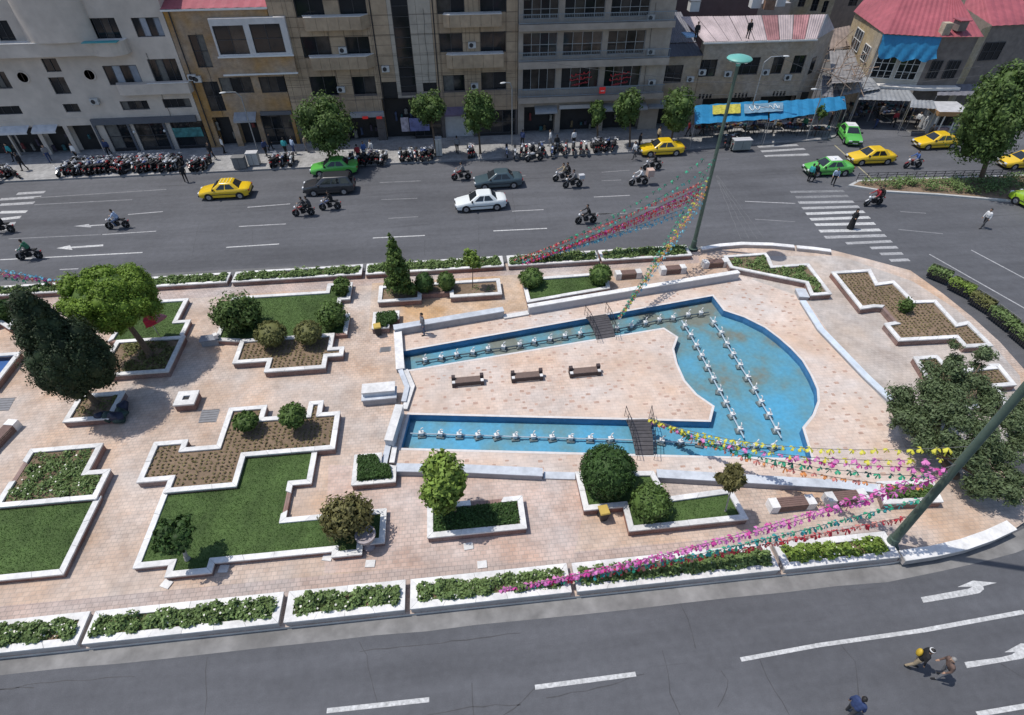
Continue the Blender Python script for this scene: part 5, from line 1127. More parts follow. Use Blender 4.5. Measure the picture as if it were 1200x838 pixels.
hd = P(1124,32,9.0); m = MB(); m.cbox((hd.x,hd.y,9.2), (.9,1.0,.9)); bpart(m, 'dormer_hatch', mat('dark_plaster', (.17,.145,.13)), G); m = MB(); m.cbox((hd.x,hd.y,9.7), (1.2,1.3,.08)); bpart(m, 'dormer_roof', M_redroof, G)
ch = P(1106,38,8.6); m = MB(); m.cbox((ch.x,ch.y,8.9), (.8,.7,1.2)); bpart(m, 'chimney', M_ybrick, G)
G2 = bld('gabled_house', P(1163,30,8.).x, P(1163,30,8.).y, 'dark brick house with steep red roof beside the yellow corner house'); h = [P(1133,8,9.3), P(1163,30,8.8), P(1290,24,8.8)]
quadwall(G2, P(1146,44,8), h[1], 0, 8.8, M_ybrick); quadwall(G2, h[1], h[2], 0, 8.8, mat('dull_brick3', (.20,.17,.15), .9, .2, 2)); wallwin(G2, h[1], h[2], .02, .2, 5.4, 7.2, M_frame)
roofsheet(G2, h[1]+Vector((-.3,-.4,.05)), h[2]+Vector((0,-.4,.05)), P(1290,-25,11.5), P(1148,-25,11.5), 14, M_redroof, amp=.05); roofsheet(G2, h[0]+Vector((-.4,0,0)), h[1]+Vector((-.3,-.4,.05)), P(1148,-25,11.5), P(1142,-28,11.5), 5, M_redroof, amp=.05)
# --- market canopies, tarps, stalls
def canopy(label, px, zs_, mt, n=8, posts=True, name='market_canopy', amp=.04, kind='canopy'):
    p = [P(x, y, z) for (x, y), z in zip(px, zs_)]; c = sum(p, Vector())/4; e = empty(name, (c.x, c.y, ZP), 0, label, kind); m = None
    roofsheet(e, p[0], p[1], p[2], p[3], n, mt, 'sheet', amp)
    if posts:
        for q in p:
            mm = MB(); mm.tube((q.x,q.y,ZP), (q.x,q.y,q.z-.05), .04, n=6); bpart(mm, 'post', M_steel, e)
    return e
canopy('blue tarpaulin awning with yellow banner below the buff brick house', [(814,146),(900,140),(900,118),(814,124)], [2.5,2.5,3.3,3.3], M_blue, 5, amp=.08)
canopy('blue tarpaulin awning stretched to the corner of the buff brick house', [(902,142),(992,128),(990,113),(902,120)], [2.5,2.5,3.3,3.3], M_blue, 7, amp=.08)
def clothquad(px, name, mt, label=None, letter=False):
    p = [P(x, y, z) for x, y, z in px]; c = sum(p, Vector())/4; e = empty(name, tuple(c), 0, label, 'banner'); V = []; F = []; nx = 10
    for i in range(nx+1):
        t = i/nx; o = Vector((0, -.03*math.sin(i*1.7), .02*math.cos(i*2.3))); V += [tuple(p[0].lerp(p[1], t)+o), tuple(p[3].lerp(p[2], t)+o)]
        if i: F.append((2*i-2, 2*i, 2*i+1, 2*i-1))
    m = MB(); m.add(V, F); bpart(m, 'cloth', mt, e)
    if letter:
        m = MB(); u = p[1]-p[0]; v = p[3]-p[0]; m.path([p[0]+u*(.1+.8*t+.02*math.cos(t*40))+v*(.5+.28*math.sin(t*38)*(.5+.5*math.sin(t*9)))+Vector((0,-.06,.05)) for t in np.linspace(0,1,80)], .035, 5); bpart(m, 'lettering', M_white, e)
    return e
clothquad([(835,134,3.02),(868,132.5,3.02),(868,121.5,3.42),(835,123.5,3.42)], 'yellow_banner', mat('yellow_cloth', (.42,.38,.06), .7, .3, 4), 'yellow cloth banner spread on the blue tarpaulin')
clothquad([(872,133,3.02),(918,130,3.02),(918,120,3.42),(872,122,3.42)], 'white_banner', mat('faded_blue_cloth', (.14,.25,.34), .7, .25, 3), 'faded blue banner with white lettering spread over the blue tarpaulins', True)
M_corr = mat('corrugated_grey', (.30,.31,.32), .5, .2, 1.5, metal=.2, var2=.2)
canopy('upper grey corrugated canopy leaning from the brick corner', [(988,112),(1032,104),(1012,78),(970,84)], [3.4,3.6,4.4,4.2], M_corr, 9)
canopy('wide grey corrugated canopy in front of the corner house', [(1006,117),(1076,119),(1066,106),(1010,104)], [3.0,3.0,3.4,3.4], M_corr, 12)
canopy('dark slanted canopy sheet beside the brick corner', [(962,112),(990,118),(984,92),(964,88)], [3.1,3.1,3.9,3.9], M_greyroof, 6)
canopy('small pale canopy sheet next to the kiosk', [(1066,126),(1098,128),(1094,118),(1068,117)], [2.9,2.9,3.2,3.2], M_corr, 6)
canopy('dark long canopy along the market front', [(1098,112),(1210,112),(1208,98),(1100,99)], [3.0,3.0,3.4,3.4], M_greyroof, 14)
canopy('dark shed roof added to darken the side street gap', [(975,98),(1012,96),(1000,58),(972,60)], [4.6,4.6,5.4,5.4], mat('gap_filler_dark', (.20,.19,.185), .8, .25, 1.2), 7)  # added roof: covers the sunlit paving so the gap reads dark
canopy('rusty shed roof added to darken the upper side street', [(972,58),(1006,52),(996,30),(976,34)], [5.2,5.2,6.0,6.0], mat('gap_filler_rust', (.22,.17,.14), .8, .3, 1.2), 6)  # second added roof, darkening the street further back
# scaffold poles by the brick corner
e = empty('scaffold', tuple(P(985,110,2)), 0, 'pole scaffolding in the gap between the brick house and corner house', 'scaffold')
for k in range(34):
    a = P(972+rnd.uniform(0,42), 52+rnd.uniform(0,45), rnd.uniform(4,6)); d = Vector((rnd.uniform(-1,1), rnd.uniform(-.5,.5), rnd.choice([rnd.uniform(-.3,.3), rnd.uniform(-2,2)]))).normalized()*rnd.uniform(1,2); bpart(MB().tube(a-d, a+d, .045, n=5), 'pole', mat('wood_pole', (.30,.22,.17), .9, .2, 4), e)
for k in range(9):
    a = P(975+k*5, 70+rnd.uniform(0,30), 4.5); bpart(MB().tube((a.x,a.y,0), (a.x,a.y,6.5), .04, n=5), 'pole', MATS['wood_pole'], e)
# kiosk
kc = P(1106,160,0); e = empty('kiosk', (kc.x, kc.y+1.3, 0), R(-8), 'small street kiosk with brown roof fascia and white corner posts', 'kiosk')
m = MB(); m.box(-1.3,1.3,-.9,1.3,0,2.3); m.build('cabin', mat('pale_grey_panel', (.40,.41,.42), .6, .1, 2), e)
m = MB(); m.box(-1.7,1.7,-1.6,1.6,2.5,2.62); m.build('roof', mat('kiosk_roof', (.45,.45,.46), .6, .15, 2), e); m = MB(); m.box(-1.72,1.72,-1.64,-1.602,2.2,2.64); m.box(-1.74,-1.702,-1.6,1.6,2.2,2.64); m.build('fascia', mat('brown_fascia', (.33,.20,.10), .7, .1, 2), e)
for x in (-1.6,-.9,.3,1.6): m = MB(); m.box(x-.05,x+.05,-1.58,-1.48,0,2.2); m.build('post', M_white, e)
m = MB(); m.box(-.9,.9,-.93,-.902,1.0,2.0); m.build('window', M_glass, e); m = MB(); m.box(-.8,.3,-1.35,-.95,0,.9); m.build('magazine_rack', mat('magazines', (.35,.25,.25), .6, .6, 5), e)
# stalls in the shade of the market
for i in range(34):
    px_, py_ = (rnd.uniform(992,1075), rnd.uniform(122,146)) if i < 18 else (820+(i-18)*9.4+rnd.uniform(-2,2), rnd.uniform(150,161)); c = P(px_, py_, .1); e = empty('market_stall', (c.x, c.y, .1 if px_ > 1000 else ZP), rnd.uniform(-.2,.2), 'laden stall table in the shade under the %s' % ('grey market canopies' if i < 18 else 'blue tarpaulins'), 'stall', 'stall tables under the %s' % ('grey canopies' if i < 18 else 'blue tarpaulins'))
    m = MB(); m.box(-.8,.8,-.4,.4,.7,.76); m.build('table_top', mat('stall_board', (.10,.085,.075), .8, .2, 3), e); m = MB()
    for a in (-.72,.72):
        for b in (-.34,.34): MB().tube((a,b,0),(a,b,.7),.025,n=5).build('leg', M_dark, e)
    for k in range(6): m = MB(); m.cbox((-.65+k*.26, rnd.uniform(-.2,.2), .76+.1), (.2,.3,rnd.uniform(.1,.3))); m.build('goods', rnd.choice(GOODS), e)
# ================================================================ vehicles
def paint(name, col): return mat(name, col, .28, .03, 1, spec=.5, coat=.6, world=False)
CARG = mat('car_glass', (.02,.024,.028), .05, .1, 1, spec=.7, world=False)
M_hl = mat('lamp_glass', (.75,.76,.78), .15, .05, 1, spec=.7); M_tl = mat('tail_lamp', (.35,.02,.02), .25, .05, 1)
PAINTS = {k: paint(k, c) for k, c in {'taxi_yellow': (.72,.47,.012), 'taxi_green': (.10,.42,.07), 'white_car': (.72,.75,.74), 'charcoal': (.03,.031,.035), 'slate_blue': (.055,.085,.10), 'lime': (.30,.48,.03)}.items()}
M_trim = mat('black_trim', (.025,.025,.028), .6, .05, 2, world=False); M_alu = mat('wheel_rim', (.40,.41,.43), .35, .05, 2, metal=.6, world=False)
def carproto(kind):
    root = empty('car'); w_ = .84 if kind == 'sedan' else .88
    if kind == 'sedan':
        st = [(2.17,.58,.36,.58),(2.12,.72,.26,.66),(1.95,.79,.21,.72),(1.5,.83,.19,.80),(.98,.84,.19,.90),(.3,.845,.19,.93),(-.6,.845,.19,.94),(-1.3,.84,.20,.955),(-1.75,.82,.22,.945),(-2.05,.77,.28,.92),(-2.16,.66,.40,.84)]
        gb = dict(zb=.90, x0=1.02, x1=-1.42, zt=1.39, t0=.30, t1=-.88, wb=.77, wt=.585)
    else:
        st = [(2.22,.62,.40,.66),(2.16,.76,.28,.76),(1.95,.83,.24,.84),(1.5,.87,.22,.93),(1.0,.88,.22,1.0),(.3,.885,.22,1.03),(-.6,.885,.22,1.04),(-1.5,.88,.23,1.05),(-1.95,.87,.26,1.05),(-2.15,.83,.32,1.03),(-2.22,.76,.42,.95)]
        gb = dict(zb=1.0, x0=1.08, x1=-2.12, zt=1.58, t0=.40, t1=-1.85, wb=.81, wt=.66)
    rings = []
    for x, hw, zb, zt in st:
        zm = zb+(zt-zb)*.55
        half = [(hw*.80, zb), (hw*.97, zb+.07), (hw, zm), (hw*.975, zt-.09), (hw*.90, zt-.015), (hw*.5, zt+.022)]
        ring = [(x, y, z) for y, z in half]+[(x, 0, zt+.03)]+[(x, -y, z) for y, z in reversed(half)]
        rings.append(ring)
    m = MB(); m.loft(rings); 
    body = m.build('body', PAINTS['white_car'], root, True)
    g = gb; zr = g['zt']
    def cab(x, hw, z): return (x, hw, z)
    N = 9; rg = []
    for t in np.linspace(0, 1, 7):      # greenhouse lofted upwards with rounded corners
        k = t; z = g['zb']+(zr-g['zb'])*k; xf = g['x0']+(g['t0']-g['x0'])*k; xr = g['x1']+(g['t1']-g['x1'])*k; hw = g['wb']+(g['wt']-g['wb'])*k**1.15
        pts = []; c = .13
        for sx, sy in ((1,-1),(1,1),(-1,1),(-1,-1)):
            X = xf if sx > 0 else xr
            if (sx, sy) in ((1,-1),(-1,1)): pts += [(X-sx*c*(1.0), sy*hw, z), (X-sx*c*.25, sy*(hw-c*.35), z), (X, sy*(hw-c*1.2), z)] if (sx, sy) == (1,-1) else [(X, sy*(hw-c*1.2), z), (X-sx*c*.25, sy*(hw-c*.35), z), (X-sx*c, sy*hw, z)][::-1]
            else: pts += [(X, sy*(hw-c*1.2), z), (X-sx*c*.25, sy*(hw-c*.35), z), (X-sx*c, sy*hw, z)] if (sx, sy) == (1,1) else [(X-sx*c, sy*hw, z), (X-sx*c*.25, sy*(hw-c*.35), z), (X, sy*(hw-c*1.2), z)][::-1]
        rg.append(pts)
    top = [(p[0]*.9+(.9-1)*0, p[1]*.86, zr+.045) for p in rg[-1]]; cx = (g['t0']+g['t1'])/2; top = [(cx+(p[0]-cx)*.88, p[1]*.85, zr+.04) for p in rg[-1]]
    m = MB(); m.loft(rg+[top], cap=False); n_ = len(top); m.add(top, [tuple(range(n_))]); m.build('cabin', PAINTS['white_car'], root, True)
    def face(p, q, t0, t1, s0, s1, side, name, off=.012):
        pass
    def glass(pts, name, nrm): m = MB(); m.add([tuple(Vector(p)+Vector(nrm)*.014) for p in pts], [tuple(range(len(pts)))]); m.build(name, CARG, root)
    L = lambda k, f: f[0]+(f[1]-f[0])*k
    X0, X1, WW, ZZ = (g['x0'],g['t0']), (g['x1'],g['t1']), (g['wb'],g['wt']), (g['zb'],zr)
    dx = X0[0]-X0[1]; hz = zr-g['zb']; nf = Vector((hz,0,dx)).normalized(); dr = X1[1]-X1[0]; nb = Vector((-hz,0,dr)).normalized()
    a, b = .1, .93
    glass([(L(a,X0),-(L(a,WW)-.12),L(a,ZZ)),(L(a,X0),L(a,WW)-.12,L(a,ZZ)),(L(b,X0),L(b,WW)-.14,L(b,ZZ)),(L(b,X0),-(L(b,WW)-.14),L(b,ZZ))], 'windscreen', nf)
    glass([(L(a,X1),L(a,WW)-.12,L(a,ZZ)),(L(a,X1),-(L(a,WW)-.12),L(a,ZZ)),(L(b,X1),-(L(b,WW)-.14),L(b,ZZ)),(L(b,X1),L(b,WW)-.14,L(b,ZZ))], 'rear_window', nb)
    for s in (1,-1):
        ns = Vector((0, s*hz, g['wb']-g['wt'])).normalized(); lo, hi = .12, .88
        xs = [(.22,.47),(.51,.80)] if kind == 'sedan' else [(.18,.40),(.43,.66),(.70,.9)]
        for u0, u1 in xs:
            def pt(u, k): x = L(k,X0)+(L(k,X1)-L(k,X0))*u; return (x, s*L(k**1.1,WW), L(k,ZZ))
            q = [pt(u0-.06,lo),pt(u1,lo),pt(u1,hi),pt(u0,hi)] if u0 < .3 else [pt(u0,lo),pt(u1+(.05 if u1 > .75 else 0),lo),pt(u1,hi),pt(u0,hi)]
            glass(q if s < 0 else q[::-1], 'side_window', ns)
        wz = .31
        m = MB(); m.box(-1.35,1.0, s*w_-.01 if s > 0 else -w_-.012, s*w_+.012 if s > 0 else -w_+.01, .50,.56); m.build('side_moulding', M_trim, root)
        m = MB(); m.cbox((.78, s*(w_+.02), .98), (.12,.2,.13)); m.build('wing_mirror', M_trim, root)
        m = MB(); m.cbox((st[0][0]-.03, s*.50, .60 if kind == 'sedan' else .72), (.12,.30,.12)); m.build('headlight', M_hl, root)
        m = MB(); m.cbox((st[-1][0]+.03, s*.58, .76), (.1,.26,.14)); m.build('tail_light', M_tl, root)
        for x in (1.32,-1.30):
            tyre = MB(); tyre.lathe([(.20,-.09),(.29,-.10),(.31,-.06),(.31,.06),(.29,.10),(.20,.09)], (x, s*(w_-.09), .31), 18, 'y'); t = tyre.build('wheel', M_black, root, True)
            rm = MB(); rm.lathe([(.0001,s*.085),(.06,s*.10),(.19,s*.095),(.20,s*.09)], (x, s*(w_-.09), .31), 14, 'y'); rm.build('rim', M_alu, t)
            ar = MB(); ar.lathe([(.355,s*(w_-.02)),(.355,s*(w_+.004)),(.0001,s*(w_+.004))], (x,0,.32), 18, 'y'); ar.f = [f for f in ar.f if len(f) == 4]; ar.m = ar.m[:len(ar.f)]; ar.build('wheel_arch', M_black, root)
    m = MB(); m.box(st[0][0]-.14, st[0][0]+.035, -.72,.72,.34,.47); m.build('front_bumper', M_trim, root); m = MB(); m.box(st[-1][0]-.035, st[-1][0]+.12, -.74,.74,.38,.52); m.build('rear_bumper', M_trim, root)
    m = MB(); m.box(st[0][0]-.04, st[0][0]+.02, -.32,.32,.54,.64); m.build('grille', M_trim, root)
    m = MB(); m.box(st[0][0]+.036, st[0][0]+.045, -.24,.24,.36,.46); m.build('number_plate', M_white, root)
    return root
SED = carproto('sedan'); SUV = carproto('suv'); usedp = {}
def car(kind, px, py, ang, pname, label, roof=None, sign=False, z=0.0):
    proto = SED if kind == 'sedan' else SUV
    o = copy_tree(proto)
    p = P(px, py, z); o.location = (p.x, p.y, z); o.rotation_euler = (0,0,R(ang)); tag(o, label, 'car')
    for ch in o.children:
        if ch.name.split('.')[0] in ('body','cabin'):
            ch.material_slots[0].link = 'OBJECT'; ch.material_slots[0].material = PAINTS[pname]
    if sign: m = MB(); m.cbox((-.25,0,1.50), (.16,.42,.11)); m.build('taxi_sign', M_hl, o)
    if roof == 'rack':
        for k in range(4): m = MB(); m.box(-.75+k*.28,-.70+k*.28,-.45,.45,1.44,1.47); m.build('roof_stripe', M_white if False else mat('pale_yellow', (.72,.62,.25), .4), o)
    if roof == 'white': m = MB(); m.prism(ccw([(.25,-.5),(.25,.5),(-.85,.5),(-.85,-.5)]), 1.425, 1.45); m.build('white_roof_panel', M_white, o)
    return o
CARS = [('sedan',267,229.5,181,'taxi_yellow','yellow taxi with striped roof driving past the parked motorcycles','rack',False),('sedan',393.5,202.5,181,'taxi_green','bright green car parked in front of the broad street tree',None,False),('suv',387.5,224.5,181,'charcoal','charcoal estate car driving beside the bright green car',None,False),
 ('sedan',584,217.5,182,'slate_blue','slate blue saloon driving behind the white saloon',None,False),('sedan',563.5,243,182.5,'white_car','white saloon car alone in mid-road',None,False),('sedan',774,180,180,'taxi_yellow','yellow taxi stopped at the kerb by the shaded shops',None,False),
 ('sedan',993,163,256,'taxi_green','pale green taxi turning out of the market side street','white',False),('sedan',1018,190,179,'taxi_yellow','yellow taxi waiting beside the white-roofed green taxi',None,False),('sedan',1094,172,180,'taxi_yellow','yellow taxi in front of the kiosk',None,False),('sedan',968,203,178,'taxi_green','green taxi with white roof beside the crossing and standing people','white',True),
 ('sedan',1195,195,178,'taxi_yellow','yellow taxi partly behind the tall median tree',None,False),('suv',1213,246,100,'lime','lime green car at the tree shadow by the median',None,False)]
for c in CARS: car(c[0], c[1], c[2], c[3], c[4], c[5], c[6], c[7])
for pr0 in (SED, SUV):          # the pattern cars are not part of the place
    for o in list(pr0.children_recursive)+[pr0]: bpy.data.objects.remove(o)

# --- motorcycles
def bikeproto():
    root = empty('motorcycle')
    for x in (.64,-.60):
        t = MB().lathe([(.22,-.045),(.285,-.055),(.31,0),(.285,.055),(.22,.045),(.22,-.045)], (x,0,.31), 16, 'y').build('wheel', M_black, root, True)
        rm = MB(); 
        for k in range(6): a = k*math.pi/3; rm.tube((x,0,.31),(x+.22*math.cos(a),0,.31+.22*math.sin(a)),.014,n=4)
        rm.lathe([(.05,-.06),(.05,.06)], (x,0,.31), 10, 'y'); rm.build('rim', M_steel, t)
    m = MB(); m.path([(.45,0,.82),(.1,0,.42),(-.25,0,.40),(-.6,0,.31)], .035, 6); m.path([(.42,0,.78),(0,0,.72),(-.5,0,.72)], .03, 6); m.cbox((.02,0,.45), (.36,.26,.30)); m.build('frame', M_dark, root)
    m = MB(); m.ell((.20,0,.80), .27,.14,.13, 12, 8); m.build('fuel_tank', mat('tank_red', (.25,.02,.02), .3, .05, 1, coat=.5, world=False), root, True)
    m = MB(); m.loft([[(-.05,-.10,.76),(-.05,.10,.76),(-.05,.09,.82),(-.05,-.09,.82)],[(-.3,-.13,.76),(-.3,.13,.76),(-.3,.12,.84),(-.3,-.12,.84)],[(-.75,-.12,.80),(-.75,.12,.80),(-.75,.10,.88),(-.75,-.10,.88)]]); m.build('seat', M_black, root)
    m = MB(); m.path([(.47,.09,.84),(.64,.09,.31)], .025, 6); m.path([(.47,-.09,.84),(.64,-.09,.31)], .025, 6); m.build('fork', M_steel, root)
    m = MB(); m.path([(.34,-.36,1.0),(.44,-.18,.98),(.46,0,.92),(.44,.18,.98),(.34,.36,1.0)], .018, 6); m.build('handlebar', M_steel, root)
    m = MB(); m.lathe([(.10,0),(.10,.05),(.05,.12)], (.56,0,.86), 10, 'x'); m.build('headlight', M_hl, root)
    m = MB(); m.path([(.1,-.15,.35),(-.2,-.17,.28),(-.72,-.18,.36)], .04, 7); m.build('exhaust', M_steel, root)
    m = MB(); m.loft([[(.36,-.06,.56),(.36,.06,.56),(.36,.06,.575),(.36,-.06,.575)],[(.62,-.07,.65),(.62,.07,.65),(.62,.07,.665),(.62,-.07,.665)],[(.9,-.05,.5),(.9,.05,.5),(.9,.05,.515),(.9,-.05,.515)]]); m.build('front_mudguard', MATS['tank_red'], root)
    m = MB(); m.loft([[(-.45,-.07,.66),(-.45,.07,.66),(-.45,.07,.68),(-.45,-.07,.68)],[(-.75,-.07,.64),(-.75,.07,.64),(-.75,.07,.66),(-.75,-.07,.66)],[(-.95,-.06,.48),(-.95,.06,.48),(-.95,.06,.50),(-.95,-.06,.50)]]); m.build('rear_mudguard', M_dark, root)
    m = MB(); m.cbox((-.93,0,.66),(.06,.12,.08)); m.build('tail_light', M_tl, root)
    return root
BIKE = bikeproto(); bike_used = [0]
TANKS = [mat('tank_%d' % i, c, .3, .05, 1, coat=.5, world=False) for i, c in enumerate([(.22,.02,.02),(.03,.03,.035),(.04,.07,.18),(.45,.45,.46),(.02,.02,.02),(.30,.30,.32)])]
def bike(loc, ang, label, group=None, lean=0, tank=None):
    o = BIKE if not bike_used[0] else copy_tree(BIKE); bike_used[0] = 1
    o.location = loc; o.rotation_euler = (lean, 0, ang); tag(o, label, 'motorcycle', group)
    if group is None and 'group' in o: del o['group']
    t = tank or rnd.choice(TANKS)
    for ch in o.children:
        if ch.name.split('.')[0] in ('fuel_tank','front_mudguard'): ch.material_slots[0].link = 'OBJECT'; ch.material_slots[0].material = t
    return o

# ================================================================ people
# a figure is a set of tapered capsules fused by a voxel remesh into one continuous skin, faces coloured by garment
TAGS = ['skin','hair','shirt','trousers','shoes','dark']
def caps_figure(caps, vox=.018):
    """caps: (p0, p1, r0, r1, tag)"""
    m = MB()
    for p0, p1, r0, r1, tg in caps:
        p0 = Vector(p0); p1 = Vector(p1); m.tube(p0, p1, r0, r1, 10)
        m.ell(p0, r0, r0, r0, 10, 6); m.ell(p1, r1, r1, r1, 10, 6)
    me = m.mesh('figure_src', M_white); ob = link('figure_src', me); md = ob.modifiers.new('r', 'REMESH'); md.mode = 'VOXEL'; md.voxel_size = vox
    sm = ob.modifiers.new('s', 'SMOOTH'); sm.iterations = 3; sm.factor = .4
    dg = bpy.context.evaluated_depsgraph_get(); out = bpy.data.meshes.new_from_object(ob.evaluated_get(dg)); bpy.data.objects.remove(ob); bpy.data.meshes.remove(me)
    n = len(out.polygons); c = np.zeros(n*3); out.polygons.foreach_get('center', c); c = c.reshape(-1, 3); best = np.full(n, 1e9); idx = np.zeros(n, np.int32)
    for p0, p1, r0, r1, tg in caps:
        a = np.array(p0); d = np.array(p1)-a; L2 = max(float(d@d), 1e-9); t = np.clip(((c-a)@d)/L2, 0, 1); dist = np.linalg.norm(c-(a+t[:,None]*d), axis=1)-(r0+(r1-r0)*t); k = dist < best; best[k] = dist[k]; idx[k] = TAGS.index(tg)
    out.materials.clear()
    for _ in TAGS: out.materials.append(M_white)
    out.polygons.foreach_set('material_index', idx); out.polygons.foreach_set('use_smooth', [True]*n); out.update(); return out
def head(c, look=(1,0,0)):
    c = Vector(c); f = Vector(look).normalized(); s = Vector((-f.y, f.x, 0)).normalized(); u = Vector((0,0,1))
    L = [(c-u*.05, c+u*.03, .075, .085, 'skin'), (c+u*.035-f*.022, c+u*.06-f*.01, .092, .088, 'hair'), (c-f*.05-u*.02, c-f*.05+u*.03, .072, .08, 'hair'), (c+f*.083-u*.018, c+f*.10-u*.035, .014, .016, 'skin'), (c-u*.14, c-u*.05, .052, .055, 'skin'), (c+f*.072-u*.075-s*.02, c+f*.072-u*.075+s*.02, .012, .012, 'dark')]
    for k in (-1, 1): L += [(c+s*k*.086-u*.02, c+s*k*.09+u*.015, .018, .02, 'skin'), (c+f*.078+s*k*.033+u*.008, c+f*.079+s*k*.033+u*.008, .012, .012, 'dark')]
    return [(tuple(a), tuple(b), r0, r1, t) for a, b, r0, r1, t in L]
def hand(w_, d, side):
    w_ = Vector(w_); d = Vector(d).normalized(); s = d.cross(Vector((0,0,1))); s = s.normalized() if s.length > .1 else Vector((0,1,0)); s *= side; L = [(w_, w_+d*.08, .032, .036, 'skin')]
    for k, ln in zip((-1.5,-.5,.5,1.5), (.06,.075,.07,.055)):
        a = w_+d*.085+s*k*.018; L.append((a, a+d*ln*.6, .011, .01, 'skin')); L.append((a+d*ln*.6, a+d*ln+d.cross(s)*.015, .01, .009, 'skin'))
    L.append((w_+d*.02+s*.03, w_+d*.06+s*.06, .013, .011, 'skin')); return [(tuple(a), tuple(b), r0, r1, t) for a, b, r0, r1, t in L]
def standing(step=.0, arm=.12, lean=0.0, sleeves='shirt', elbow=0.0):
    hip, sh, hd = .92, 1.42, 1.62; C = []; lx = lean
    for s, ph in ((1, step), (-1, -step)):
        k = (ph*.45+abs(step)*.12, s*.10, .50); f = (ph*.95-(.08 if ph < 0 else 0), s*.10, .09 if ph >= 0 else .15); C += [((0, s*.095, hip-.02), k, .095, .065, 'trousers'), (k, f, .065, .048, 'trousers'), ((f[0]-.03, s*.10, f[2]-.045), (f[0]+.17, s*.115, f[2]-.05), .042, .038, 'shoes')]
        sp_ = (lx*.9, s*.19, sh-.04); el = (lx*.8-ph*.30*arm/.12*.4, s*.25, 1.14); wr_ = (lx*.8-ph*.55*arm/.12*.4+.06+elbow*.2, s*.25-s*elbow*.05, .90+elbow*.22); C += [(sp_, el, .058, .046, 'shirt'), (el, wr_, .046, .034, sleeves)]; C += hand(wr_, Vector(wr_)-Vector(el), s)
    C += [((0,-.07,hip), (0,.07,hip), .115, .115, 'trousers'), ((0,-.07,hip+.1), (lx*.4,-.08,1.15), .12, .12, 'shirt'), ((0,.07,hip+.1), (lx*.4,.08,1.15), .12, .12, 'shirt'), ((lx*.5,-.11,1.2), (lx*.9,-.13,1.36), .12, .10, 'shirt'), ((lx*.5,.11,1.2), (lx*.9,.13,1.36), .12, .10, 'shirt'), ((lx*.7,0,1.2), (lx*.9,0,1.38), .13, .10, 'shirt'), ((lx*.9,-.14,1.40), (lx*.9,.14,1.40), .062, .062, 'shirt')]
    return C+head((lx*1.15+.02, 0, hd))
def riding(pillion=False):
    C = []; hx = -.22
    for s in (1, -1):
        if not pillion: k = (.22, s*.22, .78); f = (.02, s*.20, .38); hnd = (.36, s*.34, 1.02)
        else: k = (.16, s*.26, .80); f = (-.06, s*.24, .42); hnd = (.22, s*.16, 1.12)
        C += [((hx, s*.10, .93), k, .10, .07, 'trousers'), (k, f, .068, .05, 'trousers'), ((f[0]-.05, f[1], f[2]-.03), (f[0]+.16, f[1], f[2]-.03), .042, .038, 'shoes')]
        sp_ = (hx+.14, s*.19, 1.38); el = ((sp_[0]+hnd[0])/2-.04, s*.30, 1.14); C += [(sp_, el, .058, .046, 'shirt'), (el, hnd, .046, .035, 'shirt')]; C += hand(hnd, Vector((1,0,-.1)), s)
    C += [((hx,-.07,.95), (hx,.07,.95), .12, .12, 'trousers'), ((hx,-.07,1.05), (hx+.08,-.09,1.22), .12, .125, 'shirt'), ((hx,.07,1.05), (hx+.08,.09,1.22), .12, .125, 'shirt'), ((hx+.08,-.11,1.2), (hx+.14,-.13,1.34), .12, .10, 'shirt'), ((hx+.08,.11,1.2), (hx+.14,.13,1.34), .12, .10, 'shirt'), ((hx+.14,-.14,1.38), (hx+.14,.14,1.38), .065, .065, 'shirt'), ((hx+.06,0,1.15), (hx+.13,0,1.34), .13, .11, 'shirt')]
    return C+head((hx+.21, 0, 1.61))
def chador():
    C = [((0,-.05,.14), (0,.05,.14), .24, .24, 'dark'), ((0,0,.15), (0,0,.9), .26, .20, 'dark'), ((0,0,.9), (.02,0,1.35), .20, .17, 'dark'), ((.02,-.13,1.36), (.02,.13,1.36), .09, .09, 'dark'), ((-.02,0,1.45), (-.015,0,1.66), .11, .115, 'dark'), ((.06,0,1.56), (.06,0,1.62), .075, .075, 'skin'), ((.0,-.2,1.2), (.16,-.08,1.0), .085, .08, 'dark'), ((.0,.2,1.2), (.16,.08,1.0), .085, .08, 'dark'), ((.14,-.09,.03), (.24,-.09,.03), .04, .035, 'shoes'), ((-.02,.09,.03), (.08,.09,.03), .04, .035, 'shoes')]
    C += hand((.2,.02,1.0), (1,0,.3), 1); return C
FIG = {'stand': caps_figure(standing(0.02, .05)), 'walk': caps_figure(standing(.22, .12, .06)), 'walk2': caps_figure(standing(-.18, .12, .05)), 'stoop': caps_figure(standing(.10, .1, .16, elbow=.3)), 'stroll': caps_figure(standing(.10, .1, .06)), 'ride': caps_figure(riding()), 'pillion': caps_figure(riding(True)), 'chador': caps_figure(chador())}
SK = [mat('skin_a', (.42,.26,.18), .6, .05, 5), mat('skin_b', (.34,.20,.13), .6, .05, 5)]; HR = [mat('hair_black', (.015,.013,.012), .6, .1, 5), mat('hair_grey', (.25,.24,.23), .7, .1, 5)]
CL = {k: mat('cloth_'+k, c, .85, .15, 6, .3, bscale=20, world=False) for k, c in {'white': (.68,.68,.68), 'paleblue': (.36,.44,.58), 'navy': (.03,.05,.13), 'black': (.014,.014,.016), 'grey': (.18,.18,.19), 'brown': (.13,.085,.07), 'green': (.04,.16,.09), 'teal': (.04,.30,.32), 'red': (.30,.03,.04), 'tan': (.34,.27,.18), 'blue': (.06,.12,.32), 'charcoal': (.05,.05,.055), 'denim': (.08,.11,.18)}.items()}
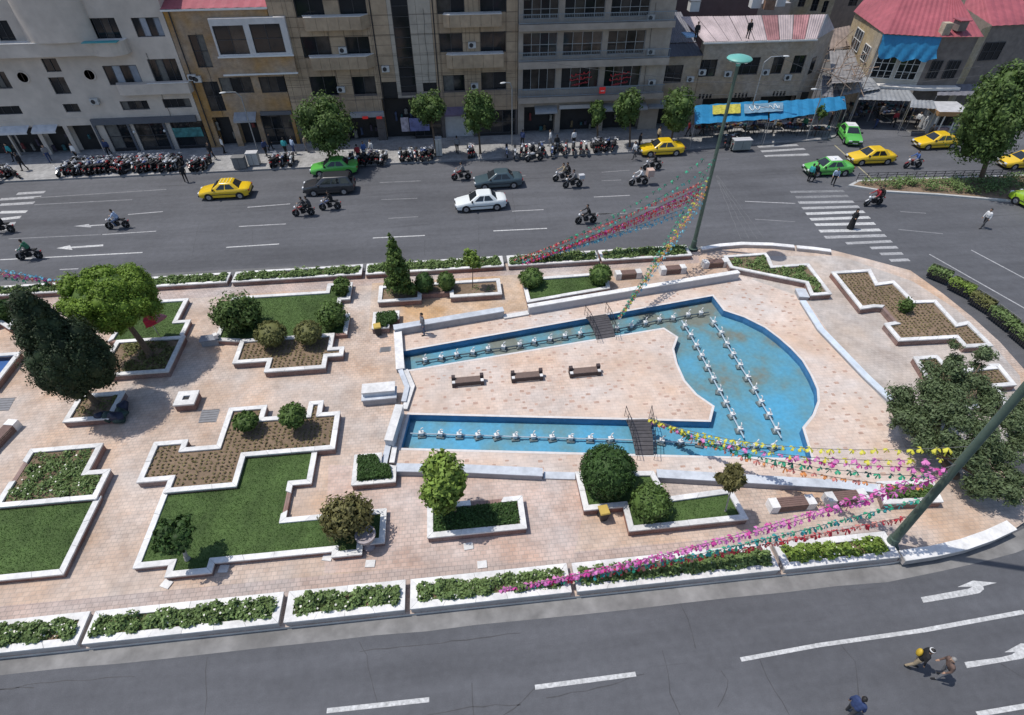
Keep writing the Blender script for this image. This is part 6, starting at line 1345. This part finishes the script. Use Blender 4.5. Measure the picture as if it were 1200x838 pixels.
def person(fig, loc, ang, shirt, trous, label, hair=0, group=None, sc=1.0):
    o = link('person', FIG[fig]); o.location = loc; o.rotation_euler = (0,0,ang); o.scale = (sc,)*3
    ms = [rnd.choice(SK), HR[hair], CL[shirt], CL[trous], CL['black'], CL['black'] if fig == 'chador' else HR[0]]
    for sl_, mm in zip(o.material_slots, ms): sl_.link = 'OBJECT'; sl_.material = mm
    return tag(o, label, 'person', group)
def pp(px, py, z=0.0): p = P(px, py, z); return (p.x, p.y, z)
# moving bikes with riders
RB = [(140,268,184,'paleblue','denim','alone on the lane with painted arrows',None),(37.5,304,183,'green','black','beside the pale blue garlands',None),(6,273,180,'black','black','leaving over the zebra crossing by the cream block',None),(357,253,183,'charcoal','black','carrying a pillion beside the charcoal estate','charcoal'),(388,246,182,'black','black','just behind the charcoal estate car',None),(541,211,182,'grey','black','ahead of the slate blue saloon',None),
      (659,212,184,'tan','charcoal','with a pillion dressed in dark clothes','black'),(671,220,183,'grey','black','with a load behind the seat',None),(748,217,183,'white','black','with a big pale delivery box',None),(764,199,181,'black','black','passing the stopped yellow taxi',None),(686.5,262,182,'black','charcoal','under the red garland',None),(1068,197,180,'blue','grey','before the kiosk taxi',None),(1022,241,186,'red','black','with a pillion in black near the zebra crossing','black')]
for px, py, a, sh_, tr_, lab, pil in RB:
    p = pp(px, py); r_ = R(a); bike(p, r_, 'motorcycle '+lab)
    person('ride', (p[0], p[1], .0), r_, sh_, tr_, 'rider in %s shirt on the motorcycle %s' % (sh_, lab))
    if pil: d = Vector((math.cos(r_), math.sin(r_), 0)); person('pillion', (p[0]-d.x*.40, p[1]-d.y*.40, .03), r_, pil, 'black', 'pillion passenger in %s on the motorcycle %s' % (pil, lab.split(' with')[0].split(' carrying')[0] if ' with' in lab and not lab.startswith('with') else lab))
p = P(748,217); tag(MB().cbox((p.x+.95, p.y+.05, 1.15), (.6,.62,.62), .05).build('delivery_box', mat('delivery_box', (.50,.36,.30), .6, .12, 3)), 'pale orange delivery box on the back of a motorcycle', 'box')
p = P(671,220); tag(MB().cbox((p.x+.75, p.y, 1.05), (.5,.4,.35), .1).build('parcel', mat('parcel', (.45,.46,.48), .7)), 'grey parcel strapped behind a motorcycle seat', 'parcel')
# parked motorcycles on the far pavement
def row(n, x0, x1, yp0, yp1, label, group, depth=.5):
    for i in range(n):
        t = (i+.5)/n; p = P(x0+(x1-x0)*t, yp0+(yp1-yp0)*t, ZP); bike((p.x+rnd.uniform(-.08,.08), p.y+rnd.uniform(-depth,depth)*.6, ZP), R(rnd.choice([70,75,80,85,92,98,262,270])+rnd.uniform(-7,7)), label, group, lean=rnd.choice([-.14,.14]))
row(34, 74, 214, 203, 197, 'parked motorcycle in the packed row before the cream block', 'motorcycles packed before the cream block'); row(22, 84, 212, 198, 192, 'parked motorcycle in the packed row before the cream block', 'motorcycles packed before the cream block', .3)
row(6, 224, 246, 197, 196, 'parked motorcycle in the small cluster beside the grey cabinets', 'motorcycles beside the cabinets'); row(7, 318, 346, 193, 191, 'parked motorcycle before the ochre building', 'motorcycles before the ochre building'); row(14, 408, 452, 192, 189, 'parked motorcycle crowded behind the bright green car', 'motorcycles behind the green car')
row(9, 468, 510, 187, 185, 'parked motorcycle before the dark entrance', 'motorcycles before the dark entrance'); row(5, 548, 556, 183, 182, 'parked motorcycle beside the thin-trunked tree', 'motorcycles beside the thin tree'); row(14, 592, 690, 183, 177, 'parked motorcycle before the glazed block', 'motorcycles before the glazed block'); row(8, 692, 722, 176, 174, 'parked motorcycle under the small street trees', 'motorcycles under the small trees'); row(5, 848, 868, 171, 170, 'parked motorcycle by the tarpaulin stalls', 'motorcycles by the tarpaulins')
bike(pp(626,189), R(186), 'motorcycle standing in the road beside the kerb of the glazed block'); 
for i, (a, b) in enumerate([(5,212),(12,206),(20,209),(2,203)]): bike(pp(a,b,ZP if b < 208 else 0), R(60+i*40), 'motorcycle standing at the crossing corner of the cream block', 'motorcycles at the cream block corner')
# pedestrians
person('chador', pp(996,268), R(250), 'black', 'black', 'woman in a long black chador on the zebra crossing')
person('walk', pp(1150,267), R(190), 'white', 'charcoal', 'man in white shirt walking across the open road')
person('stand', pp(947,213), R(30), 'teal', 'black', 'person in teal leaning by the green white-roofed taxi'); person('walk', pp(953,212), R(200), 'black', 'black', 'person in black beside the green taxi'); person('stoop', pp(975,217), R(240), 'paleblue', 'black', 'man in pale blue shirt stooping near the green taxi')
MAN = person('stroll', pp(1066,781), R(-35), 'black', 'tan', 'man in black with white-banded cap and yellow bag on the rose-side road')
MB().lathe([(.098,0),(.103,.02),(.099,.035),(.07,.04)], (.06,0,1.665), 16).build('cap', M_white, MAN, True)
person('stoop', pp(1098,793), R(165), 'brown', 'grey', 'grey-haired man in brown jacket on the rose-side road', 1); person('walk', pp(990,838), R(20), 'navy', 'charcoal', 'man in navy jacket walking on the rose-side road')
m = MB(); m.ell((-.17,.0,1.2), .10,.14,.21, 12, 8); o = m.build('backpack', mat('yellow_bag', (.50,.33,.03), .6, .12, 4), None, True); o.location = MAN.location; o.rotation_euler = MAN.rotation_euler; tag(o, 'yellow backpack carried by the man in black', 'bag')
person('stand', pp(497,392,ZP), R(200), 'grey', 'denim', 'man in grey standing beside the upper channel')
person('walk', pp(219,214), R(120), 'black', 'black', 'person in black stepping off the kerb by the packed motorcycles')
PED = [(313,183,'navy','black'),(336,182,'teal','black'),(345,181,'paleblue','navy'),(360,178,'tan','grey'),(318,176,'black','black'),(428,186,'blue','black'),(437,184,'white','navy'),(421,190,'red','black'),(536,180,'grey','black'),(645,172,'white','grey'),(652,178,'black','grey'),(672,172,'white','black'),(743,186,'white','charcoal'),(748,176,'black','black'),(770,168,'tan','black'),(806,160,'red','black'),(822,158,'black','black'),(850,155,'grey','black'),(880,156,'navy','black'),(905,156,'white','charcoal'),(925,152,'black','black'),(940,155,'green','black'),(970,150,'black','black'),(612,172,'navy','black'),(92,188,'white','black'),(130,183,'navy','black'),(60,190,'grey','navy'),(30,200,'black','black'),(18,188,'teal','black'),(250,187,'black','black'),(264,180,'white','black'),(1072,150,'white','black'),(1060,145,'black','black'),(1045,148,'red','black'),(1030,140,'grey','black'),(1010,138,'black','black'),(1085,165,'black','black'),(1148,176,'black','black'),(1025,150,'black','navy'),(1082,152,'white','grey')]
for i, (a, b, s_, t_) in enumerate(PED):
    shade = 'shop pavement' if a < 820 else 'market front'; person(rnd.choice(['stand','walk','walk2']), pp(a, b, ZP if a < 980 else ZP-.03 if a > 1070 else 0), R(rnd.uniform(0,360)), s_, t_, 'pedestrian in %s top and %s trousers on the %s' % (s_, t_, shade), group='pedestrians on the '+shade)
# workers on the pink roof
pr_ = P(551/1*1+265,50,8.9)
for px_, py_ in ((815,47),(876,44)): q = P(px_, py_, 8.75); person('stand', (q.x, q.y, 8.62), R(-90), 'black', 'black', 'dark-clothed figure standing on the edge of the pink roof', group='figures on the pink roof')
# ================================================================ lamps, garlands, benches, street furniture
M_pole = mat('green_pole', (.085,.125,.10), .5, .12, 3, metal=.2)
def pole(label, bx, by, h, r0, r1, name='lamp_pole', zb=ZP, disc=True):
    b = P(bx, by, zb); e = empty(name, (b.x, b.y, zb), 0, label, 'lamp')
    m = MB(); m.path([(0,0,0),(0,0,h*.35),(0,0,h)], r0, 14, r1); m.build('shaft', M_pole, e, True); m = MB(); m.lathe([(r0*2.2,0),(r0*2.2,.06),(r0*1.3,.08),(r0*1.2,.7),(r0*1.02,.75)], n=14); m.build('base_plate', M_pole, e)
    if disc:
        m = MB(); m.lathe([(.12,h-.35),(.2,h-.1),(.72,h+.0),(.77,h+.07),(.7,h+.15),(.4,h+.24),(.0001,h+.28)], n=28); m.build('disc_head', mat('disc_teal', (.13,.38,.33), .45, .08, 2), e, True)
        m = MB()
        for k in range(6): a = k*math.pi/3; m.ell((.5*math.cos(a), .5*math.sin(a), h-.04), .13,.13,.07, 8, 6)
        m.build('lamp', M_hl, e)
    return e, b
PA, pa = pole('tall green lamp pole with teal disc head at the shop-side road', 812, 291, 13.4, .16, .10); PB, pb = pole('tall green lamp pole hung with pink garlands at the rose-side road', 1041, 640, 15.5, .19, .12)
def lamp(label, bx, by, h, arm, ang=-90, zb=ZP, mt=None):
    b = P(bx, by, zb); e = empty('street_lamp', (b.x, b.y, zb), R(ang), label, 'street lamp'); m = MB(); m.path([(0,0,0),(0,0,h-.6),(arm*.3,0,h-.1),(arm,0,h)], .06, 8, .04); m.build('shaft', mt or mat('galvanised', (.34,.35,.36), .45, .1, 3, metal=.5), e, True); m = MB(); m.ell((arm+.25,0,h+.0), .32,.12,.08, 10, 6); m.build('lamp_head', mat('lamp_shell', (.55,.56,.56), .4), e, True); return e
lamp('curved-arm street lamp before the buff brick house', 872, 160, 7.8, 1.6, -12); lamp('slim street lamp before the ochre building', 302, 177, 5.8, 1.2, 200); lamp('slim street lamp at the corner of the glazed block', 600, 171, 6.2, .7, 200); lamp('slim lamp at the thin sapling by the market', 945, 163, 5., .8, 180)
# --- garlands
FL = {k: mat('flag_'+k, c, .5, .12, 5, world=False) for k, c in {'pink': (.80,.26,.60), 'magenta': (.66,.08,.36), 'green': (.05,.42,.24), 'teal': (.05,.36,.36), 'red': (.60,.05,.07), 'yellow': (.72,.68,.08), 'orange': (.75,.30,.10), 'blue': (.10,.40,.62), 'cyan': (.22,.60,.72), 'dkgreen': (.02,.17,.12), 'salmon': (.70,.28,.24)}.items()}
for k_ in FL.values():      # thin plastic film lets some light through
    b_ = k_.node_tree.nodes['Principled BSDF']; out_ = [x for x in k_.node_tree.nodes if x.type == 'OUTPUT_MATERIAL'][0]; tr_ = k_.node_tree.nodes.new('ShaderNodeBsdfTranslucent'); mx_ = k_.node_tree.nodes.new('ShaderNodeMixShader'); mx_.inputs[0].default_value = .35
    k_.node_tree.links.new(b_.inputs['Base Color'].links[0].from_socket, tr_.inputs[0]); k_.node_tree.links.new(b_.outputs[0], mx_.inputs[1]); k_.node_tree.links.new(tr_.outputs[0], mx_.inputs[2]); k_.node_tree.links.new(mx_.outputs[0], out_.inputs[0])
def flagmesh(i):
    m = MB(); r_ = random.Random(i); s = .12
    for k in range(3):
        a = k*2.1+r_.random(); d = Vector((math.cos(a), math.sin(a), 0)); n_ = Vector((-d.y, d.x, 0))
        m.add([tuple(n_*.015), tuple(-n_*.015), tuple(d*s-n_*s*.55+Vector((0,0,-s*.7))), tuple(d*s*1.15+Vector((0,0,-s*1.3))), tuple(d*s+n_*s*.55+Vector((0,0,-s*.7)))], [(0,1,2),(0,2,4),(2,3,4)])
    m.add([(-.012,0,0),(.012,0,0),(.03,0,-s*2.4),(-.03,.01,-s*2.4)], [(0,1,2,3)]); return m
FM = {}
for c in FL:
    for i in range(3): FM[c, i] = flagmesh(i).mesh('flag', FL[c])
M_cord = mat('cord', (.12,.12,.12), .8)
def garland(label, a, b, sag, n, cols, t0=0., t1=1., size=1.0):
    a = Vector(a); b = Vector(b); e = empty('garland', tuple(a), 0, label, 'garland'); L = (b-a)
    def pt(t): return L*t+Vector((0,0,-sag*4*t*(1-t)))
    m = MB(); m.path([pt(i/24) for i in range(25)], .012, 4); m.build('cord', M_cord, e)
    for k in range(n):
        t = t0+(t1-t0)*(k+.5)/n+rnd.uniform(-.2,.2)/n; q = link('flag', FM[cols[k % len(cols)], rnd.randrange(3)], e); q.location = pt(t); s = size*rnd.uniform(.8,1.25); q.scale = (s,s,s); q.rotation_euler = (rnd.uniform(-.3,.3), rnd.uniform(-.3,.3), rnd.uniform(0,6.28))
    return e
def on(base, z): return Vector((base.x, base.y, z))
# from the disc lamp down to the planted strip in the west
endW = [P(596,306,.6), P(604,309,.6), P(600,305,.7), P(612,309,.6), P(606,307,.6), P(600,308,.5), P(610,307,.6), P(598,307,.6)]
for i, (z, cols, n, lab, sg) in enumerate([(8.0,['dkgreen','green'],34,'dark green top string',.9),(6.9,['green','teal'],34,'green and teal second string',.7),(5.9,['salmon','red'],60,'salmon red upper string',.2),(5.5,['red','magenta'],64,'red second string',.25),(5.1,['red','salmon'],64,'red middle string',.25),(4.7,['red','magenta','salmon'],64,'magenta red lower string',.3),(4.2,['cyan','blue'],40,'pale blue string',.3),(3.7,['blue','cyan'],36,'blue bottom string',.3)]):
    garland('%s of paper flags from the disc lamp to the planted strip' % lab, on(pa, z), endW[i], sg, n, cols, .04, 1.0, 1.0)
endS = P(725,372,1.0)
for i, (z, cols, n, lab) in enumerate([(7.6,['dkgreen','green'],44,'dense green'),(6.3,['green','yellow'],40,'green and yellow'),(5.6,['orange','salmon'],40,'dense orange'),(5.0,['yellow','orange','cyan'],36,'mixed yellow and orange'),(4.3,['cyan','blue'],26,'pale blue')]):
    garland('%s flag string from the disc lamp down to the upper footbridge' % lab, on(pa, z), endS+Vector((rnd.uniform(-.2,.2), rnd.uniform(-.2,.2), 0)), .25, n, cols, .02, 1.0, .85)
# from the near lamp west along the rose strips
endN = [P(586,691,.7), P(592,690,.65), P(600,690,.6), P(590,690,.6)]
for i, (z, cols, n, lab, sg) in enumerate([(6.3,['pink','magenta','pink'],44,'upper pink',.9),(5.6,['pink','magenta','pink'],44,'lower pink',.75),(4.1,['green','teal'],44,'green',.62),(2.7,['red','red','salmon'],46,'red',.25)]):
    garland('%s flag string from the garlanded lamp pole along the rose strips' % lab, on(pb, z), endN[i], sg, int(n*1.6), cols, .02, 1.0, 1.0)
endL = P(762,488,1.05)
for i, (z, cols, n, lab, sg) in enumerate([(7.3,['yellow'],34,'upper yellow',1.1),(6.6,['yellow','pink'],34,'lower yellow',1.3),(5.4,['green','dkgreen'],34,'green',1.2),(4.6,['orange','salmon'],30,'orange',1.1),(6.0,['pink','magenta'],16,'short pink',1.2)]):
    garland('%s flag string from the garlanded lamp pole to the lower footbridge' % lab, on(pb, z), endL+Vector((rnd.uniform(-.2,.2), rnd.uniform(-.2,.2), 0)), sg, n, cols, .03, 1.0 if 'short' not in lab else .45, 1.08)
# strings from a lamp beyond the frame, at the left edge
pl_ = P(-150,352,.2)
for i, (z, cols, n, lab) in enumerate([(6.2,['cyan','blue'],46,'pale blue'),(5.2,['salmon','magenta'],46,'faded pink'),(4.6,['magenta','salmon'],40,'rose red'),(3.9,['green','dkgreen'],30,'green')]):
    garland('%s flag string arriving at the strip behind the bright green tree' % lab, (pl_.x, pl_.y, z), P(87,331,.75), .3, n, cols, .1, 1.0, 1.0)
PLm, _b = pole('green lamp pole beyond the end of the plaza past the conifer', -150, 352, 13.4, .16, .10)

# --- benches
M_slat = mat('bench_slat', (.16,.10,.085), .7, .15, 4, world=False); M_slat2 = mat('bench_slat_pale', (.17,.12,.10), .7, .12, 4, world=False)
def islandbench(px, py, label):
    c = P(px, py, ZP); e = empty('bench', (c.x, c.y, ZP+.004), R(1), label, 'bench'); e.scale = (.87,.87,.87)
    for s in (-1,1):
        MB().box(s*.95-.12, s*.95+.12, -.30,.30,0,.36).build('end_block', mat('bench_dark', (.055,.04,.04), .7, .1, 4), e); MB().box(s*.95-.10, s*.95+.10, -.28,-.05,.36,.42).build('white_pad', M_marble, e)
        MB().box(s*.95-.12, s*.95+.12, .05,.30,.36,.62).build('arm_block', MATS['bench_dark'], e)
    for k in range(5): MB().box(-.83,.83,-.27+k*.105,-.18+k*.105,.38,.42).build('slat', M_slat2, e)
    MB().box(-.83,.83,-.29,-.275,.10,.37).build('front_board', MATS['bench_dark'], e); return e
islandbench(548.5,449.5,'dark wooden bench on the court, nearest the channel heads'); islandbench(617.5,444,'middle dark wooden bench on the court between the channels'); islandbench(685,438.5,'dark wooden bench on the court, nearest the curved basin')
def blockbench(px, py, label, ang=1, L=1.9, zb=ZP):
    c = P(px, py, zb); e = empty('bench', (c.x, c.y, zb), R(ang), label, 'bench')
    for s in (-1,1): MB().box(s*(L/2-.2)-.2, s*(L/2-.2)+.2, -.27,.27,0,.5).build('end_block', M_marble, e)
    for k in range(5): MB().box(-L/2+.405, L/2-.405, -.26+k*.106, -.165+k*.106, .42,.47).build('slat', M_slat, e)
    for k in range(3): MB().box(-L/2+.41, L/2-.41, -.265,-.245,.06+k*.12,.16+k*.12).build('front_slat', M_slat, e)
    return e
blockbench(735.5,325,'white-ended slatted bench beside the two-shrub lawn'); blockbench(787.5,319.5,'middle white-ended slatted bench under the disc lamp'); blockbench(837,312,'white-ended slatted bench at the grassy angular planter')
blockbench(925,594,'white-ended slatted bench beneath the pink garlands', 0, 2.2); blockbench(988,587,'white-ended slatted bench beneath the garlands beside the square shrub planter', 0, 2.0)
blockbench(4,517,'brown slatted bench beside the weedy planter', 78, 2.2)
# stone counter block and square stone pot
b = P(446,468,ZP); e = empty('stone_counter', (b.x, b.y, ZP), R(1), 'white-topped grey stone block beside the bent marble kerbs', 'stone block'); MB().box(-.92,.92,-.42,.42,0,.42).build('plinth', M_gmarble2, e); MB().box(-.97,.97,-.46,.46,.42,.5).build('ledge', M_gmarble, e); MB().box(-.88,.88,-.2,.46,.5,.78).build('block', M_gmarble, e); MB().box(-.92,.92,-.25,.5,.78,.86).build('top_slab', M_marble, e)
b = P(222.5,474,ZP); e = empty('stone_pot', (b.x, b.y, ZP), 0, 'square stone pot with white rim and small dark opening', 'pot'); 
MB().box(-.52,.52,-.5,.5,0,.46).build('body', M_wallb, e)
m = MB()
for a in ((-.56,.56,-.54,-.16),(-.56,.56,.16,.54)): m.box(*a,.46,.56)
m.box(-.56,-.18,-.16,.16,.46,.56); m.box(.18,.56,-.16,.16,.46,.56); m.build('rim', M_marble, e); MB().box(-.18,.18,-.16,.16,.461,.48).build('soil', M_shop, e)
# urn, bins, covers, slabs
b = P(432.5,640,ZP); e = empty('stone_urn', (b.x, b.y, ZP), 0, 'mauve-grey stone urn on a pedestal beside the reddish spiky shrub', 'urn'); m = MB(); m.lathe([(.30,0),(.30,.12),(.16,.2),(.13,.45),(.22,.6)], n=14); m.build('pedestal', mat('urn_stone', (.33,.29,.30), .8, .15, 4), e, True); m = MB(); m.lathe([(.18,.6),(.40,.78),(.46,.98),(.46,1.02),(.38,1.02),(.36,.9),(.0001,.86)], n=16); m.build('bowl', MATS['urn_stone'], e, True)
def bin_(px, py, label, ang=0):
    b = P(px, py, ZP); e = empty('litter_bin', (b.x, b.y, ZP), R(ang), label, 'bin'); e.scale = (.8,.8,.85); m = MB(); m.loft([[(-.2,-.22,.1),(.2,-.22,.1),(.2,.22,.1),(-.2,.22,.1)],[(-.27,-.3,.85),(.27,-.3,.85),(.27,.3,.85),(-.27,.3,.85)]]); m.build('body', M_trim, e)
    m = MB(); m.loft([[(-.29,-.32,.85),(.29,-.32,.85),(.29,.34,.85),(-.29,.34,.85)],[(-.26,-.28,.93),(.26,-.28,.93),(.26,.3,.93),(-.26,.3,.93)]]); m.build('lid', mat('bin_yellow', (.48,.34,.08), .6, .12, 3), e)
    for s in (-1,1): m = MB(); m.lathe([(.1,-.03),(.1,.03)], (s*.22,.26,.1), 10, 'x'); m.build('wheel', M_black, e)
bin_(706,608,'black bin with yellow lid beside the clipped ball planter', 5); bin_(444,392.5,'black bin with yellow lid beside the small clipped hedge', 10)
def cover(px, label, mt, z=ZP+.006, name='drain_grate'):
    pts = ccw([tuple(P(x, y, ZP))[:2] for x, y in px]); c = (sum(p[0] for p in pts)/len(pts), sum(p[1] for p in pts)/len(pts)); e = empty(name, (c[0], c[1], ZP), 0, label, 'cover'); lp = [(x-c[0], y-c[1]) for x, y in pts]; m = MB(); m.prism(lp, .004, .012); m.build('plate', mt, e)
    if len(pts) == 4:
        x0, x1 = min(p[0] for p in lp)+.08, max(p[0] for p in lp)-.08; y0, y1 = min(p[1] for p in lp)+.06, max(p[1] for p in lp)-.06
        for k in range(6): yy = y0+(y1-y0)*k/5; MB().box(x0,x1,yy-.02,yy+.02,.013,.022).build('rib', mat('grate_rib', (.12,.12,.125), .6), e)
M_grate = mat('grate_grey', (.20,.20,.21), .7, .15, 4)
cover(ZM([(380,208),(400,140),(497,138),(475,207)],150,450,4.604), 'grey metal floor grate beside the square stone pot', M_grate); cover(ZM([(0,275),(135,270),(75,385),(-40,385)],0,430,7.48), 'grey floor grate by the dark conifer', M_grate); cover(ZM([(425,570),(580,550),(575,615),(415,640)],410,360,11.97), 'grey floor grate before the upper channel head', M_grate)
for i, (x, y) in enumerate([(195.5,685),(262.5,667),(384,653.5),(434,661),(549,640.5),(565,662)]):
    c = P(x, y, ZP); a = R(rnd.uniform(-25,25)); tag(MB().cbox((c.x, c.y, ZP+.03), (.42,.34,.05), a).build('loose_slab', M_marble), 'loose white marble slab lying on the plaza paving', 'slab', 'loose marble slabs')
# red parasol
b = P(186,392,.6); e = empty('red_parasol', (b.x, b.y, .55), 0, 'half-folded red parasol standing on the small stepped lawn', 'parasol'); q = W(176,376,b.y)-b
MB().tube((0,0,-.05),(q.x,q.y,q.z+.05),.025,n=6).build('pole', M_steel, e); m = MB(); c0 = Vector((q.x,q.y,q.z+.1)); tip = c0+Vector((1.05,.1,.15)); rg = []
for t in np.linspace(0,1,7): r_ = .42*(1-t)**.7+.015; cc = (c0-Vector((.15,0,0))).lerp(tip,t); rg.append([(cc.x, cc.y+r_*math.cos(a)*(1+.2*(k % 2)), cc.z+r_*math.sin(a)*(1+.2*(k % 2))) for k, a in enumerate(np.linspace(0,6.283,13)[:-1])])
m.loft(rg[:4]); m.build('canopy', mat('red_cloth', (.50,.03,.06), .7, .15, 5), e, True); m = MB(); m.loft(rg[3:]); m.build('folded_tip', mat('pink_cloth', (.42,.16,.18), .7, .15, 5), e, True)
# heap of dark sacks under the conifer, person resting
b = P(140,487,ZP); e = empty('tarp_heap', (b.x, b.y, ZP), 0, 'heap of dark green tarpaulin and bags in the conifer shade', 'heap'); MT = [mat('dark_green_tarp', (.02,.045,.04), .6, .3, 4, .8, bscale=8), mat('dark_blue_tarp', (.02,.025,.05), .6, .3, 4, .8, bscale=8)]
for k in range(9):
    m = MB(); m.ell((rnd.uniform(-.8,.7), rnd.uniform(-.5,.6), .22+rnd.uniform(0,.25)), rnd.uniform(.25,.5), rnd.uniform(.2,.4), rnd.uniform(.2,.35), 12, 8)
    m.v = [(x+.04*math.sin(9*y+5*z), y+.05*math.sin(8*x+3*z), max(0, z+.05*math.sin(7*x+9*y))) for x, y, z in m.v]; m.build('sack', MT[k % 2], e, True)
b = P(252,402,ZP); e = empty('stone_lion_bench', (b.x, b.y, ZP), R(5), 'grey stone seat with pale ends at the foot of the tall spiky shrub', 'seat'); MB().box(-.7,.3,-.25,.25,0,.4).build('seat', M_gmarble2, e); MB().box(-.75,.35,-.3,.3,.4,.48).build('top', mat('seat_top', (.20,.21,.24), .5, .1, 3), e); MB().cbox((.25,-.1,.62),(.22,.3,.3),.4).build('end_stone', M_marble, e)
# electrical cabinets on the far pavement
for i, (x, y, lab) in enumerate([(283,197,'wide grey steel cabinet on the shop pavement by the small motorcycle cluster'),(299,193,'narrow pale steel cabinet on the shop pavement beside the wide one'),(515,182,'tall pale steel cabinet beside the street tree at the dark entrance'),(867,175,'grey steel skip by the tarpaulin stalls')]):
    b = P(x, y, ZP); e = empty('street_cabinet', (b.x, b.y, ZP), 0, lab, 'cabinet'); w_, h_ = ((1.1,1.1),(1.0,1.2),(.6,1.7),(1.8,1.0))[i]; MB().box(-w_/2,w_/2,-.35,.35,.08,h_).build('box', mat('cabinet_%d' % i, ((.17,.17,.17),(.42,.42,.41),(.42,.41,.38),(.24,.26,.25))[i], .6, .12, 2), e); MB().box(-w_/2-.04,w_/2+.04,-.4,.4,h_,h_+.06).build('lid', M_shutter if i else mat('cabinet_0', (0,0,0)), e); MB().box(-w_/2+.05,w_/2-.05,-.33,.33,0,.078).build('plinth', M_dark, e); MB().box(-.012,.012,-.358,-.351,.15,h_-.08).build('door_seam', M_dark, e)
# --- railed median on the right
med = [P(994,217,ZP), P(1005,211,ZP), P(1240,203,ZP), P(1300,215,ZP), P(1300,246,ZP), P(1200,236.5,ZP), P(1100,228,ZP), P(1040,224.5,ZP)]
mp_ = ccw([(p.x,p.y) for p in med]); e = S(empty('median', (mp_[0][0], mp_[0][1], 0))); m = MB(); m.prism(mp_, -.05, ZP); rel(m.build('median_kerb', mat('median_kerb', (.42,.42,.41), .85, .15, 2)), e); rel(sheet('soil', offset(mp_, .25), [], ZP+.006, M_soil), e)
mi = offset(mp_, .5); A_ = abs(area(mi)); gx, gy = scatter_poly(mi, 160); 
cx_, cy_ = gx, gy; n_ = 9000; k = rng.integers(0, len(cx_), n_); x = cx_[k]+rng.normal(0,.25,n_); y = cy_[k]+rng.normal(0,.2,n_); ok = inside(mi, x, y); x, y = x[ok], y[ok]; z = ZP+rng.uniform(.1,.6,len(x)); o = leafquads('median_hedge', np.stack([x,y,z],1), np.stack([rng.normal(0,.6,len(x)), rng.normal(0,.6,len(x))-.2, np.ones(len(x))],1), .11, L_rose); tag(o, kind='stuff')
fr_ = empty('median_railing', tuple(P(1000,214,ZP)), 0, 'dark metal railing along the back of the planted median', 'railing'); a, b = P(1003,213,ZP), P(1290,206,ZP); n_ = 26
for k in range(n_+1): q = a.lerp(b, k/n_); bpart(MB().tube((q.x,q.y,ZP),(q.x,q.y,ZP+.85),.03,n=6), 'post', M_dark, fr_)
for zz in (.35,.6,.82): bpart(MB().tube(a+Vector((0,0,zz)), b+Vector((0,0,zz)), .022, n=6), 'rail', M_dark, fr_)
for k in range(n_): q0, q1 = a.lerp(b, k/n_), a.lerp(b, (k+1)/n_); bpart(MB().tube(q0+Vector((0,0,.35)), q1+Vector((0,0,.82)), .012, n=4), 'brace', M_dark, fr_)
# slatted hedge boxes on the curving kerb
BX = [((1088,322),(1109,330.5)),((1113,336),(1135,347)),((1138,353),(1157.5,365)),((1161,370),(1182,386)),((1186,391),(1204,406)),((1208,412),(1226,430))]
cols6 = [L_rose, L_light, L_yel, L_rose, L_rose, L_rose]; lbs = ['at the end of the kerb by the crossing','second from the crossing, brightest green','with yellowish hedge','with dark hedge next to the yellowish one','beside the curved kerb beside the large seedling bed','last along the curved kerb']
for i, (a, b) in enumerate(BX):
    a = P(*a, ZP); b = P(*b, ZP); d = (b-a); d.z = 0; L = d.length*1.13; c = (a+b)/2; e = empty('hedge_box', (c.x, c.y, ZP), math.atan2(d.y,d.x), 'dark slatted planter box of hedge '+lbs[i], 'planter box')
    MB().box(-L/2,L/2,-.3,.3,.04,.5).build('trough', M_shop, e)
    for k in range(9):
        x = -L/2+.08+(L-.16)*k/8; MB().box(x-.04,x+.04,-.335,-.302,.02,.62).build('slat', M_dark, e)
    MB().box(-L/2-.02,L/2+.02,.30,.35,.4,.85).build('back_rail', mat('box_rail', (.16,.16,.15), .6), e)
    n_ = 1500; x = rng.uniform(-L/2-.05,L/2+.05,n_); y = rng.uniform(-.34,.3,n_); z = rng.uniform(.3,.82,n_); leafquads('hedge', np.stack([x,y,z],1), np.stack([rng.normal(0,.5,n_), y*2+rng.normal(0,.4,n_), np.full(n_,.8)],1), .10, cols6[i], e, kind='stuff')
# overhead wires by the market
for i, (a, b) in enumerate([((770,96,7.5),(1150,78,6)),((620,70,9),(990,102,5.5)),((800,112,5.5),(1200,82,6.2)),((905,60,8),(1000,92,6))]):
    p0 = P(a[0],a[1],a[2]); p1 = P(b[0],b[1],b[2]); m = MB(); m.path([p0.lerp(p1,t)+Vector((0,0,-.5*4*t*(1-t))) for t in np.linspace(0,1,14)], .018, 4); tag(m.build('overhead_wire', M_cord), 'thin overhead wire slung %s' % ['between the buff brick house and corner house','from the glazed block to the market','above the tarpaulins to the gabled house','across the side street'][i], 'wire')
